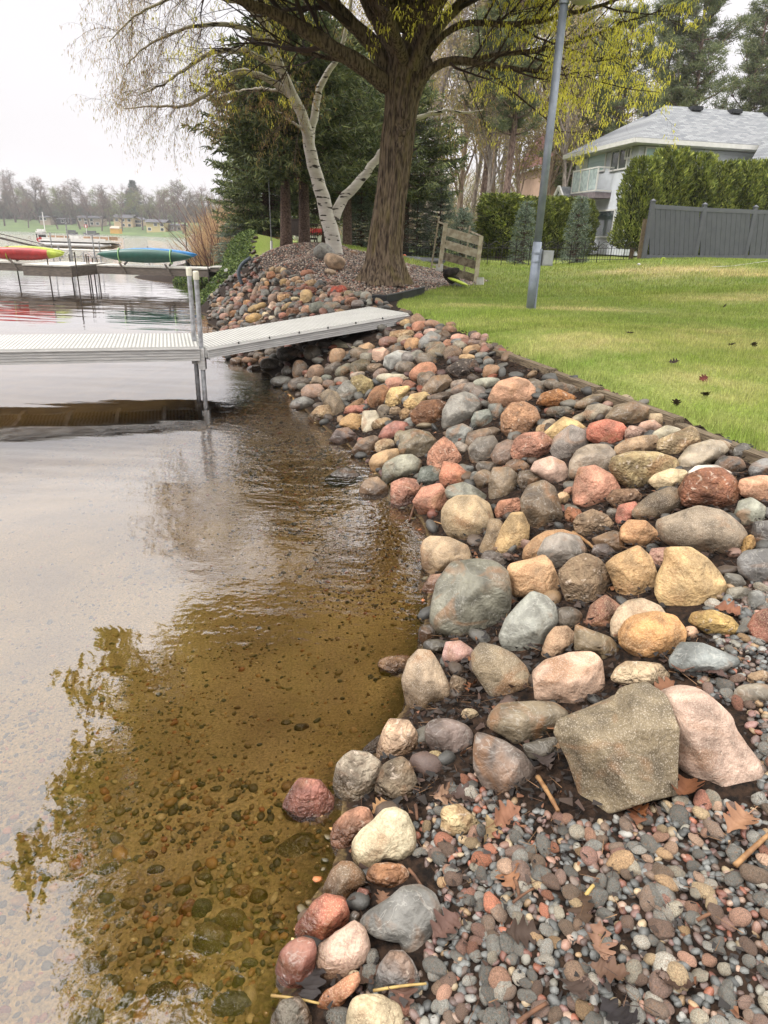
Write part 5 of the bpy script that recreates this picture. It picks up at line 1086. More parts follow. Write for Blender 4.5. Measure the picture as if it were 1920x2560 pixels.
# ------------------------------------------------------------------ grass blades
r = np.random.RandomState(6); sp_ = Soup()
def blades(x, y, hh, wd, lean=.45):
    n = len(x); z = H(x, y) if (np.max(y) > 31) else Hf(x, y)
    d = rdir(n, r); d[:, 2] = 0; d = d * lean * r.uniform(.2, 1.3, (n, 1)); d[:, 2] = 1; d /= np.linalg.norm(d, axis=1)[:, None]
    L = hh * r.uniform(.5, 1.3, n); wv = perp(d, r); wv[:, 2] = 0; wv *= wd
    sp_.quads(np.stack([x, y, z - .004], 1), d * L[:, None], wv, grasscol(x, y, .38, r) * r.choice([1.0, 1.25, .8], (n, 1)))
pl_ = lawnp
for (n, x0, x1, y0, y1, hh, wd) in [(150000, .4, 5.2, 3.2, 8.5, .032, .0020), (130000, -.6, 8.5, 8.0, 14, .036, .0033), (90000, -2.5, 15, 13, 26, .055, .006)]:
    x = r.uniform(x0, x1, n); y = y0 + (y1 - y0) * r.rand(n) ** 1.35; k = inpoly(x, y, pl_); x, y = x[k], y[k]
    px_, py_ = proj(np.stack([x, y, np.full(len(x), .9)], 1)); k = px_ < 2050; x, y = x[k], y[k]
    e_ = segdist(x, y, [tuple(q[:2]) for q in lawn_edge[:9]], False); hh_ = hh * np.where(e_ < .18, 1.6, 1) * (1 + .35 * vnoise(x, y, 2, 8)); blades(x, y, hh_, wd)
tag(sp_.build('grass', vc_mat('grass_blade', rough=.8, sc=3, lo=.85, hi=1.1, bump=0, trans=.3)), 'short green lawn grass with dry yellow patches', 'grass', kind='stuff')
# ================================================================== man-made things
def frame_empty(name, o, ex, ey):          # local frame: x along ex, y along ey, z = ex x ey
    ex = np.array(ex, float); ex /= np.linalg.norm(ex); ey = np.array(ey, float); ey -= ex * (ey @ ex); ey /= np.linalg.norm(ey); ez = np.cross(ex, ey)
    e = empty(name); e.matrix_world = Matrix(((ex[0], ey[0], ez[0], o[0]), (ex[1], ey[1], ez[1], o[1]), (ex[2], ey[2], ez[2], o[2]), (0, 0, 0, 1))); return e
def perforated(name, c, hole, sp):
    m = bpy.data.materials.new(name); m.use_nodes = True; t = m.node_tree; b = t.nodes['Principled BSDF']; L = t.links.new; N = t.nodes.new
    tc = N('ShaderNodeTexCoord'); sx = N('ShaderNodeSeparateXYZ'); L(tc.outputs['Object'], sx.inputs[0])
    def mth(op, a, b_=0):
        q = N('ShaderNodeMath'); q.operation = op
        for i, v in enumerate((a, b_)):
            if isinstance(v, (int, float)): q.inputs[i].default_value = v
            else: L(v, q.inputs[i])
        return q.outputs[0]
    row = mth('FLOOR', mth('DIVIDE', sx.outputs[1], sp)); u = mth('ADD', mth('DIVIDE', sx.outputs[0], sp), mth('MULTIPLY', row, .0))
    fx = mth('SUBTRACT', mth('FRACT', u), .5); fy = mth('SUBTRACT', mth('FRACT', mth('DIVIDE', sx.outputs[1], sp)), .5)
    d = mth('ADD', mth('MULTIPLY', fx, fx), mth('MULTIPLY', fy, fy)); inn = mth('LESS_THAN', d, .085)
    nz = N('ShaderNodeTexNoise'); nz.inputs['Scale'].default_value = 3; nz.inputs['Detail'].default_value = 5; L(tc.outputs['Object'], nz.inputs['Vector'])
    mr = N('ShaderNodeMapRange'); L(nz.outputs['Fac'], mr.inputs[0]); mr.inputs[1].default_value = .35; mr.inputs[2].default_value = .7; mr.inputs[3].default_value = 1; mr.inputs[4].default_value = .86
    s = N('ShaderNodeVectorMath'); s.operation = 'SCALE'; s.inputs[0].default_value = A(c)[:3]; L(mr.outputs[0], s.inputs['Scale'])
    mx = N('ShaderNodeMix'); mx.data_type = 'RGBA'; L(inn, mx.inputs[0]); L(s.outputs[0], mx.inputs[6]); mx.inputs[7].default_value = A(hole); L(mx.outputs[2], b.inputs['Base Color']); b.inputs['Roughness'].default_value = .6
    return m
M_deck = perforated('perforated_deck', (206, 204, 199), (60, 58, 54), .046)
M_alu = M('brushed_aluminium', (206, 204, 201), (184, 182, 180), scale=5, stretch=(1, 1, 12), rough=.45, metallic=.1, spec=.5, bump=.1)
M_post = M('galvanised_post', (186, 188, 192), (150, 150, 152), scale=14, rough=.4, metallic=.5)
M_cap = M('ivory_plastic_cap', (232, 226, 206), rough=.5)
M_seam = M('dark_seam', (70, 68, 66), rough=.9)
def rail_mesh(L, hgt, mi=0):
    mb = MB(); mb.box((L / 2, 0, -hgt / 2), (L, .012, hgt))
    for k in range(5): mb.box((L / 2, -.010, -hgt * (.06 + k * .22)), (L, .012, hgt * .085))
    mb.box((L / 2, -.012, -.004), (L, .03, .012)); mb.box((L / 2, .02, -hgt + .004), (L, .05, .008)); return mb
def platform(name, o, ex, ey, L, Wd, seams, lab, hgt=.15):
    e = frame_empty(name, o, ex, ey); tag(e, lab, 'dock' if name == 'dock_section' else 'ramp')
    mb = MB(); mb.box((L / 2, Wd / 2, -.012), (L, Wd - .004, .024)); mb.build('deck_panel', M_deck, e)
    mb = MB()
    for s in seams: mb.box((s, -.004, -.022), (.016, .014, .055)); pass
    if seams: mb.build('panel_seams', M_seam, e)
    mb = rail_mesh(L, hgt); fo = mb.build('side_rail', M_alu, e); fo.location = (0, -.008, -.025)
    mb = rail_mesh(L, hgt); ro = mb.build('side_rail', M_alu, e); ro.location = (L, Wd + .008, -.025); ro.rotation_euler = (0, 0, math.pi)
    mb = MB()
    for x in np.arange(.3, L, .6): mb.box((x, Wd / 2, -.075), (.05, Wd - .04, .06))
    mb.box((.012, Wd / 2, -.09), (.02, Wd - .03, .13)); mb.box((L - .012, Wd / 2, -.09), (.02, Wd - .03, .13)); mb.build('cross_beams', M_alu, e)
    return e
a = P(498, 866, .55); b = P(0, 873, .55); c = P(484, 832, .55)
ex = -(b - a) / np.linalg.norm(b - a); Ld = 5.6; dock = platform('dock_section', a - ex * Ld, ex, c - a, Ld, 1.22, [], 'straight level aluminium dock section with white perforated deck, over the water at left')
for i, (pb, pt) in enumerate([((511, 974), 677), ((494, 958), 668)]):
    q = P(*pb, 0); top = PY(489 if i == 0 else 471, pt, q[1])[2]
    e = empty('dock_post', (q[0], q[1], h(q[0], q[1])))
    z0 = h(q[0], q[1]) - .1; mb = MB(); mb.tube([(0, 0, -.1), (0, 0, top - .07 - z0 - .1)], .029, 14).build('pole', M_post, e, smooth=False)
    mb = MB(); mb.tube([(0, 0, top - .10 - z0 - .1), (0, 0, top - .015 - z0 - .1), (0, 0, top - z0 - .1)], [.036, .036, .028], 14).build('post_cap', M_cap, e)
    mb = MB(); mb.box((0, .0, .56 - z0 - .1 - .17), (.085, .085, .26)); mb.box((.05, 0, .56 - z0 - .1 - .1), (.04, .05, .10)); mb.build('sleeve_bracket', M_alu, e)
    tag(e, ['front tall aluminium dock post with ivory cap, nearest the camera', 'rear tall aluminium dock post with ivory cap, on the far side of the deck'][i], 'dock post', 'posts of the near dock')
a = P(516, 869, .54); b = P(1021, 783, .90); c = P(505, 832, .54); wdir = c - a
L = np.linalg.norm(b - a); platform('gangway_ramp', a, b - a, wdir, L, 1.24, [L * k / 7 for k in range(1, 7)], 'sloping white perforated gangway from the dock up to the lawn', .11)
# concrete slab under the ramp
q = [P(x, y, .50) for x, y in [(829, 854), (880, 834), (930, 833), (990, 850), (930, 872), (893, 870)]]
mb = MB(); mb.prism(q, (0, 0, 0), (0, 0, -.07)); o = mb.build('paving_slab', M('concrete_slab', (172, 164, 140), (140, 132, 110), scale=12, bump=.4, rough=.9))
tag(o, 'flat tan concrete slab lying on the rocks under the ramp foot', 'slab')
q = P(905, 880, .42); add_stone((905, 885, 60, 30, 0), (120, 104, 88), 'slate', .4, 'brown stone propping up the concrete slab', lvl=3)
# black plastic edging of the mulch bed
M_black = M('black_plastic', (44, 46, 48), (34, 35, 36), scale=8, rough=.5)
ep = [P(x, y, z) for x, y, z in [(930, 750, .90), (965, 750, .91), (1005, 742, .93), (1040, 733, .95), (1060, 728, .97)]]
mb = MB()
for p_, q_ in zip(ep[:-1], ep[1:]): mb.bar(p_ + (0, 0, .0), q_ + (0, 0, .0), .02, .14)
mb.tube([p_ + np.array((0, 0, .07)) for p_ in ep], .018, 8)
tag(mb.build('bed_edging', M_black), 'curved black plastic edging strip in front of the rock mulch', 'edging')
# timber edging between stones and lawn
M_timber = M('weathered_timber', (136, 120, 98), (92, 78, 62), scale=8, stretch=(1, 12, 12), rough=.9, bump=.8, bscale=20)
tp = [(1925, 1150, .735), (1700, 1052, .765), (1500, 974, .785), (1385, 928, .80), (1240, 873, .81)]
for i, (p_, q_) in enumerate(zip(tp[:-1], tp[1:])):
    p3, q3 = P(*p_), P(*q_); e = np.linalg.norm(q3 - p3); ry = math.atan2(q3[1] - p3[1], q3[0] - p3[0])
    bm = bmesh.new(); bmesh.ops.create_cube(bm, size=1)
    bmesh.ops.scale(bm, vec=(e + (.5 if i == 0 else -.01), .095, .10), verts=bm.verts); bmesh.ops.bevel(bm, geom=bm.edges, offset=.008, segments=2, affect='EDGES')
    me = bpy.data.meshes.new('edging_timber'); bm.to_mesh(me); bm.free(); me.materials.append(M_timber)
    mid_ = (p3 + q3) / 2 - (0 if i else (q3 - p3) / e * .25)
    o = link('edging_timber', me, loc=(mid_[0], mid_[1], mid_[2] - .04)); o.rotation_euler = (0, 0, ry)
    tag(o, ['weathered edging timber at the right edge of the photo', 'weathered edging timber behind the big smooth taupe boulder', 'weathered edging timber behind the wide flat brown boulder', 'farthest edging timber, behind the large salmon boulder'][i], 'timber', 'timbers edging the lawn')

# ---- beige frame of dock steps standing in the mulch
K4 = lambda x, y: (680 + x * .3737, 500 + y * .3737)
M_beige = M('beige_painted_metal', (206, 196, 172), (170, 156, 132), scale=10, rough=.65, bump=.2); M_beiged = M('dirty_tread', (150, 138, 118), (104, 92, 76), scale=12, rough=.8, bump=.3); M_pad = M('white_foot_pad', (222, 220, 214), (190, 188, 180), rough=.7)
st = empty('dock_steps', tuple(PY(*K4(1240, 500), 14.3))); st_loc = np.array(st.location)
tag(st, 'beige metal dock steps with four treads, tilted upright beside the big tree', 'steps')
def loc_(p): return np.array(p) - st_loc
YL, YR = 14.6, 14.2
def kp(x, y, back=0):
    t_ = (x - 1120) / 280.; return loc_(PY(*K4(x, y), YL + (YR - YL) * t_ + back))
for (a_, b_) in [((1163, 155), (1122, 450)), ((1400, 240), (1362, 545))]:
    MB().bar(kp(*a_), kp(*b_), .085, .05, (0, 1, 0)).build('stringer', M_beige, st)
for (a_, b_) in [((1118, 110), (1064, 465)), ((1325, 172), (1285, 480))]:
    MB().bar(kp(*a_, .45), kp(*b_, .45), .035, .035, (0, 1, 0)).build('rear_leg', M_beige, st)
for (a_, b_) in [((1116, 148), (1166, 166)), ((1325, 208), (1400, 243)), ((1072, 428), (1122, 450))]:
    MB().bar(kp(*a_, .45), kp(*b_, 0), .03, .04, (0, 1, 0)).build('brace', M_beige, st)
for k, (a_, b_) in enumerate([((1172, 212), (1388, 276)), ((1162, 295), (1376, 360)), ((1152, 376), (1366, 436)), ((1140, 462), (1352, 522))]):
    p_, q_ = kp(*a_, .03), kp(*b_, .03); MB().bar(p_, q_, .025, .15).bar(p_ + (0, .08, .06), q_ + (0, .08, .06), .16, .02).build('tread', M_beiged if k > 1 else M_beige, st)
for (x, y) in [(1121, 452), (1393, 542)]:
    MB().bar(kp(x - 22, y), kp(x + 22, y), .04, .14).build('foot_pad', M_pad, st)
def blob(name, mat, c, rad, lab, cat, seed=1, lump_=.1, group=None, lvl=3):
    V, F = ico(lvl); r = np.random.RandomState(seed); V = V * (1 + lump(V, r, [(3, lump_ * .4, 3), (7, lump_ * .2, 3)]))[:, None] * np.array(rad)
    o = link(name, mesh(name, V, F, mat, smooth=True), loc=tuple(c)); return tag(o, lab, cat, group)
M_fab = M('dark_cloth', (62, 54, 50), (36, 32, 30), scale=14, rough=.9, bump=.6); M_lime = M('lime_plastic', (214, 232, 96), (196, 214, 84), rough=.4)
q = PY(*K4(1195, 505), 14.0); blob('crumpled_cloth', M_fab, q, (.15, .11, .10), 'dark crumpled cloth bag in front of the beige steps', 'bag', 4, .9)
q = PY(*K4(1244, 546), 13.9); V, F = ico(3); o = link('toy_disc', mesh('toy_disc', V * np.array((.22, .09, .035)), F, M_lime, smooth=True), loc=tuple(q)); o.rotation_euler = (0, R_(18), 0); tag(o, 'lime yellow plastic toy lying in front of the beige steps', 'toy')
add_stone((*K4(1240, 562), 40, 20, 10), (120, 128, 136), 'slate', .3, 'small blue grey stone under the lime yellow toy', lvl=3)
# big landscape boulders on the mound
add_stone([K4(*p_) for p_ in [(290, 330), (335, 295), (375, 305), (430, 370), (400, 392), (310, 385), (284, 365)]], (140, 144, 146), 'slate', .5, 'grey peaked boulder at the foot of the birch', base=tuple(PY(*K4(350, 345), 16.2)), name='boulder')
add_stone((*K4(418, 412), 54, 34, 22), (190, 158, 130), 'granite', .15, 'tan oval boulder in front of the birch', base=tuple(PY(*K4(418, 412), 14.8)))
add_stone((*K4(546, 373), 31, 22, 10), (184, 140, 112), 'granite', .2, 'small tan boulder between the birch and the big tree', base=tuple(PY(*K4(546, 373), 17.5)))
add_stone((*K4(390, 482), 28, 12, 10), (190, 164, 140), 'granite', .2, 'low pale stone half buried in the mulch', base=tuple(PY(*K4(390, 480), 13.6)))

# ---- lamp post
M_lamp = M('grey_painted_pole', (150, 158, 172), (134, 142, 156), scale=8, rough=.45, metallic=.2, spec=.5); M_box = M('grey_utility_box', (168, 170, 170), (150, 152, 152), rough=.5); M_globe = M('cream_lamp_glass', (226, 220, 206), rough=.35)
q = P(1325, 776, .92); q[2] = h(q[0], q[1]); e = empty('lamp_post', tuple(q)); tag(e, 'tall grey lamp post on the lawn with a utility box strapped to it', 'lamp post')
top = PY(1418, 6, q[1])[2] - q[2]
MB().tube([(0, 0, -.1), (0, 0, .95)], .064, 20, mi=0).build('lower_sleeve', M_lamp, e, smooth=True); MB().tube([(0, 0, .94), (0, 0, top)], .054, 20).build('pole', M_lamp, e, smooth=True)
MB().tube([(.062, -.03, -.05), (.062, -.03, .86)], .016, 8).build('conduit', M_lamp, e)
zb = PY(1366, 645, q[1])[2] - q[2]
bx_ = MB(); bx_.box((.165, -.02, zb), (.15, .11, .21)); bo = bx_.build('utility_box', M_box, e); MB().box((.165, -.082, zb), (.13, .012, .18)).build('box_lid', M_box, bo)
MB().tube([(0, 0, zb + .05), (0, 0, zb + .075)], .069, 20).tube([(0, 0, zb - .07), (0, 0, zb - .045)], .069, 20).build('strap', M_lamp, e)
MB().tube([(0, 0, top - .02), (0, 0, top + .05), (0, 0, top + .06)], [.066, .066, .03], 20).tube([(0, 0, top + .02), (.12, -.06, top + .10), (.2, -.1, top + .08)], .018, 8).build('arm', M_lamp, e)
V, F = ico(3); V = V * np.array((.15, .15, .075)); V[:, 2] = np.where(V[:, 2] > 0, V[:, 2] * .5, V[:, 2]); g_o = link('lamp_shade', mesh('lamp_shade', V, F, M_globe, smooth=True), e, (.2, -.1, top + .03))

# ---- grey vinyl fence
M_vin = M('grey_vinyl', (98, 100, 107), (92, 94, 101), scale=4, rough=.55, spec=.4); M_vin2 = M('grey_vinyl_boards', (92, 94, 101), (86, 88, 95), scale=4, rough=.55)
fp = [(PY(1608, 650, 23.6), 1.76), (PY(1735, 651, 24.9), 1.76), (PY(1860, 650, 26.2), 1.76), (PY(1995, 648, 27.7), 1.76)]
fe = empty('privacy_fence', tuple(fp[0][0])); fo_ = np.array(fe.location); tag(fe, 'solid dark grey vinyl privacy fence at the right of the lawn', 'fence')
for q, hh in fp:
    b_ = q - fo_; mb = MB(); mb.box(b_ + (0, 0, hh / 2), (.13, .13, hh)); mb.box(b_ + (0, 0, hh + .015), (.16, .16, .03)); v = b_ + (0, 0, hh + .03)
    mb.add([v + (-.07, -.07, 0), v + (.07, -.07, 0), v + (.07, .07, 0), v + (-.07, .07, 0), v + (0, 0, .06)], [(0, 1, 4), (1, 2, 4), (2, 3, 4), (3, 0, 4)]); mb.build('fence_post', M_vin, fe)
for (q0, h0), (q1, h1) in zip(fp[:-1], fp[1:]):
    a_, b_ = q0 - fo_, q1 - fo_; d_v = (b_ - a_) / np.linalg.norm(b_ - a_); a2, b2 = a_ + d_v * .07, b_ - d_v * .07; nb = 10
    mb = MB(); mb.bar(a2 + (0, 0, 1.62), b2 + (0, 0, 1.62), .06, .13); mb.bar(a2 + (0, 0, .10), b2 + (0, 0, .10), .06, .13)
    for k in range(nb):
        s0, s1 = a2 + (b2 - a2) * (k + .05) / nb, a2 + (b2 - a2) * (k + .95) / nb; mb.bar(s0 + (0, 0, .85), s1 + (0, 0, .9), .03, 1.46, mi=1)
    mb.build('fence_panel', [M_vin, M_vin2], fe)
q = PY(1600, 648, 24.0); o = MB().box((0, 0, .62), (.22, .03, 1.24)).box((.05, .05, .6), (.12, .03, 1.15)).build('wooden_fence_board', M('old_cedar', (168, 150, 128), (128, 110, 92), scale=10, stretch=(8, 8, 1), rough=.9), loc=tuple(q)); tag(o, 'short run of weathered cedar boards at the left end of the grey fence', 'fence board')

# ---- low wrought iron garden fence
M_iron = M('dark_iron', (52, 48, 48), (40, 36, 36), rough=.6)
fs, fe2 = PY(1005, 656, 22.0), PY(1590, 655, 23.2); gf = empty('garden_fence', tuple(fs)); tag(gf, 'low black wrought iron garden fence with arched tops across the lawn', 'fence')
npan = 17; dv = (fe2 - fs) / npan; pw_ = np.linalg.norm(dv[:2])
for k in range(npan):
    a_, b_ = dv * k, dv * (k + 1); mb = MB(); up_ = np.array((0, 0, 1.))
    mb.tube([a_ - up_ * .1, a_ + up_ * .62], .014, 5)
    mb.tube([a_ + up_ * .42, b_ + up_ * .42], .010, 4); mb.tube([a_ + up_ * .08, b_ + up_ * .08], .008, 4)
    mb.tube([a_ + (b_ - a_) * t_ + up_ * (.44 + .17 * math.sin(math.pi * t_)) for t_ in np.linspace(0, 1, 9)], .010, 4)
    for s in (.2, .4, .6, .8): mb.tube([a_ + (b_ - a_) * s + up_ * .02, a_ + (b_ - a_) * s + up_ * .42], .006, 3)
    for s in (.32, .68): mb.tube([a_ + (b_ - a_) * (s + .09 * math.cos(p_)) + up_ * (.49 + .045 * math.sin(p_)) for p_ in np.linspace(0, 6.28, 9)], .007, 3)
    mb.build('fence_panel', M_iron, gf)

# ---- blue-grey house
def siding(name, c, step):
    m = M(name, c, tuple(np.array(c) * .95), scale=3, rough=.7); t = m.node_tree; L = t.links.new; N = t.nodes.new
    tc = N('ShaderNodeTexCoord'); sx = N('ShaderNodeSeparateXYZ'); L(tc.outputs['Object'], sx.inputs[0]); q = N('ShaderNodeMath'); q.operation = 'DIVIDE'; L(sx.outputs['Z'], q.inputs[0]); q.inputs[1].default_value = step
    f = N('ShaderNodeMath'); f.operation = 'FRACT'; L(q.outputs[0], f.inputs[0]); bp = N('ShaderNodeBump'); bp.inputs['Strength'].default_value = 1; bp.inputs['Distance'].default_value = .03; L(f.outputs[0], bp.inputs['Height']); bp.invert = True; L(bp.outputs[0], t.nodes['Principled BSDF'].inputs['Normal']); return m
M_sid = siding('blue_grey_siding', (222, 226, 232), .13); M_white = M('white_trim', (236, 234, 230), (226, 224, 220), rough=.5); M_gl = M('window_glass', (60, 78, 76), (38, 50, 48), scale=1.2, rough=.08, spec=1.0); M_shade = M('green_white_blinds', (176, 208, 200), (150, 186, 176), scale=2, stretch=(.2, .2, 6), rough=.3, spec=.8)
def shingle(name, c1, c2):
    m = bpy.data.materials.new(name); m.use_nodes = True; t = m.node_tree; b = t.nodes['Principled BSDF']; br = t.nodes.new('ShaderNodeTexBrick'); tc = t.nodes.new('ShaderNodeTexCoord'); mp = t.nodes.new('ShaderNodeMapping'); mp.inputs['Rotation'].default_value = (R_(90), 0, 0); mp.inputs['Scale'].default_value = (1, 1, 1)
    t.links.new(tc.outputs['Object'], mp.inputs[0]); t.links.new(mp.outputs[0], br.inputs['Vector']); br.inputs['Scale'].default_value = 1.0; br.inputs['Brick Width'].default_value = .30; br.inputs['Row Height'].default_value = .07; br.inputs['Mortar Size'].default_value = .006; br.inputs['Bias'].default_value = 0
    br.inputs['Color1'].default_value = A(c1); br.inputs['Color2'].default_value = A(c2); br.inputs['Mortar'].default_value = A(tuple(np.array(c2) * .6)); t.links.new(br.outputs['Color'], b.inputs['Base Color']); b.inputs['Roughness'].default_value = .95; return m
M_roof = shingle('grey_shingles', (150, 152, 154), (116, 119, 124)); M_vent = M('black_roof_vent', (48, 50, 54), rough=.6)
HU = np.array([.98, .2, 0]); HU /= np.linalg.norm(HU); HV = np.array([-HU[1], HU[0], 0]); E0 = PY(1590, 344, 31.0); E0z = E0[2]; gz = 1.5
OV = .5; C0 = np.array([E0[0], E0[1], 0]) + HU * OV + HV * OV     # wall corner
Lh, Wh = 13.0, 6.8
he = frame_empty('house', (C0[0], C0[1], gz), HU, HV); tag(he, 'two storey blue grey house with a hipped shingle roof behind the hedge', 'house')
def hl(p): d = np.array(p) - np.array([C0[0], C0[1], gz]); return np.array([d @ HU, d @ HV, d[2]])   # world -> house frame
ez_ = E0z - gz; wz = ez_ - .22
MB().box((Lh / 2 - .5, Wh / 2 - .5, wz / 2), (Lh - 1, Wh - 1, wz)).build('wall', M_sid, he)
mb = MB(); x0, y0, x1, y1 = -OV, -OV, Lh - 1 + OV, Wh - 1 + OV; hp = (y1 - y0) / 2; rz_ = ez_ + .02; top = ez_ + 1.85
V = [(x0, y0, rz_), (x1, y0, rz_), (x1, y1, rz_), (x0, y1, rz_), (x0 + hp * .92, (y0 + y1) / 2, top), (x1 - hp * .92, (y0 + y1) / 2, top)]
mb.add(V, [(0, 1, 5, 4), (1, 2, 5), (2, 3, 4, 5), (3, 0, 4)]); mb.add([(x0 + .02, y0 + .02, rz_ - .01), (x1 - .02, y0 + .02, rz_ - .01), (x1 - .02, y1 - .02, rz_ - .01), (x0 + .02, y1 - .02, rz_ - .01)], [(0, 3, 2, 1)]); ro = mb.build('roof', M_roof, he)
mb = MB()
for a_, b_ in (((x0, y0), (x1, y0)), ((x0, y1), (x0, y0)), ((x1, y0), (x1, y1)), ((x0, y1), (x1, y1))): mb.bar((*a_, rz_ - .10), (*b_, rz_ - .10), .10, .17)
mb.build('gutter', M_white, ro); MB().box(((x0 + x1) / 2, (y0 + y1) / 2, wz + .06), (x1 - x0 - .12, y1 - y0 - .12, .05)).build('soffit', M_white, ro)
for t_ in (.12, .42, .70):
    MB().box((x0 + hp * .92 + (x1 - x0 - hp * 1.84) * t_ + .5, (y0 + y1) / 2 - .32, top - .10), (.5, .42, .16)).build('roof_vent', M_vent, ro)
MB().box((x0 + hp * .72, (y0 + y1) / 2 + .1, top - .36), (.45, .4, .16)).build('roof_vent', M_vent, ro); MB().tube([(8.6, 1.5, ez_ + 1.1), (8.6, 1.5, ez_ + 1.45)], .1, 8).build('roof_vent', M_vent, ro)
def window(px0, py0, px1, py1, face, glass=None, mull=0):
    """face 0 = front (y=0 plane), 1 = left side (x=0 plane); corners given in photo pixels"""
    Pn = (C0[0], C0[1], gz); n_ = -HV if face == 0 else -HU
    a_, b_ = hl(PP(px0, py0, Pn, n_)), hl(PP(px1, py1, Pn, n_)); ax = 0 if face == 0 else 1
    u0, u1 = sorted((a_[ax], b_[ax])); z0, z1 = sorted((a_[2], b_[2])); f = .07
    def bx2(mb, ua, ub, za, zb, d0, d1, mi=0):
        c = [0, 0, (za + zb) / 2]; s = [0, 0, zb - za]; c[ax] = (ua + ub) / 2; s[ax] = ub - ua; o_ = 1 - ax; c[o_] = -(d0 + d1) / 2; s[o_] = d1 - d0; mb.box(c, s, mi=mi)
    mb = MB(); bx2(mb, u0, u1, z1 - f, z1, .003, .06); bx2(mb, u0, u1, z0, z0 + f, .003, .06); bx2(mb, u0, u0 + f, z0 + f, z1 - f, .003, .06); bx2(mb, u1 - f, u1, z0 + f, z1 - f, .003, .06)
    for k in range(mull): uu = u0 + (u1 - u0) * (k + 1) / (mull + 1); bx2(mb, uu - .03, uu + .03, z0 + f, z1 - f, .003, .05)
    fr_ = mb.build('window', M_white, he); mb = MB(); bx2(mb, u0 + f, u1 - f, z0 + f, z1 - f, .003, .02); mb.build('pane', glass or M_gl, fr_); return fr_
K6 = lambda x, y: (1180 + x * .446, 200 + y * .446)
window(*K6(972, 372), *K6(1180, 480), 0, M_shade); window(*K6(655, 425), *K6(745, 512), 1, M_shade); window(*K6(790, 395), *K6(868, 500), 1, None, 1); window(*K6(870, 378), *K6(893, 440), 1)
window(*K6(702, 730), *K6(785, 885), 1)
# balcony and porch on the left side (in house frame, x<0 is outwards)
n_ = -HU; a_ = hl(PP(*K6(785, 640), (C0[0], C0[1], gz), n_)); b_ = hl(PP(*K6(628, 640), (C0[0], C0[1], gz), n_)); ya, yb = a_[1] + .1, b_[1] - .2; zb_ = hl(PP(*K6(700, 640), (C0[0], C0[1], gz), n_))[2]
bal = MB().box((-.4, (ya + yb) / 2, zb_ - .12), (.8, yb - ya, .24)).build('balcony', M('balcony_fascia', (150, 138, 142), rough=.8), he)
mb = MB(); pane = MB()
for zz_ in (.06, 1.0): mb.bar((-.77, ya, zb_ + zz_), (-.77, yb, zb_ + zz_), .05, .06); mb.bar((0, ya, zb_ + zz_), (-.77, ya, zb_ + zz_), .05, .06); mb.bar((0, yb, zb_ + zz_), (-.77, yb, zb_ + zz_), .05, .06)
for k in range(4): y_ = ya + (yb - ya) * k / 3; mb.box((-.77, y_, zb_ + .53), (.055, .055, 1.0))
pane.box((-.77, (ya + yb) / 2, zb_ + .53), (.012, yb - ya - .08, .84)); mb.build('railing', M_white, bal); pane.build('glass_panel', M('rail_glass', (190, 208, 206), rough=.1, spec=.8), bal)
zp = hl(PP(*K6(590, 690), (C0[0], C0[1], gz), n_))[2] - .55; py0_, py1_ = yb - .6, yb + 1.9
mb = MB(); gx = -1.15; mid_y = (py0_ + py1_) / 2
mb.add([(gx, py0_ - .2, zp), (gx, mid_y, zp + 1.25), (.3, mid_y, zp + 1.25), (.3, py0_ - .2, zp), (gx, py1_ + .2, zp), (.3, py1_ + .2, zp)], [(0, 3, 2, 1), (1, 2, 5, 4)])
pr = mb.build('porch_roof', M_roof, he)
mb = MB(); mb.add([(gx + .1, py0_, zp - .02), (gx + .1, mid_y, zp + 1.1), (gx + .1, py1_, zp - .02)], [(0, 1, 2)], 1)
for (p_, q_) in (((gx, py0_ - .2, zp - .03), (gx, mid_y, zp + 1.22)), ((gx, py1_ + .2, zp - .03), (gx, mid_y, zp + 1.22))): mb.bar(p_, q_, .08, .16)
mb.box((-.7, py0_, zp - .12), (1.5, .1, .2)); mb.box((-.7, py1_, zp - .12), (1.5, .1, .2)); mb.box((gx + .1, mid_y, zp - .12), (.1, py1_ - py0_, .2)); mb.build('gable', [M_white, M_sid], pr)
for y_ in (py0_, py1_): MB().box((gx + .15, y_, zp / 2 - .1), (.13, .13, zp - .22)).build('porch_post', M_white, he)
MB().box((-.04, mid_y - .9, 1.05), (.06, 1.0, 2.1)).build('door', M_white, he); MB().box((-1.4, mid_y - .4, .03), (2.6, 4.4, .10)).build('porch_floor', M_white, he)
# garage roof corner seen at the right of the hedge
mb = MB(); q = hl(PY(1885, 415, 29.5)); mb.add([(q[0] - .4, q[1], q[2] - .3), (q[0] + 5, q[1], q[2] - .3), (q[0] + 5, q[1] + 2.6, q[2] + 1.5), (q[0] + 2.2, q[1] + 2.6, q[2] + 1.5)], [(0, 1, 2, 3)]); mb.box((q[0] + 2.4, q[1] + 1.2, (q[2] - .35) / 2), (4.6, 2.0, q[2] - .35), mi=1); mb.build('side_wing', [M_roof, M_sid], he)
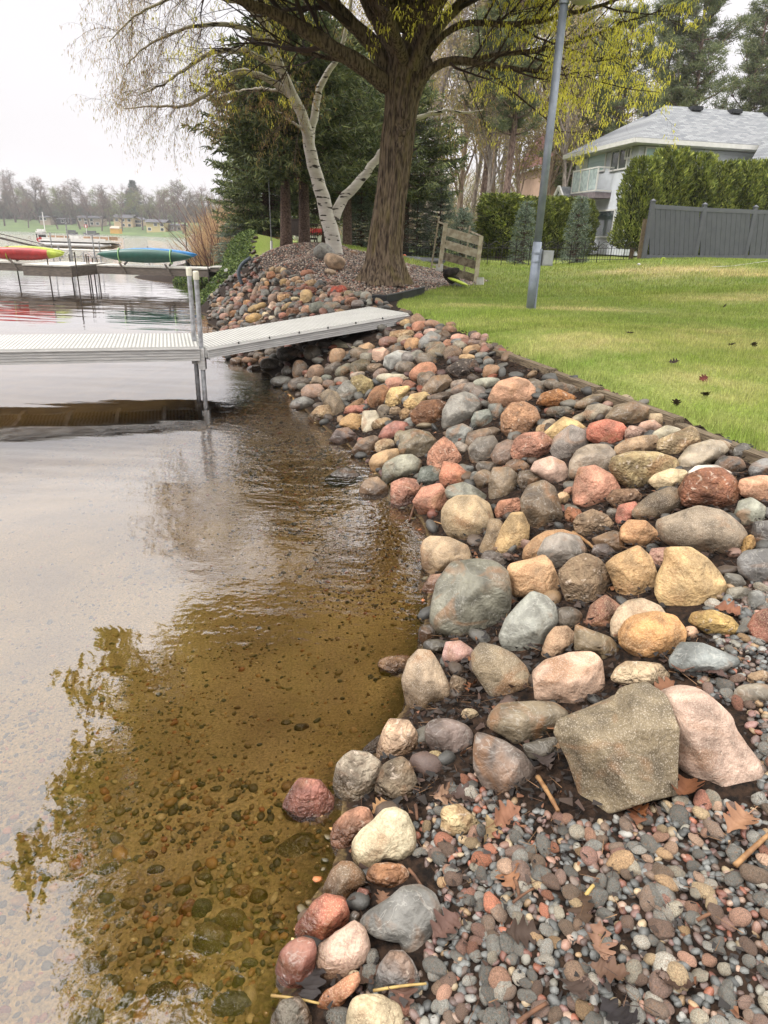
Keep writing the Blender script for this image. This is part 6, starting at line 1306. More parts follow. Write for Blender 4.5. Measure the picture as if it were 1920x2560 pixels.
# ---- pinkish house behind the trees
M_pk = siding('pink_tan_siding', (206, 172, 152), .16); M_rr = shingle('brown_red_shingles', (150, 104, 96), (120, 84, 78))
q = PY(1412, 600, 52); ph_ = empty('tan_house', (q[0], q[1], 1.5)); ph_.rotation_euler = (0, 0, .1); tag(ph_, 'pinkish tan house with a brown red roof partly hidden by trees', 'house')
ze = PY(1412, 418, 52)[2] - 1.5
MB().box((0, 3, ze / 2), (4.4, 6, ze)).build('wall', M_pk, ph_); MB().add([(-2.7, -.5, ze), (2.7, -.5, ze), (1.4, 3.4, ze + 2.6), (-1.4, 3.4, ze + 2.6)], [(0, 1, 2, 3)]).add([(-2.7, -.5, ze), (-1.4, 3.4, ze + 2.6), (-2.7, 7, ze)], [(0, 1, 2)]).add([(2.7, -.5, ze), (2.7, 7, ze), (1.4, 3.4, ze + 2.6)], [(0, 1, 2)]).build('roof', M_rr, ph_); MB().box((0, -.5, ze - .08), (5.4, .1, .2)).build('gutter', M_white, ph_)

# ---- small things on and behind the lawn
def stake(px_, py_, Y, hh, mt, lab, cat, curl=False):
    q = PY(px_, py_, Y); mb = MB(); pts = [(0, 0, 0), (0, 0, hh * .7), (.02, 0, hh), (.07, 0, hh), (.09, 0, hh * .75)] if curl else [(0, 0, 0), (0, 0, hh)]
    o = mb.tube(pts, .018, 6).build('marker_stake' if curl else 'metal_pole', mt, loc=tuple(q)); tag(o, lab, cat); return o
stake(1652, 660, 20.5, .17, M_lime, 'short yellow hooked marker stake in the lawn before the fence', 'stake', True)
M_steel = M('thin_steel', (140, 142, 144), rough=.4, metallic=.4)
q = PY(679, 622, 19.5); e = empty('thin_pole', tuple(q)); tag(e, 'thin straight steel pole with a white base behind the mound crest', 'pole'); MB().tube([(0, 0, .15), (-.02, 0, 1.85)], .014, 6).build('rod', M_steel, e); MB().tube([(0, 0, -.1), (0, 0, .2)], .035, 8).build('base', M_white, e)
q = PY(1597, 661, 20.0); blob('white_object', M_white, q, (.05, .05, .035), 'tiny white object lying on the lawn before the fence', 'ball', 2, .02, lvl=2)  # unidentified tiny white object, modelled as a flattened lump
q = PY(1747, 684, 17.5); blob('blue_ball', M('blue_plastic', (60, 170, 190), rough=.4), q, (.035, .035, .03), 'tiny blue green object lying in the dry grass patch', 'toy', 2, .02, lvl=2)
hp_ = [PY(x, y, Y) for x, y, Y in [(1780, 668, 18.5), (1830, 666, 19.5), (1880, 659, 20.6), (1960, 648, 22)]]
tag(MB().tube([p_ + (0, 0, .012) for p_ in hp_], .007, 5).build('garden_rope', M_pad), 'thin white cord lying across the grass below the grey fence', 'cord')
# patio chairs behind the mound
M_wick = M('dark_wicker', (66, 54, 50), (48, 40, 38), scale=30, rough=.8)
for i, (px_, Y, lb) in enumerate([(742, 23.5, 'dark wicker patio chair with rounded back, left of the pair'), (772, 24.3, 'dark metal patio chair with slatted back, right of the pair')]):
    q = PY(px_, 622, Y); q[2] = h(q[0], q[1]); e = empty('patio_chair', tuple(q), .5 * i - .2); tag(e, lb, 'chair', 'patio chairs behind the mound')
    for sx_ in (-.24, .24):
        for sy_ in (-.22, .22): MB().box((sx_, sy_, .22), (.04, .04, .44)).build('leg', M_wick, e)
    MB().box((0, 0, .45), (.52, .5, .06)).build('seat', M_wick, e); mb = MB()
    for k in range(9 if i else 14): s = -.24 + .48 * k / (8 if i else 13); mb.box((s, -.24, .68), (.02 if i else .035, .025, .42))
    mb.bar((-.27, -.24, .90), (.27, -.24, .90), .04, .05); mb.build('backrest', M_wick, e)
    mb = MB(); mb.box((-.27, 0, .64), (.04, .48, .03)); mb.box((.27, 0, .64), (.04, .48, .03)); mb.box((-.27, .22, .54), (.03, .03, .2)); mb.box((.27, .22, .54), (.03, .03, .2)); mb.build('armrest', M_wick, e)
# stored boat on a trailer, white stair, dark box, tarp, orange ball
q = PY(808, 588, 36); e = empty('stored_boat', (q[0], q[1], q[2] - .9)); tag(e, 'red and white boat stored on supports behind the spruce trunks', 'boat')
def hull_loft(L, B, D, n=15, sides=9, rake=.25, flat=.0):
    V = []; F = []
    for i in range(n):
        t_ = i / (n - 1); s = math.sin(math.pi * t_) ** .55 if flat == 0 else min(1, math.sin(math.pi * t_) ** .45); x = (t_ - .5) * L
        for j in range(sides):
            a = math.pi * j / (sides - 1); V.append((x, -math.cos(a) * B / 2 * s, -math.sin(a) ** .8 * D * s ** .7 + rake * D * (abs(t_ - .5) * 2) ** 3))
    for i in range(n - 1):
        for j in range(sides - 1): q = i * sides + j; F.append((q, q + 1, q + sides + 1, q + sides))
        F.append((i * sides, (i + 1) * sides, (i + 1) * sides + sides - 1, i * sides + sides - 1))
    return V, F
M_redp = M('red_gelcoat', (186, 56, 56), rough=.35, spec=.5)
mb = MB(); V, F = hull_loft(3.2, 1.3, .7); mb.add(V, F); mb.build('hull', M_white, e, loc=(0, 0, .9)); mb = MB(); mb.box((0, 0, 1.05), (1.5, .9, .3)); mb.build('cover', M_redp, e); mb = MB(); mb.box((-.8, 0, .15), (.1, .9, .5)); mb.box((.8, 0, .15), (.1, .9, .5)); mb.build('support', M_steel, e)
q = PY(872, 606, 33); e = empty('white_stair', (q[0], q[1], q[2])); tag(e, 'white slatted stair leaning behind the birch', 'stairs')
for sx_ in (-.12, .4): MB().bar((sx_, 0, 0), (sx_ - .38, 0, .85), .04, .1, (0, 1, 0)).build('stringer', M_white, e)
for k in range(6): MB().box((.14 - .06 * k, 0, .08 + .14 * k), (.5, .22, .035)).build('step', M_white, e)
q = PY(1014, 648, 20.5); o = MB().box((0, 0, .09), (.34, .3, .18)).box((0, 0, .185), (.38, .34, .02)).build('storage_box', M_black, loc=tuple(q)); tag(o, 'small black box in the grass right of the big trunk', 'box')
q = PY(1011, 641, 20.2); blob('orange_ball', M('orange_plastic', (226, 96, 50), rough=.4), (q[0], q[1], q[2]), (.06, .06, .06), 'small orange ball on the black box behind the big tree', 'ball', 2, .01, lvl=2)
q = PY(1052, 652, 19.8); blob('tarpaulin', M('dark_tarp', (72, 76, 80), (50, 52, 54), scale=6, rough=.5, bump=.5), q, (.75, .4, .10), 'low crumpled dark tarpaulin on the grass right of the big tree', 'tarp', 7, .5)

# ---- neighbour's dock with kayaks
M_dgrey = M('weathered_dock_frame', (128, 118, 110), (104, 96, 90), scale=5, stretch=(1, 1, 8), rough=.8); M_dtop = M('pale_dock_top', (214, 210, 202), (190, 186, 178), scale=6, rough=.8); M_dpost = M('rusty_post', (96, 88, 84), (74, 66, 60), rough=.8)
zd = .70
nd = empty('neighbour_dock', (-6, 24.3, 0)); no = np.array((-6, 24.3, 0)); tag(nd, 'long weathered dock holding kayaks, reaching out from the planted bank', 'dock')
def seg(name, x0, x1, y0, y1, z=zd, th=.24):
    p = MB().box(((x0 + x1) / 2, (y0 + y1) / 2, z - th / 2 - .03), (x1 - x0, y1 - y0 - .02, th)).build(name, M_dgrey, nd)
    mb = MB(); nn = max(2, int((x1 - x0) / .3))
    for k in range(nn): mb.box((x0 + (x1 - x0) * (k + .5) / nn, (y0 + y1) / 2, z), ((x1 - x0) / nn * .96, y1 - y0 + .02, .045))
    mb.build('deck_boards', M_dtop, p)
X = lambda px_, Y=24.3: PY(px_, 655, Y)[0] + 6
seg('deck_section', X(0) - 4, X(112), 0, 1.2); seg('deck_section', X(240), X(520), 0, 1.2); seg('deck_section', X(521), X(566), .1, 1.1, zd + .06, .12); seg('platform', X(114), X(228), -1.6, 1.2, zd + .02, .3)
for px_, yy, tp_ in [(119, -1.5, .25), (189, -1.5, .45), (222, 0, .3), (232, 1.0, .2), (243, 1.2, .2), (519, -.0, .1), (40, 1.2, .3), (217, 0.0, .35), (175, 1.1, .3), (-60, 0, .3), (371 + 130, 1.3, .1)]:
    x_ = X(px_, 24.3 + yy); MB().tube([(x_, yy, -.5), (x_, yy, zd + tp_)], .022, 8).build('dock_leg', M_dpost, nd)
for px_ in (38, 310, 423): x_ = X(px_); MB().bar((x_ - .14, -.06, zd + .12), (x_ + .06, -.06, zd - .26), .05, .07, (0, 1, 0)).bar((x_ - .1, .3, zd + .05), (x_ - .1, 1.0, zd + .3), .05, .05).build('kayak_bracket', M_dgrey, nd)
def kayak(name, c, L, mt, lab, tilt, mt2=None, rz=0):
    e = empty(name, c, rz); tag(e, lab, 'kayak', 'kayaks stored on the neighbour dock'); n_ = 25; sd_ = 16; V = []; F = []; mi = []
    for i in range(n_):
        t_ = i / (n_ - 1); s = max(.02, math.sin(math.pi * t_) ** .6); x_ = (t_ - .5) * L; zc = .06 * (abs(t_ - .5) * 2) ** 3
        for j in range(sd_):
            a = 2 * math.pi * j / sd_; V.append((x_, math.cos(a) * .235 * s, math.sin(a) * (.16 if math.sin(a) < 0 else .11) * s ** .7 + zc))
    for i in range(n_ - 1):
        for j in range(sd_): F.append((i * sd_ + j, i * sd_ + (j + 1) % sd_, (i + 1) * sd_ + (j + 1) % sd_, (i + 1) * sd_ + j)); mi.append(1 if (mt2 and (i > n_ * .78 or i < n_ * .1)) else 0)
    V = np.array(V); ca, sa = math.cos(tilt), math.sin(tilt); V = V @ np.array([[1, 0, 0], [0, ca, sa], [0, -sa, ca]])
    link('hull', mesh('hull', V, F, [mt, mt2 or mt], mi, True), e); return e, tilt
def strap(e, x_, mt, s=1.0):
    MB().tube([(x_, math.cos(a) * .155 * s, math.sin(a) * .235 * s) for a in np.linspace(0, 6.28, 17)], .018, 5).build('strap', mt, e)
M_grn = M('dark_green_plastic', (38, 92, 80), (30, 80, 70), rough=.35, spec=.5); M_blu = M('blue_plastic_hull', (36, 130, 196), rough=.35, spec=.5); M_limek = M('lime_strap', (176, 226, 150), rough=.6); M_limeh = M('lime_hull', (176, 190, 74), rough=.4)
gk = PY(360, 640, 24.6); e, _ = kayak('kayak', tuple(gk), 3.35, M_grn, 'dark green kayak lying on its side on the neighbour dock', R_(-75)); strap(e, -.85, M_limek); strap(e, .95, M_limek)
q = PY(385, 637, 25.3); kayak('kayak', (q[0], q[1], q[2] + .02), 3.1, M_blu, 'blue kayak mostly hidden behind the green one', R_(-60))
q = PY(45, 634, 24.6); e, _ = kayak('kayak', (q[0], q[1], q[2]), 3.2, M_redp, 'red kayak at the left edge with a lime tip', R_(-60), M_limeh); strap(e, -.35, M_limeh)
q = PY(70, 630, 25.3); kayak('kayak', tuple(q), 2.6, M_limeh, 'lime yellow kayak behind the red one', R_(-60))
# black rubber float and lift poles right of the kayaks
q = PY(489, 648, 28); e = empty('mooring_float', (q[0], q[1], .0)); tag(e, 'cluster of black rubber floats by thin poles near the bush', 'float')
for dx in (-.25, .05, .3): mb = MB(); mb.tube([(dx + .02 * math.cos(a), .22 * math.cos(a), .75 + .22 * math.sin(a)) for a in np.linspace(0, 6.28, 15)], .08, 8, cap=False); mb.build('rubber_ring', M_black, e)
for dx in (-.35, .0): MB().tube([(dx, .1, -1), (dx, .1, 2.2 if dx else 1.9)], .02, 6).build('pole', M_dpost, e)

# ---- second dock with truss, pontoon boat
td = empty('truss_dock', (-20, 38.5, 0)); tag(td, 'white truss sided dock beyond the kayaks with tall posts', 'dock')
X = lambda px_, Y=38.5: PY(px_, 620, Y)[0] + 20
zt = 1.1 - .35
MB().box(((X(95) + X(328)) / 2, .6, zt), (X(328) - X(95), 1.2, .08)).build('deck', M_dtop, td); mb = MB(); xs_ = np.linspace(X(95), X(328), 13)
mb.bar((xs_[0], 0, zt - .34), (xs_[-1], 0, zt - .34), .05, .06)
for k in range(12): mb.bar((xs_[k], 0, zt - (.34 if k % 2 else 0)), (xs_[k + 1], 0, zt - (0 if k % 2 else .34)), .04, .05, (0, 1, 0))
mb.build('truss', M_alu, td)
for px_, tp_ in [(131, .9), (147, .2), (174, 1.4), (178, .6), (235, .8), (250, .5), (370, .35), (207, -.1)]: MB().tube([(X(px_), -.05, -1.2), (X(px_), -.05, zt + tp_)], .035, 6).build('dock_leg', M_post, td)
MB().bar((X(-60), .3, zt + .75), (X(105), .3, zt + .05), .12, .10).bar((X(-60), .3, zt + .98), (X(105), .3, zt + .25), .04, .04).build('gangway', M_dpost, td)
pb = empty('pontoon_boat', tuple(PY(197, 613, 52))); pb.scale = (1, 1, .66); tag(pb, 'white pontoon boat with tan seats and a black outboard moored far left', 'boat'); pl = lambda px_, py_: PY(px_, py_, 52) - np.array(pb.location)
M_tan = M('tan_canvas', (190, 160, 132), (166, 136, 112), rough=.8)
a_, b_ = pl(118, 612), pl(290, 618)
for yy in (-.9, .9): MB().tube([(a_[0], yy, .12), (a_[0] + .5, yy, .0), (b_[0] - .6, yy, -.0), (b_[0], yy, .12)], [.28, .33, .33, .1], 12).build('pontoon', M_alu, pb, smooth=True)
MB().box(((a_[0] + b_[0]) / 2, 0, .42), (b_[0] - a_[0], 2.4, .12)).build('deck', M_white, pb)
mb = MB(); mb.box((a_[0] / 2 + b_[0] / 2, -1.17, .62), ((b_[0] - a_[0]) * .9, .04, .24)); mb.bar((a_[0], -1.18, .98), (b_[0] * .98, -1.18, .98), .04, .05); [mb.box((a_[0] + (b_[0] - a_[0]) * k / 8, -1.18, .80), (.05, .04, .4)) for k in range(9)]; mb.build('side_panel', M_white, pb)
for s0, s1, mt, nm in [(.12, .38, M_tan, 'bench_seat'), (.42, .55, M_white, 'console'), (.62, .97, M_tan, 'mooring_cover')]: MB().box((a_[0] + (b_[0] - a_[0]) * (s0 + s1) / 2, 0, .8), ((b_[0] - a_[0]) * (s1 - s0), 1.8, .36)).build(nm, mt, pb)
mo = MB().box((a_[0] - .35, 0, .75), (.5, .45, .6)).box((a_[0] - .3, 0, .2), (.2, .2, .9)).build('outboard_motor', M_black, pb); MB().tube([(a_[0] - .3, -.25, .45), (a_[0] - .3, -.32, .45)], .28, 14).build('red_ring', M_redp, mo)
# ================================================================== trees and plants
class Tubes:
    def __init__(s): s.g = {}
    def add(s, pts, rad, sides): s.g.setdefault((len(pts), sides), []).append((pts, rad))
    def arrays(s):
        VV_, FF_, n0 = [], [], 0
        for (n_, sd_), lst in s.g.items():
            Pt = np.array([q[0] for q in lst]); Rd = np.array([np.broadcast_to(q[1], (n_,)) for q in lst]); m_n = len(lst)
            T = np.gradient(Pt, axis=1); T /= np.linalg.norm(T, axis=2)[..., None] + 1e-9
            T0 = T.mean(1); ref = np.where(np.abs(T0[:, :1]) < .7, [[1., 0, 0]], [[0, 1., 0]]); U = np.cross(T, ref[:, None]); U /= np.linalg.norm(U, axis=2)[..., None] + 1e-9; Wd = np.cross(T, U)
            a = np.linspace(0, 2 * math.pi, sd_, endpoint=False)
            V = Pt[:, :, None] + Rd[:, :, None, None] * (np.cos(a)[None, None, :, None] * U[:, :, None] + np.sin(a)[None, None, :, None] * Wd[:, :, None])
            i, j = np.meshgrid(np.arange(n_ - 1), np.arange(sd_), indexing='ij'); j2 = (j + 1) % sd_
            F = np.stack([i * sd_ + j, i * sd_ + j2, (i + 1) * sd_ + j2, (i + 1) * sd_ + j], -1).reshape(-1, 4)
            F = (F[None] + (np.arange(m_n) * n_ * sd_)[:, None, None]).reshape(-1, 4) + n0
            VV_.append(V.reshape(-1, 3)); FF_.append(F); n0 += m_n * n_ * sd_
        return np.concatenate(VV_), np.concatenate(FF_)
    def build(s, name, mat, parent=None, off=(0, 0, 0)):
        V, F = s.arrays(); return link(name, mesh(name, V - np.array(off), F, mat, smooth=True), parent)
def resample(p, n_):
    p = np.asarray(p, float); d = np.r_[0, np.cumsum(np.linalg.norm(np.diff(p, axis=0), axis=1))]; t_ = np.linspace(0, d[-1], n_)
    q = np.stack([np.interp(t_, d, p[:, k]) for k in range(3)], 1)
    for _ in range(2): q[1:-1] = (q[:-2] + 2 * q[1:-1] + q[2:]) / 4
    return q, d[-1]
def branch(r, st_, d, L, wander, trop, n_=6):
    p = [np.array(st_, float)]; d = np.array(d, float); d /= np.linalg.norm(d)
    for k in range(n_ - 1):
        d = d + r.normal(0, wander, 3) + np.array((0, 0, trop)) * (k + 1) / n_; d /= np.linalg.norm(d); p.append(p[-1] + d * L / (n_ - 1))
    return np.array(p), d
def child_dir(r, d, ang, upb=0.):
    a = rdir(1, r)[0]; a -= d * (a @ d); a /= np.linalg.norm(a) + 1e-9; q = d * math.cos(ang) + a * math.sin(ang) + np.array((0, 0, upb)); return q / np.linalg.norm(q)
def ramify(r, T, path, rad0, L, cfg, lvl, tips, sides=(6, 4, 3, 3)):
    """children along a path; cfg[lvl] = (count, length ratio/abs, angle, wander, tropism, start t)"""
    if lvl >= len(cfg): tips.append(path); return
    cnt, cl, ang, wd_, tr_, t0 = cfg[lvl]
    tan = np.gradient(path, axis=0)
    for k in range(cnt):
        t_ = t0 + (1 - t0) * (k + r.rand()) / cnt; i = t_ * (len(path) - 1); i0 = min(int(i), len(path) - 2); st_ = path[i0] * (1 - (i - i0)) + path[i0 + 1] * (i - i0)
        d = tan[i0] / (np.linalg.norm(tan[i0]) + 1e-9); d2 = child_dir(r, d, ang * r.uniform(.6, 1.3), .12 if tr_ > 0 else 0); Lc = cl * r.uniform(.55, 1.25) * (1.15 - .5 * t_)
        p, _ = branch(r, st_, d2, Lc, wd_, tr_, 6 if lvl < 2 else 5); rr_ = rad0 * (.55 if lvl == 0 else .5) * (1 - .4 * t_)
        T.add(p, np.linspace(rr_, rr_ * .3, len(p)), sides[min(lvl, 3)]); ramify(r, T, p, rr_, Lc, cfg, lvl + 1, tips, sides)

def bark(name, c1, c2, c3=None, sc=4, st_=(8, 8, 1.3), bump=1.0, moss=None):
    m = M(name, c1, c2, scale=sc, stretch=st_, rough=.95, bump=bump, bscale=sc * 2.2, ramp=(.4, .62)); t = m.node_tree
    if moss:
        geo = t.nodes.new('ShaderNodeTexCoord'); n_ = t.nodes.new('ShaderNodeTexNoise'); n_.inputs['Scale'].default_value = 2.2; n_.inputs['Detail'].default_value = 7; mp_ = t.nodes.new('ShaderNodeMapping'); mp_.inputs['Scale'].default_value = (3, 3, .6); t.links.new(geo.outputs['Object'], mp_.inputs[0]); t.links.new(mp_.outputs[0], n_.inputs[0])
        mr_ = t.nodes.new('ShaderNodeMapRange'); mr_.inputs[1].default_value = .52; mr_.inputs[2].default_value = .72; mr_.inputs[4].default_value = .45; t.links.new(n_.outputs['Fac'], mr_.inputs[0])
        mx_ = t.nodes.new('ShaderNodeMix'); mx_.data_type = 'RGBA'; b_ = t.nodes['Principled BSDF']; src = b_.inputs['Base Color'].links[0].from_socket; t.links.new(mr_.outputs[0], mx_.inputs[0]); t.links.new(src, mx_.inputs[6]); mx_.inputs[7].default_value = A(moss); t.links.new(mx_.outputs[2], b_.inputs['Base Color'])
    return m
M_maple = bark('maple_bark', (136, 118, 98), (66, 54, 45), moss=(138, 126, 70)); M_twig = M('dark_twig', (84, 66, 58), (60, 48, 42), rough=.9)
M_birch = bark('birch_bark', (232, 226, 216), (214, 206, 196), sc=3, st_=(1, 1, 5), bump=.3)
t = M_birch.node_tree; b = t.nodes['Principled BSDF']; n_ = t.nodes.new('ShaderNodeTexNoise'); n_.inputs['Scale'].default_value = 3.2; n_.inputs['Detail'].default_value = 8; mp_ = t.nodes.new('ShaderNodeMapping'); mp_.inputs['Scale'].default_value = (1.3, 1.3, 5); tcn = t.nodes.new('ShaderNodeTexCoord'); t.links.new(tcn.outputs['Object'], mp_.inputs[0]); t.links.new(mp_.outputs[0], n_.inputs[0])
mr_ = t.nodes.new('ShaderNodeMapRange'); mr_.inputs[1].default_value = .57; mr_.inputs[2].default_value = .63; t.links.new(n_.outputs['Fac'], mr_.inputs[0]); mx_ = t.nodes.new('ShaderNodeMix'); mx_.data_type = 'RGBA'; src = b.inputs['Base Color'].links[0].from_socket; t.links.new(mr_.outputs[0], mx_.inputs[0]); t.links.new(src, mx_.inputs[6]); mx_.inputs[7].default_value = A((72, 64, 56)); t.links.new(mx_.outputs[2], b.inputs['Base Color'])
M_btwig = M('birch_twig', (150, 128, 118), (116, 96, 88), rough=.9); M_catk = vc_mat('catkins', rough=.8, sc=5, lo=.9, hi=1.1, bump=0, trans=.45)
M_needle = vc_mat('needles', rough=.8, sc=2, lo=.8, hi=1.15, bump=0, trans=.25); M_sprbark = bark('spruce_bark', (120, 100, 88), (74, 58, 52), sc=8, st_=(3, 3, 3), bump=.7)
D_ = lambda x, y, Y: PY(x * 1.1573, y * 1.1573, Y)

# ---- the big maple
r = np.random.RandomState(21); bx0 = PY(962, 676, 13.8); bx0[2] = h(bx0[0], bx0[1]); mp_e = empty('maple_tree', tuple(bx0)); tag(mp_e, 'huge old maple with furrowed mossy trunk and yellow green flowers', 'tree')
tr_px = [(828, 600, 70), (829, 588, 60), (830, 570, 50), (829, 545, 44), (834, 500, 42), (840, 450, 38.5), (847, 400, 38), (853, 350, 38.5), (858, 300, 40), (863, 260, 38), (868, 220, 40), (872, 190, 46), (880, 160, 56), (884, 135, 56), (884, 110, 40)]
cen = np.array([PY(x * 1.1573, y * 1.1573, 13.8) for x, y, _ in tr_px]); rad = np.array([q[2] * 1.1573 * 13.8 / FPX * .77 for q in tr_px]); cen[:2, 2] -= (.12, .04)
NS, NR = 180, 150; tt = np.linspace(0, len(cen) - 1, NR); cc_ = np.stack([np.interp(tt, np.arange(len(cen)), cen[:, k]) for k in range(3)], 1); ra = np.interp(tt, np.arange(len(cen)), rad)
ang_ = np.linspace(0, 2 * math.pi, NS, endpoint=False); zz = cc_[:, 2:3] - bx0[2]
ridge = sum(a_ * np.sin(k * ang_[None] + ph_s + 1.2 * np.sin(zz * f_ + ph_s * 2)) for k, a_, ph_s, f_ in [(5, .035, 1, .5), (9, .03, 2, .8), (15, .03, .5, 1.1), (22, .03, 3, 1.6), (30, .02, 4, 2)])
flare = np.clip(1 - zz / .9, 0, 1) ** 2; ridge = ridge + flare * .16 * np.sin(6 * ang_[None] + .8)
kx = np.exp(-((zz - (PY(1000, 330, 13.8)[2] - bx0[2])) / .30) ** 2) * np.exp(-((np.angle(np.exp(1j * (ang_[None] + 1.25)))) / .55) ** 2)
rr = ra[:, None] * (1 + ridge + .20 * kx * np.cos(14 * np.hypot(ang_[None] - 5.03, (zz - 3.1) * 1.6)))
V = np.stack([cc_[:, 0:1] + rr * np.cos(ang_), cc_[:, 1:2] + rr * np.sin(ang_) * .95, cc_[:, 2:3] + 0 * rr], -1).reshape(-1, 3)
i, j = np.meshgrid(np.arange(NR - 1), np.arange(NS), indexing='ij'); j2 = (j + 1) % NS; F = np.stack([i * NS + j, i * NS + j2, (i + 1) * NS + j2, (i + 1) * NS + j], -1).reshape(-1, 4)
link('trunk', mesh('trunk', V - bx0, F, M_maple, smooth=True), mp_e)
LIMBS = [([(975, 215), (949, 200), (894, 155), (797, 98), (688, 33), (596, 0), (480, -60)], .27, .07, 13.8, 12.6), ([(975, 190), (950, 140), (932, 105), (867, 49), (824, 0), (760, -120), (700, -260)], .26, .07, 13.8, 13.4),
         ([(1000, 190), (985, 110), (962, 60), (955, 0), (930, -180), (900, -420)], .24, .08, 13.7, 12.9), ([(1020, 190), (1024, 100), (1030, 20), (1042, -160), (1050, -420), (1030, -700)], .28, .09, 13.9, 14.6), ([(1035, 190), (1070, 105), (1105, 55), (1165, 0), (1250, -100), (1350, -260)], .20, .06, 13.9, 15.0),
         ([(1040, 215), (1070, 175), (1130, 148), (1180, 155), (1238, 168), (1300, 176), (1368, 175)], .15, .035, 13.6, 13.0), ([(1180, 152), (1250, 134), (1330, 131), (1400, 118), (1480, 92), (1570, 55)], .075, .02, 13.4, 13.2),
         ([(1060, 150), (1100, 90), (1160, 52), (1230, 62), (1310, 60), (1395, 48), (1470, 22), (1570, -15)], .10, .03, 13.7, 12.6), ([(1000, 170), (940, 60), (880, -60), (820, -300), (780, -520)], .16, .06, 14.2, 16.0), ([(1030, 170), (1090, 20), (1200, -150), (1380, -330), (1500, -520)], .16, .05, 13.4, 11.8),
         ([(949, 200), (860, 150), (760, 135), (690, 100), (620, 95)], .09, .025, 13.8, 14.6), ([(1010, 150), (960, 10), (900, -200), (840, -480)], .17, .05, 13.4, 10.6), ([(1020, 150), (1100, -20), (1160, -260), (1200, -560)], .17, .05, 13.6, 11.2)]
T = Tubes(); TL = Tubes(); tips = []
for pxs, r0, r1, Y0, Y1 in LIMBS:
    w3 = [PY(x, y, Y0 + (Y1 - Y0) * k / (len(pxs) - 1)) for k, (x, y) in enumerate(pxs)]; p, L = resample(w3, 22)
    p += r.normal(0, .018, p.shape) * np.linspace(0, 1, 22)[:, None]; TL.add(p, np.linspace(r0 * .60, r1 * .72, 22) * (1 + .06 * np.sin(np.arange(22) * 1.7)), 14)
    lo = pxs[-1][1] > -70
    ramify(r, T, p, r1 * 1.5, L, [(9 if lo else 10, 2.1, .85, .10, .05, .28), (6, 1.05, .8, .16, .02, .2), (5, .34, .8, .2, .0, .2)], 0, tips)
    if not lo:
        e_ = p[-1]; d_e = p[-1] - p[-3]; d_e /= np.linalg.norm(d_e)
        for q in range(2):
            pp_, _ = branch(r, e_, child_dir(r, d_e, .35), r.uniform(4, 6.5), .09, .10, 10); TL.add(pp_, np.linspace(r1 * .8, .02, 10), 7); ramify(r, T, pp_, r1, 5, [(9, 2.3, .8, .10, .05, .1), (5, 1.2, .8, .16, .02, .2), (4, .5, .7, .2, -.1, .25)], 0, tips)
for tx, ty, tz in [(-2.5, 11, 21), (-3.5, 13, 21), (-1, 9.5, 17.5), (-5.4, 12, 8.5), (-5, 15.5, 11), (-3.5, 10.5, 13), (0, 14, 20), (3, 12, 16), (5, 15, 12), (6, 12, 8.5), (-2.5, 17, 16), (2, 17, 18), (-5.2, 13.5, 13), (-4.5, 9.5, 9.5), (0, 9.3, 14), (-1.5, 12, 19), (-5, 12.5, 16.5), (-2.5, 9.5, 16), (-4, 9, 12.5), (-3, 12, 20), (-.5, 10.5, 18), (-4.6, 10, 12), (-1.5, 8.5, 12), (-2, 14.5, 21.5), (2.5, 9.5, 10), (-5.4, 12.5, 10.5)]:
    a_ = np.array((.1 * np.sign(tx), 13.8, 5.2)); b_ = np.array((tx, ty, tz)) * (.95 + .1 * r.rand()); p, L = resample([a_, a_ * .6 + b_ * .4 + (0, 0, 1.0), b_], 16); p += r.normal(0, .05, p.shape) * np.linspace(0, 1, 16)[:, None]; TL.add(p, np.linspace(.13, .03, 16), 8)
    ramify(r, T, p, .06, L, [(13, 2.6, .9, .10, .03, .30), (6, 1.3, .8, .16, .0, .15), (4, .6, .7, .2, -.1, .2)], 0, tips)
TL.build('limbs', M_maple, mp_e, bx0); T.build('twigs', M_twig, mp_e, bx0)
sp_ = Soup(); ends = np.array([p[-1] for p in tips]); mids = np.array([p[2] for p in tips]); px_e, py_e = proj(ends)
vis = py_e > -900
def catkins(base, cnt, L, wd_, cols, r, spread=.05, droop=1.0):
    n = len(base) * cnt; b_ = np.repeat(base, cnt, 0) + r.normal(0, spread, (n, 3)); d = r.normal(0, .30, (n, 3)); d[:, 2] = -droop; d /= np.linalg.norm(d, axis=1)[:, None]; LL = L * r.uniform(.5, 1.3, n)[:, None]
    wv = perp(d, r) * wd_; c = lin(np.array(cols))[r.randint(0, len(cols), n)] * ALB * 1.5 * r.uniform(.75, 1.1, (n, 1)); sp_.quads(b_, d * LL, wv, c)
k = r.rand(len(ends)) < np.where(px_e < 900, .42, .62); left = px_e < 800
catkins(ends[k], 14, .065, .008, [(238, 228, 96), (224, 216, 84), (246, 238, 132), (208, 200, 78)], r, .045, .8); catkins(mids[k & ~left], 9, .06, .008, [(238, 228, 96), (224, 216, 84), (204, 198, 84)], r, .05, .8)
k2 = py_e < -120; catkins(ends[k2], 13, .30, .055, [(222, 216, 92), (206, 204, 74)], r, .12); sp_.build('flowers', M_catk, mp_e).location = tuple(-bx0)  # oversized flowers added above the view to block sky reflected in the water

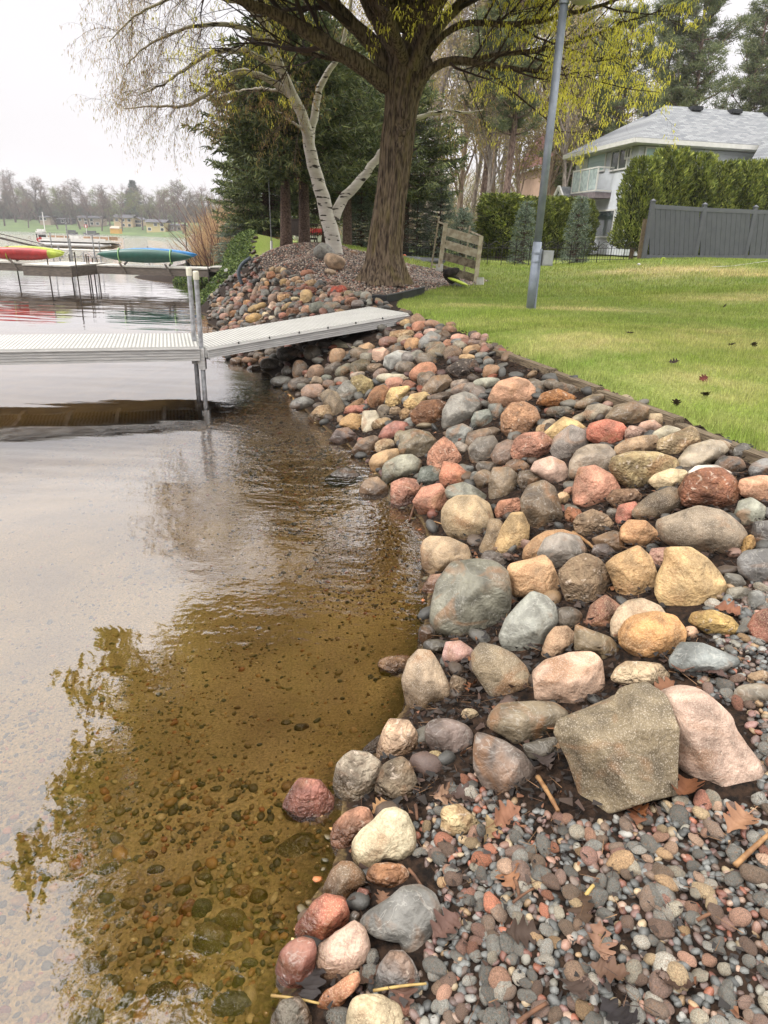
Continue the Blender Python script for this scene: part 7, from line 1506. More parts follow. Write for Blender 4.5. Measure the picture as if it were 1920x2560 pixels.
# ---- birch
r = np.random.RandomState(33); b0 = D_(727, 560, 17.0); b0[2] = h(b0[0], b0[1]); be = empty('birch_tree', tuple(b0)); tag(be, 'white barked birch leaning left with long drooping twigs over the lake', 'tree')
BL = [([(728, 572), (724, 545), (716, 500), (704, 450), (690, 400), (672, 340), (666, 290), (655, 250), (632, 200), (606, 150), (588, 100), (575, 50), (560, 0)], .20, .06, 17, 16.6), ([(668, 305), (680, 240), (688, 190), (715, 150), (735, 115), (748, 60), (760, 0)], .10, .03, 17, 17.6), ([(722, 470), (728, 450), (745, 425), (775, 398), (808, 350), (832, 318), (870, 275), (905, 250), (960, 236), (1000, 245), (1045, 240)], .13, .012, 17, 17.8),
      ([(655, 255), (630, 205), (600, 182), (560, 160), (530, 148), (500, 156), (470, 180), (440, 215), (400, 232), (330, 228), (270, 236)], .085, .012, 17, 16.0), ([(606, 150), (560, 120), (510, 108), (460, 112), (410, 140), (360, 180), (300, 205)], .07, .012, 16.8, 15.6), ([(588, 100), (540, 62), (480, 50), (400, 60), (330, 90), (270, 140)], .06, .012, 16.7, 15.6), ([(575, 50), (520, 5), (440, -15), (350, 0), (280, 40), (238, 90)], .06, .012, 16.6, 15.2), ([(560, 0), (500, -50), (400, -70), (300, -60), (230, -10)], .05, .012, 16.6, 16.4), ([(632, 200), (560, 190), (500, 200), (460, 215)], .04, .01, 17, 17.6), ([(666, 290), (640, 270), (600, 240)], .04, .012, 17, 16), ([(560, 0), (570, -80), (600, -180), (640, -300)], .07, .02, 16.6, 17)]
T = Tubes(); TL = Tubes(); tips = []
for q, (pxs, r0, r1, Y0, Y1) in enumerate(BL):
    w3 = [D_(x, y, Y0 + (Y1 - Y0) * k / (len(pxs) - 1)) for k, (x, y) in enumerate(pxs)]; p, L = resample(w3, 26); p += r.normal(0, .012, p.shape)
    TL.add(p, np.linspace(r0, r1, 26), 14 if q < 3 else 7)
    if q >= 3: ramify(r, T, p, .014, L, [(34 if q < 8 else 14, 1.3, .9, .10, -.38, .30), (8, .66, .6, .10, -.5, .1)], 0, tips, (3, 3, 3))
    else: ramify(r, T, p, .016, L, [(14, 1.1, .9, .14, -.2, .55), (6, .55, .7, .14, -.4, .1)], 0, tips, (3, 3, 3))
TL.build('trunk', M_birch, be, b0); T.build('twigs', M_btwig, be, b0)
sp_ = Soup(); base = np.concatenate([np.array([p[-1] for p in tips]), np.array([p[2] for p in tips]), np.array([p[3] for p in tips])]); catkins(base, 2, .07, .0055, [(170, 140, 92), (150, 118, 82), (184, 160, 96), (150, 148, 70)], r, .03)
sp_.build('catkins', M_catk, be).location = tuple(-b0)

# ---- conifers
def needles_along(r, starts, dirs, L, cnt, nl, nw, cols, sag=.25, V=None):
    """cnt needle tufts along each branchlet (arrays)"""
    m_n = len(starts); t_ = (np.arange(cnt) + .5) / cnt; b_ = starts[:, None] + dirs[:, None] * (L[:, None] * t_)[..., None]; b_[..., 2] -= sag * (L[:, None] * t_) ** 2
    b_ = b_.reshape(-1, 3); n = len(b_); d = np.repeat(dirs, cnt, 0) * .8 + rdir(n, r) * .75; d /= np.linalg.norm(d, axis=1)[:, None]
    sp_.quads(b_, d * (nl * r.uniform(.6, 1.3, (n, 1))), perp(d, r) * nw, lin(np.array(cols))[r.randint(0, len(cols), n)] * ALB * r.uniform(.6, 1.25, (n, 1)))
SPC = [(116, 126, 74), (94, 106, 64), (136, 144, 86), (80, 94, 64)]
def spruce(name, seed, Ht, R, bare, cols, step=.27, per=10, nl=.17, nw=.024, trunk_r=.17, dens_=1.0):
    global sp_
    r = np.random.RandomState(seed); e = empty(name); sp_ = Soup(); T = Tubes()
    for z_ in np.arange(bare, Ht, step):
        f_ = 1 - (z_ - bare * .3) / (Ht - bare * .3); Lz = R * max(f_, .03) ** .75 * (1 if z_ > bare + .8 else .75)
        for k in range(per):
            a_ = r.uniform(0, 6.28); L_ = Lz * r.uniform(.65, 1.15); el = .12 + .25 * (1 - f_) - .25 * f_ * r.rand(); d = np.array((math.cos(a_), math.sin(a_), el)); d /= np.linalg.norm(d)
            n_ = 7; s_t = np.linspace(0, 1, n_)[:, None]; p = np.array((0, 0, z_ + r.uniform(-.1, .1))) + d * L_ * s_t; p[:, 2] -= .16 * L_ * (s_t[:, 0] ** 1.3) - .13 * L_ * s_t[:, 0] ** 3; T.add(p, np.linspace(.03 * f_ + .012, .006, n_), 3)
            nb = max(6, int(L_ * 10 * dens_)); tb = np.linspace(.18, 1, nb); i_ = tb * (n_ - 1); i0 = np.minimum(i_.astype(int), n_ - 2); st_ = p[i0] * (1 - (i_ - i0))[:, None] + p[i0 + 1] * (i_ - i0)[:, None]
            side = np.cross(d, (0, 0, 1)); side /= np.linalg.norm(side); sg = np.where(np.arange(nb) % 2 == 0, 1, -1)[:, None]; bd = d * .75 + side * sg * .7 + np.array((0, 0, -.22)) + r.normal(0, .12, (nb, 3)); bd /= np.linalg.norm(bd, axis=1)[:, None]
            needles_along(r, st_, bd, (.22 + .42 * (1 - tb)) * (.55 + .45 * f_) * r.uniform(.7, 1.3, nb), 6, nl, nw, cols)
    MBt = MB(); MBt.tube([(0, 0, -.2), (0, 0, .3), (.03, 0, Ht * .5), (0, .03, Ht)], [trunk_r * 1.25, trunk_r, trunk_r * .6, .02], 14).build('trunk', M_sprbark, e, smooth=True)
    T.build('branches', M_sprbark, e); sp_.build('crown', M_needle, e); return e
SP1 = spruce('spruce_tree', 3, 6.4, 3.5, 1.95, SPC, step=.19); SP2 = spruce('spruce_tree', 8, 7.6, 3.1, 1.0, SPC, per=9, step=.2)
def put(src, first, px_, Y, sc_v, rz, lab, cat='tree', group=None, gy=None):
    q = PY(px_, 640, Y); z_ = h(q[0], q[1]); o = src if first else copy_tree(src)
    o.location = (q[0], q[1], z_); o.rotation_euler = (0, 0, rz); o.scale = (sc_v,) * 3 if not hasattr(sc_v, '__len__') else sc_v; tag(o, lab, cat, group); return o
GS_ = 'dark spruces behind the mound'
put(SP1, True, 716, 19.6, .92, .3, 'dark spruce with a bare brown lower trunk, leftmost of the thick trunked pair', group=GS_); put(SP1, False, 762, 21.0, 1.0, 2.1, 'dark spruce with a bare brown lower trunk, right of the thick trunked pair', group=GS_)
put(SP2, True, 668, 25.5, .80, 1.2, 'dark spruce farther back with low hanging needles left of the bare trunks', group=GS_); put(SP1, False, 868, 25, 1.0, 4.0, 'dark spruce filling the gap between birch and big maple', group=GS_)
put(SP1, False, 1010, 27, .95, 5.2, 'dark spruce just behind the big maple on its right side', group=GS_);  put(SP2, False, 815, 30, 1.05, 2.9, 'tall dark spruce far behind the birch', group=GS_); put(SP2, False, 650, 31, .75, 2.0, 'dark spruce standing lakeside behind the low shrub', group=GS_); put(SP1, False, 930, 33, 1.1, 1.0, 'farthest dark spruce, hidden mostly by the big maple trunk', group=GS_)
BS = [(138, 152, 130), (116, 132, 116), (154, 166, 142), (98, 116, 98)]
YS = spruce('young_spruce', 15, 1.9, .72, .05, BS, step=.11, per=8, nl=.10, nw=.010, trunk_r=.035, dens_=1.6)
GY = 'young spruces near the iron fence'
put(YS, True, 1304, 25, (.8, .8, 1.05), 0, 'young blue green spruce behind the iron fence just left of the lamp post', group=GY); put(YS, False, 1436, 25.5, (.85, .85, 1.15), 2, 'young blue green spruce before the house porch post', group=GY); put(YS, False, 902, 26, 1.05, 4, 'young spruce between birch and big maple trunks', group=GY); put(YS, False, 1095, 27, 1.25, 1, 'young spruce behind the tilted dock steps', group=GY); put(YS, False, 1152, 25, .9, 1, 'young spruce at the left edge of the arborvitae hedge', group=GY); put(YS, False, 1040, 27, 1.0, 3, 'young spruce just right of the big maple trunk', group=GY)
q = put(YS, False, 612, 26, (1.9, 1.9, .75), 5, 'low wide blue spruce shrub at the top of the planted bank', 'shrub'); q.name = 'spruce_shrub'
q = put(YS, False, 650, 27, (1.5, 1.5, .6), 2, 'smaller low spruce shrub right of the wide one on the bank', 'shrub'); q.name = 'spruce_shrub'

def pine(name, seed, Ht, R, bare, cols, lean=0.):
    global sp_
    r = np.random.RandomState(seed); e = empty(name); sp_ = Soup(); T = Tubes(); zs = np.linspace(0, Ht, 9); tp_ = np.stack([lean * zs / Ht + .12 * np.sin(zs * .5), .1 * np.cos(zs * .4), zs], 1); T.add(tp_, np.linspace(.24, .03, 9), 10); T2 = Tubes(); cl = []
    for z_ in np.arange(bare, Ht, .38):
        f_ = 1 - (z_ - bare) / (Ht - bare)
        for k in range(3):
            a_ = r.uniform(0, 6.28); L_ = R * (.25 + .75 * f_ ** .6) * r.uniform(.45, 1.15) * (.5 if z_ < bare + 1 else 1); c0_ = np.array((np.interp(z_, zs, tp_[:, 0]), np.interp(z_, zs, tp_[:, 1]), z_)); p, d_e = branch(r, c0_, (math.cos(a_), math.sin(a_), .15), L_, .12, .25, 6); T2.add(p, np.linspace(.05 * f_ + .02, .012, 6), 4); cl += [p[-1], p[-2]]
            for s_k in range(int(3 + L_ * 2.4)): i0 = r.randint(2, 6); q, _ = branch(r, p[i0 - 1], child_dir(r, d_e, .8, .2), L_ * r.uniform(.18, .4), .15, .2, 4); T2.add(q, np.linspace(.02, .008, 4), 3); cl.append(q[-1]); cl.append((q[-1] + q[-2]) / 2)
    cl = np.array(cl); cnt = 30; n = len(cl) * cnt; b_ = np.repeat(cl, cnt, 0) + r.normal(0, .13, (n, 3)) * (1, 1, .55); d = rdir(n, r); d[:, 2] = np.abs(d[:, 2]) * .9; L_ = .24 * r.uniform(.6, 1.2, (n, 1)); tone = np.repeat(r.uniform(.7, 1.25, (len(cl), 1)), cnt, 0)
    sp_.quads(b_, d * L_, perp(d, r) * .016, lin(np.array(cols))[r.randint(0, len(cols), n)] * ALB * tone)
    T.build('trunk', M_pinebark, e); T2.build('branches', M_pinebark, e); sp_.build('crown', M_needle, e); return e
M_pinebark = bark('pine_bark', (140, 118, 108), (92, 74, 68), sc=5, st_=(2, 2, 1), bump=.6)
PCN = [(126, 134, 90), (106, 118, 80), (146, 150, 100), (92, 106, 74)]
P1 = pine('pine_tree', 4, 17, 3.2, 6.0, PCN, .6); P2 = pine('pine_tree', 9, 14, 3.6, 3.4, PCN); GP = 'pines behind the houses'
for i, (px_, Y, s_v, rz, src, lab) in enumerate([(1190, 38, .9, .5, P1, 'pine with a tall bare trunk seen above the tilted steps'), (1258, 34, .82, 2, P1, 'pine with a pinkish bare trunk left of the arborvitae hedge'), (1420, 50, .95, 1, P2, 'broad low crowned pine above the tan house'), (1500, 46, .93, 3, P2, 'broad olive green pine directly right of the lamp post'), (1585, 52, 1.02, 5, P1, 'tall pine rising behind the left end of the grey roof'), (1672, 50, 1.08, 2.4, P1, 'slender open pine standing alone against the sky above the roof ridge'), (1795, 56, 1.18, .6, P2, 'wide dense pine behind the roof at the right'), (1862, 54, 1.02, 3.5, P2, 'dense pine second from the right edge'), (1935, 58, 1.2, 4.6, P2, 'pine cut by the right edge of the photo'), (1380, 60, 1.15, 2.2, P1, 'tall pine mostly hidden behind the lamp post and yellow flowers')]):
    put(src, src.get('label') is None, px_, Y, s_v, rz, lab, group=GP)

# ---- bare spring trees
def bare_tree(name, seed, Ht, mat, leafcol=None, sprd=.55, nl=14, trunk=.2, fine=5):
    global sp_
    r = np.random.RandomState(seed); e = empty(name); T = Tubes(); TL = Tubes(); tips = []; p, _ = branch(r, (0, 0, -.2), (0, 0, 1), Ht * .92, .05, .1, 12); TL.add(p, np.linspace(trunk, .03, 12), 9)
    ramify(r, T, p, trunk * .8, Ht, [(nl, Ht * .36, sprd, .08, .12, .25), (7, Ht * .16, .65, .14, .08, .2), (fine, Ht * .07, .6, .18, 0, .2)], 0, tips, (5, 3, 3, 3)); TL.build('trunk', mat, e); T.build('branches', mat, e)
    if leafcol is not None:
        sp_ = Soup(); b_ = np.array([q[-1] for q in tips] + [q[2] for q in tips]); n = len(b_) * 3; b2 = np.repeat(b_, 3, 0) + r.normal(0, Ht * .012, (n, 3)); d = rdir(n, r); s_ = Ht * .007; sp_.quads(b2, d * s_ * 1.6, perp(d, r) * s_ * .5, lin(np.array(leafcol))[r.randint(0, len(leafcol), n)] * ALB * r.uniform(.8, 1.2, (n, 1))); sp_.build('buds', M_catk, e)
    return e
M_bt1 = M('brown_bare_bark', (166, 144, 128), (126, 106, 94), scale=4, stretch=(3, 3, 1), rough=.95, bump=.4); M_bt2 = M('grey_bare_bark', (172, 160, 152), (134, 122, 116), scale=4, stretch=(3, 3, 1), rough=.95)
BT = [bare_tree('bare_tree', 51, 13, M_bt1, [(150, 140, 70), (170, 150, 76)]), bare_tree('bare_tree', 52, 14, M_bt2, [(176, 160, 120)], .45), bare_tree('bare_tree', 53, 11, M_bt1, [(160, 150, 60), (140, 120, 80)], .7, 16)]
nw_ = ['between birch and maple', 'right of the maple trunk low behind the fence', 'above the tilted steps', 'left of the pink trunked pine', 'behind the left hedge', 'above the left hedge', 'in front of the tan house', 'right of the tan house gable', 'behind the porch gable', 'left of the lamp post far back', 'far behind the steps', 'at the upper right behind the pines', 'near the right photo corner', 'behind the young spruces', 'deep in the wood right of the maple', 'beside the wicker chairs far back', 'left of the hedge in the back', 'high behind the big pines']
for i, (px_, Y, s_v) in enumerate([(880, 40, .8), (1060, 36, .9), (1145, 42, 1.0), (1215, 46, 1.05), (1240, 54, 1.1), (1290, 44, .9), (1350, 48, .95), (1395, 44, .85), (1440, 60, 1.0), (1330, 62, 1.2), (1170, 60, 1.2), (1880, 62, 1.35), (1915, 70, 1.6), (1100, 56, 1.1), (1020, 50, 1.1), (750, 48, .8), (1205, 36, .7), (1560, 70, 1.2)]):
    src = BT[i % 3]; put(src, i < 3, px_, Y, s_v, i * 1.3, 'bare spring tree ' + nw_[i], group='bare spring trees in the background')
# thicket closing the view between the trunks
r = np.random.RandomState(61); sp_ = Soup(); n = 52000; x_ = r.uniform(-9, 48, n); y_ = r.uniform(58, 90, n); k = x_ > -13 * (y_ / 60) + 2; x_, y_ = x_[k], y_[k]; n = len(x_); top_ = 5.5 + 2.2 * vnoise(x_, y_, .25, 71); z_ = 1.4 + np.abs(top_) * r.rand(n) ** 1.4; d = rdir(n, r); d[:, 2] = np.abs(d[:, 2]) + .6; d /= np.linalg.norm(d, axis=1)[:, None]
sp_.quads(np.stack([x_, y_, z_], 1), d * r.uniform(.4, 1.5, (n, 1)), perp(d, r) * .035, lin(np.array([(168, 150, 130), (146, 130, 116), (186, 172, 134), (160, 160, 108), (122, 120, 92)]))[r.randint(0, 5, n)] * ALB)
tag(sp_.build('woodland_thicket', M_catk), 'dense brown and olive thicket closing the view behind the lawn trees', 'thicket', kind='stuff')

# ---- arborvitae hedges
def arbor(name, seed, Ht, R, cols, bare=.0):
    global sp_
    r = np.random.RandomState(seed); e = empty(name); sp_ = Soup(); n = 9000; u = r.rand(n); z_ = bare + (Ht - bare) * u; prof = np.sin(np.clip(.12 + .88 * (1 - u), 0, 1) * math.pi / 2) ** .38 * np.clip(u * 6 + .55, 0, 1); a_ = r.uniform(0, 6.28, n); lob = 1 + .16 * np.sin(a_ * 3 + z_ * 2.1 + seed) + .10 * np.sin(a_ * 7 - z_ * 5); rr_ = R * prof * lob * (1 - .35 * r.rand(n) ** 2.2)
    b_ = np.stack([rr_ * np.cos(a_), rr_ * np.sin(a_), z_], 1); d = np.stack([np.cos(a_) * .5, np.sin(a_) * .5, np.ones(n) * .9], 1) + r.normal(0, .35, (n, 3)); d /= np.linalg.norm(d, axis=1)[:, None]; tone = r.uniform(.6, 1.2, (n, 1)) * (1 + .25 * np.sin(a_ * 5 + z_ * 4))[:, None]
    sp_.quads(b_, d * r.uniform(.08, .17, (n, 1)), perp(d, r) * .028, lin(np.array(cols))[r.randint(0, len(cols), n)] * ALB * tone); sp_.build('foliage', M_needle, e)
    MB().tube([(0, 0, -.1), (0, 0, Ht * .5), (.02, 0, Ht * .9)], [.10, .07, .02], 8).build('trunk', M_bt1, e)
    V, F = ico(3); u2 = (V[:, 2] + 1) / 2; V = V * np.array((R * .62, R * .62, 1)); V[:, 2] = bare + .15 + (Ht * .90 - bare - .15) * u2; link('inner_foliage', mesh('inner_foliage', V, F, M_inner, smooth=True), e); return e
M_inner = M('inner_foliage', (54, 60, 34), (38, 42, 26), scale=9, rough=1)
ARC = [(146, 156, 70), (118, 132, 60), (174, 180, 84), (96, 110, 52)]
AR = [arbor('arborvitae', 5, 4.2, .86, ARC, .5), arbor('arborvitae', 6, 4.0, .84, ARC, .1)]
used_ar = [0, 0]
pos_words = ['leftmost tall arborvitae with its bare lower trunk beside the cedar boards', 'tall arborvitae rising in front of the big blinds window', 'arborvitae with a pointed top right of the tallest one', 'arborvitae above the second fence post', 'arborvitae above the middle fence panel', 'arborvitae with a rounded top before the side wing', 'arborvitae next to last at the right edge', 'arborvitae cut by the right edge']
for i, (px_, ty, Y) in enumerate([(1578, 395, 26.5), (1638, 374, 27.5), (1702, 386, 28), (1760, 405, 28.4), (1815, 405, 28.8), (1865, 402, 29.2), (1905, 402, 29.6), (1950, 400, 30)]):
    q = PY(px_, 640, Y); z_ = h(q[0], q[1]); Hh = PY(px_, ty, Y)[2] - z_; kx_ = 0 if i == 0 else 1; o = AR[kx_] if not used_ar[kx_] else copy_tree(AR[kx_]); used_ar[kx_] = 1
    o.location = (q[0], q[1], z_); o.scale = (1.08 if i else .92, 1.08 if i else .92, Hh / (4.2 if kx_ == 0 else 4.0)); o.rotation_euler = (0, 0, i * 1.1); tag(o, pos_words[i], 'hedge shrub', 'arborvitae hedge before the blue grey house')
lw_ = ['largest roundest arborvitae at the left end of the far hedge', 'second arborvitae of the far hedge, left of the lamp post', 'third arborvitae of the far hedge', 'arborvitae just right of the lamp post', 'last arborvitae of the far hedge beside the porch gable', 'arborvitae hidden behind the porch post']
for i, (px_, ty, Y, wd_) in enumerate([(1245, 486, 29, 1.35), (1290, 492, 30, 1.0), (1328, 494, 30.5, 1.0), (1368, 492, 31, 1.0), (1404, 494, 31.5, 1.0), (1440, 500, 33, .9)]):
    q = PY(px_, 640, Y); z_ = h(q[0], q[1]); Hh = PY(px_, ty, Y)[2] - z_; o = copy_tree(AR[1]); o.location = (q[0], q[1], z_); o.scale = (wd_, wd_, Hh / 4.0); o.rotation_euler = (0, 0, i * 2.1 + 1); tag(o, lw_[i], 'hedge shrub', 'far arborvitae hedge left of the house')

# ---- planted bank (trailing ground cover), dry grass and bare bush by the lake
r = np.random.RandomState(71); sp_ = Soup()
cover = [tuple(P(x, y, z)[:2]) for x, y, z in [(540, 745, 0), (524, 735, 0), (545, 690, .45), (560, 650, .9), (590, 622, 1.2), (660, 612, 1.35), (645, 632, 1.3), (612, 655, 1.1), (600, 690, .6), (596, 720, .4), (580, 745, .2)]]
n = 150000; x_ = r.uniform(-8.5, -3, n); y_ = r.uniform(15, 31, n); k = (inpoly(x_, y_, cover) | ((y_ > 17.8) & (x_ < -4.0) & ~inpoly(x_, y_, lawnp))) & ~inpoly(x_, y_, mulch) & (Hf(x_, y_) > -.04) & ((y_ > 18.8) | (x_ < -5.0) | inpoly(x_, y_, cover)); x_, y_ = x_[k], y_[k]; n = len(x_); z_ = Hf(x_, y_) + r.uniform(0, .18, n) + .08 * vnoise(x_, y_, 3, 3); d = rdir(n, r); d[:, 2] = d[:, 2] * .6
sp_.quads(np.stack([x_, y_, z_], 1), d * r.uniform(.04, .09, (n, 1)), perp(d, r) * .022, lin(np.array([(112, 134, 68), (88, 110, 56), (136, 154, 80), (72, 90, 52)]))[r.randint(0, 4, n)] * ALB)
tag(sp_.build('ground_cover', M_needle), 'trailing green ground cover spilling down the bank to the water', 'ground cover', kind='stuff')
q = PY(564, 676, 19.5); tag(MB().box((0, 0, 0), (.08, .02, .06)).box((.03, 0, .02), (.05, .03, .07)).build('white_litter', M_white, loc=tuple(q)), 'small scrap of white paper caught in the ground cover bank', 'litter')
pp_ = [PY(x, y, 17.2) for x, y in [(606, 712), (596, 690), (598, 670), (610, 655), (626, 645)]]; tag(MB().tube(resample(pp_, 14)[0], .045, 10).build('drain_pipe', M('grey_blue_pipe', (92, 102, 112), rough=.6), smooth=True), 'curved grey drain pipe between the ground cover and the dirt wall', 'pipe')
def tuft(name, q, n, hh, sprd, cols, wv_, lab, cat, lean=.3):
    global sp_
    r = np.random.RandomState(int(q[0] * -77) % 999 + 3); sp_ = Soup(); b_ = r.normal(0, sprd, (n, 3)); b_[:, 2] = 0; d = r.normal(0, lean, (n, 3)) + b_ * .4; d[:, 2] = 1; d /= np.linalg.norm(d, axis=1)[:, None]; L_ = hh * r.uniform(.4, 1.1, (n, 1)); c = lin(np.array(cols))[r.randint(0, len(cols), n)] * ALB
    sp_.quads(b_, d * L_ * .6, perp(d, r) * wv_, c); d2 = d + r.normal(0, .3, (n, 3)); sp_.quads(b_ + d * L_ * .6, d2 * L_ * .45, perp(d2, r) * wv_ * .8, c); o = sp_.build(name, M_catk); o.location = tuple(q); return tag(o, lab, cat)
for (px_, Y, hh, lab) in [(546, 28, 1.35, 'tall tan ornamental grass clump leaning over the dock end'), (575, 29.5, 1.6, 'tan dry grass clump behind the planted bank')]:
    q = PY(px_, 640, Y); q[2] = max(h(q[0], q[1]), 0) - .05; tuft('dry_grass', q, 1500, hh, .38, [(226, 194, 152), (206, 170, 130), (238, 210, 168), (186, 150, 118)], .014, lab, 'grass clump', .28)
r = np.random.RandomState(44); q = PY(548, 660, 27); q[2] = .1; e = empty('bare_bush', tuple(q)); tag(e, 'bare reddish bush fanning out over the water beside the dry grass', 'bush'); T = Tubes(); tips = []
for k in range(16):
    d = np.array((r.uniform(-1.0, .25), r.uniform(-.5, .5), r.uniform(.9, 1.5))); p, _ = branch(r, (r.normal(0, .2), r.normal(0, .2), 0), d, r.uniform(1.8, 3.3), .06, .05, 8); T.add(p, np.linspace(.022, .008, 8), 4); ramify(r, T, p, .012, 2, [(8, .9, .5, .12, .05, .25), (5, .4, .5, .12, 0, .2)], 0, tips, (3, 3, 3))
T.build('stems', M('reddish_stem', (150, 116, 108), (120, 88, 80), rough=.9), e)
# dwarf line of brush behind the dock end
for i, (px_, Y) in enumerate([(600, 33), (640, 34)]):
    q = PY(px_, 640, Y); q[2] = h(q[0], q[1]); tuft('dry_grass', q, 1300, 1.7, .5, [(186, 152, 110), (150, 132, 84), (206, 170, 124)], .016, ['dry tan brush behind the wide blue spruce shrub', 'dry tan brush farther right along the bank'][i], 'grass clump', .3)
# ================================================================== far shore (about 300 m away)
M_fb = M('far_bark', (104, 92, 88), (88, 78, 74), scale=1, rough=1)
FT = [bare_tree('far_tree', 81, 15, M_fb, [(112, 102, 94), (128, 118, 98)], .6, 14, .28, 6), bare_tree('far_tree', 82, 14, M_fb, [(120, 130, 70), (138, 146, 84)], .75, 16, .25, 6), bare_tree('far_tree', 83, 13, M_fb, [(132, 108, 92), (118, 96, 88)], .7, 14, .25, 6), spruce('far_spruce', 84, 13, 3.0, .8, [(92, 108, 96), (80, 98, 88)], step=.6, per=7, nl=.5, nw=.10, dens_=.6)]
for t_ in FT[:3]:
    for ch in t_.children:
        if ch.type == 'MESH' and ch.name.startswith(('branches', 'buds')): pass
r = np.random.RandomState(91); usedf = [0] * 4
def bank_z(x, y): return float(H(np.array([x]), np.array([y]))[0])
farl = ['grey', 'pale green', 'pinkish brown', 'dark evergreen']
slots = []
for k in range(46):
    px_ = 5 + 600 * (k + r.uniform(-.35, .35)) / 46; slots.append((px_, r.uniform(.0, 1)))
for i, (px_, dv_) in enumerate(slots):
    kind = 3 if i in (2, 9, 16, 25, 26, 40) else [0, 0, 1, 2, 0, 2, 1][i % 7]
    if 330 < px_ < 350: kind = 3
    d = ray(px_, 590); s_t = 240.
    while s_t < 420 and inpoly(CAM[0] + d[0] * s_t / d[1], s_t, lake): s_t += 3
    Y = s_t + (10 + 46 * dv_ if i % 2 else 40 + 22 * dv_); x_ = d[0] * Y / d[1]; z_ = bank_z(x_, Y); o = FT[kind] if not usedf[kind] else copy_tree(FT[kind]); usedf[kind] = 1
    hh = (.92 + .40 * r.rand()) * (Y / 300.) * (1.0 if kind != 3 else (1.25 if 310 < px_ < 360 else .75)); Y += 60 if kind == 3 and px_ > 250 else 0; x_ = d[0] * Y / d[1]; z_ = bank_z(x_, Y); hh *= .84; o.location = (x_, Y, z_); o.scale = (hh * 1.5, hh * 1.5, hh); o.rotation_euler = (0, 0, i * 1.7)
    lb_ = (f"{farl[kind]} tree on the far shore " + ['left of', 'above', 'right of'][i % 3] + ' the ' + ('flat roofed grey house' if px_ < 170 else 'long tan house' if px_ < 262 else 'big cream house' if px_ < 350 else 'cream house with stairs' if px_ < 440 else 'lakeside bush'))
    for pre in ('', 'tall ', 'low ', 'slim ', 'broad ', 'second ', 'third '):
        if pre + lb_ not in used: break
    used[pre + lb_] = 1; tag(o, pre + lb_, 'tree', 'trees on the far shore')
# tree mass behind them, too far to tell apart
sp_ = Soup(); n = 80000; u = r.uniform(-30, 640, n); Y = r.uniform(365, 425, n); dd = (u - 960) / FPX; x_ = dd * Y; top_ = 9.5 + 2.5 * vnoise(x_, Y, .05, 5) + 1.5 * vnoise(x_, Y, .2, 6); z_ = 3 + top_ * r.rand(n) ** .8; d = rdir(n, r); d[:, 2] = np.abs(d[:, 2]) + .5
c = lin(np.array([(108, 100, 96), (94, 88, 86), (112, 116, 84), (90, 98, 80), (118, 104, 96)]))[(np.clip(2.5 + 2.2 * vnoise(x_, Y, .04, 14), 0, 4.9)).astype(int)] * ALB * r.uniform(.8, 1.15, (n, 1))
sp_.quads(np.stack([x_, Y, z_], 1), d * r.uniform(.8, 2.2, (n, 1)), perp(d, r) * .16, c); tag(sp_.build('far_woods', M_catk), 'hazy grey green woods along the far shore skyline', 'woods', kind='stuff')
M_cream = M('cream_siding', (214, 188, 152), (204, 178, 142), rough=.8); M_rooff = M('slate_roof_far', (92, 92, 98), (80, 80, 86), rough=.9); M_tanh = M('tan_siding_far', (176, 160, 144), (166, 150, 134), rough=.8)
def far_house(px0, px1, y_top, y_bot, Y, wm, rm, lab, storeys=2, gable=False):
    a_, b_ = PY(px0, (y_top + y_bot) / 2, Y), PY(px1, (y_top + y_bot) / 2, Y); zt_, zb_ = PY(px0, y_top, Y)[2], PY(px0, y_bot, Y)[2]; W_ = b_[0] - a_[0]; Hh = zt_ - zb_
    e = empty('far_house', ((a_[0] + b_[0]) / 2, Y, zb_ - .3)); tag(e, lab, 'house'); we = Hh * .74; MB().box((0, 4, we / 2 - 1), (W_, 8, we + 2)).build('wall', wm, e)
    if gable: MB().add([(-W_ / 2 - .4, -.6, we - .1), (0, -.6, Hh), (0, 8.6, Hh), (-W_ / 2 - .4, 8.6, we - .1), (W_ / 2 + .4, -.6, we - .1), (W_ / 2 + .4, 8.6, we - .1)], [(0, 1, 2, 3), (1, 4, 5, 2)]).add([(-W_ / 2, 0.0, we), (W_ / 2, 0.0, we), (0, 0.0, Hh - .1)], [(0, 1, 2)], 1).build('roof', [rm, wm], e)
    else: MB().add([(-W_ / 2 - .6, -.8, we), (W_ / 2 + .6, -.8, we), (W_ / 2 + .6, 4, Hh), (-W_ / 2 - .6, 4, Hh), (W_ / 2 + .6, 8.8, we), (-W_ / 2 - .6, 8.8, we)], [(0, 1, 2, 3), (3, 2, 4, 5)]).build('roof', rm, e)
    nw = max(3, int(W_ / 2.6))
    for s in range(storeys):
        for k in range(nw):
            if (k * 7 + s * 3 + int(px0)) % 4 == 0: continue
            x_ = -W_ / 2 + W_ * (k + .5) / nw; z_ = we * (s + .5) / storeys; f = MB().box((x_, -.03, z_), (1.5, .06, 1.3)).build('window', M_white, e); MB().box((x_, -.08, z_), (1.2, .06, 1.0)).build('pane', M_gl, f)
    return e
far_house(284, 330, 533, 566, 322, M_cream, M_rooff, 'big cream two storey house with a blue grey roof on the far shore'); far_house(332, 352, 540, 566, 326, M_cream, M_rooff, 'cream gabled house wing right of the big cream house', 2, True)
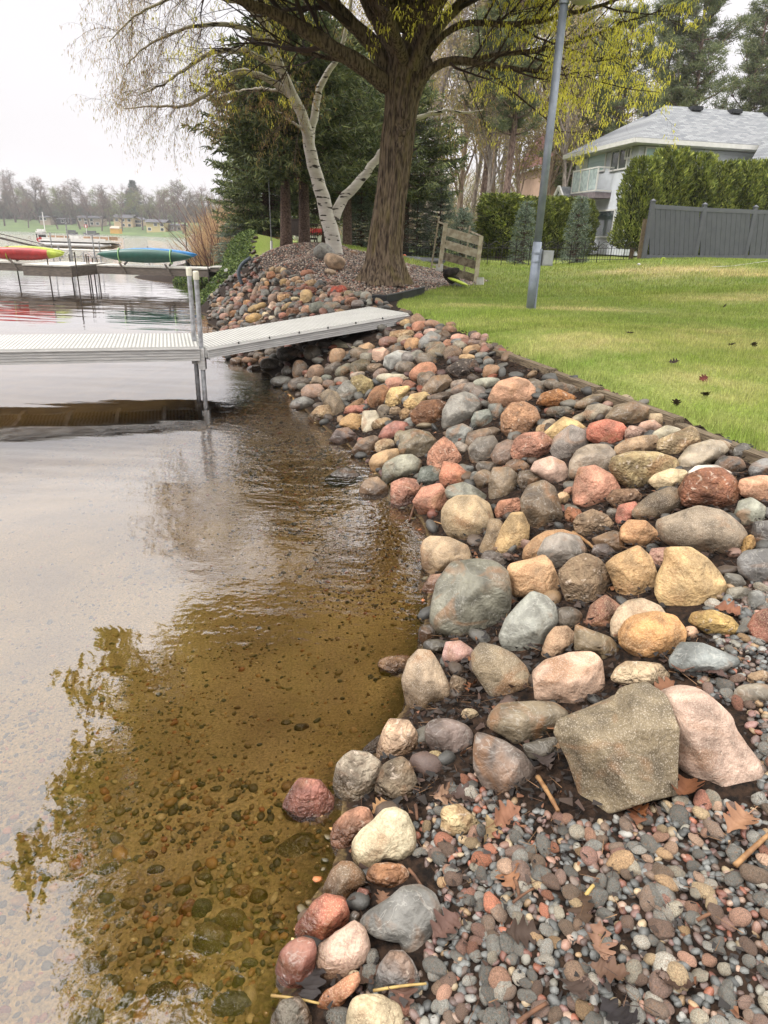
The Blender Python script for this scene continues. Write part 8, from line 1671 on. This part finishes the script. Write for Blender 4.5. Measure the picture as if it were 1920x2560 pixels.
far_house(365, 412, 545, 576, 296, M('yellow_siding', (206, 190, 140), (196, 180, 130), rough=.8), M_rooff, 'cream yellow house with outside stairs on the far shore'); far_house(192, 250, 536, 560, 330, M_tanh, M_rooff, 'long tan low house under trees on the far shore'); far_house(98, 124, 537, 550, 335, M_tanh, M_rooff, 'small flat roofed grey house on the far left shore', 1); far_house(425, 452, 556, 576, 300, M_tanh, M_rooff, 'small tan house half hidden by a dark fir', 1); far_house(140, 172, 542, 556, 340, M('dark_siding', (92, 92, 100), rough=.8), M_rooff, 'dark grey house deep among the far trees', 1)
q = PY(287, 582, 268); e = empty('yellow_shed', (q[0], q[1], q[2] - .3)); tag(e, 'small yellow orange shed at the far waterline', 'shed'); MB().box((0, 1.5, .9), (3.4, 3, 1.8)).build('wall', M('yellow_paint', (226, 180, 90), rough=.7), e); MB().add([(-1.9, -.2, 1.8), (1.9, -.2, 1.8), (1.5, 1.5, 2.7), (-1.5, 1.5, 2.7)], [(0, 1, 2, 3)]).build('roof', M_tanh, e)
for (px_, py_, L_, mt, lab) in [(228, 583, 7, M_rooff, 'long dark covered boat at the far shore'), (180, 582, 5, M_rooff, 'dark covered lift canopy left of the red white marker'), (102, 579, 4.5, M_white, 'small white boat at the far left shore'), (492, 590, 7, M_white, 'white boat moored at the far shore by the bush')]:
    q = PY(px_, py_, 255 if px_ > 400 else 285); e = empty('far_boat', (q[0], q[1], .4)); tag(e, lab, 'boat'); V, F = hull_loft(L_, 2.2, .9); mb = MB(); mb.add(V, F); mb.build('hull', mt, e); MB().box((0, 0, .5), (L_ * .5, 1.6, .8)).build('cabin', mt, e)
q = PY(216, 576, 270); e = empty('marker_sign', (q[0], q[1], .3)); tag(e, 'red and white marker sign at the far waterline', 'sign'); MB().box((0, 0, 1.2), (.15, .15, 2.6)).build('pole', M_white, e); MB().box((0, -.1, 2.6), (1.2, .1, 1.2)).build('board', M_redp, e); MB().box((0, -.17, 2.6), (.5, .06, .9)).build('stripe', M_white, e)
q = PY(110, 560, 280); e = empty('far_pole', (q[0], q[1], 1.0)); tag(e, 'white pole standing on the far left lawn', 'pole'); MB().box((0, 0, 3), (.25, .25, 7)).build('rod', M_white, e)
# ---- air: thin even haze round the whole scene
HZ = bpy.data.materials.new('haze_air'); HZ.use_nodes = True; t = HZ.node_tree; t.nodes.clear(); o = t.nodes.new('ShaderNodeOutputMaterial'); pv = t.nodes.new('ShaderNodeVolumePrincipled'); pv.inputs['Density'].default_value = .0004; pv.inputs['Color'].default_value = (.93, .92, .95, 1); pv.inputs['Anisotropy'].default_value = .2; t.links.new(pv.outputs[0], o.inputs['Volume'])
tag(MB().box((5, 288, 20), (1830, 706, 45.5)).build('haze', HZ), kind='stuff')
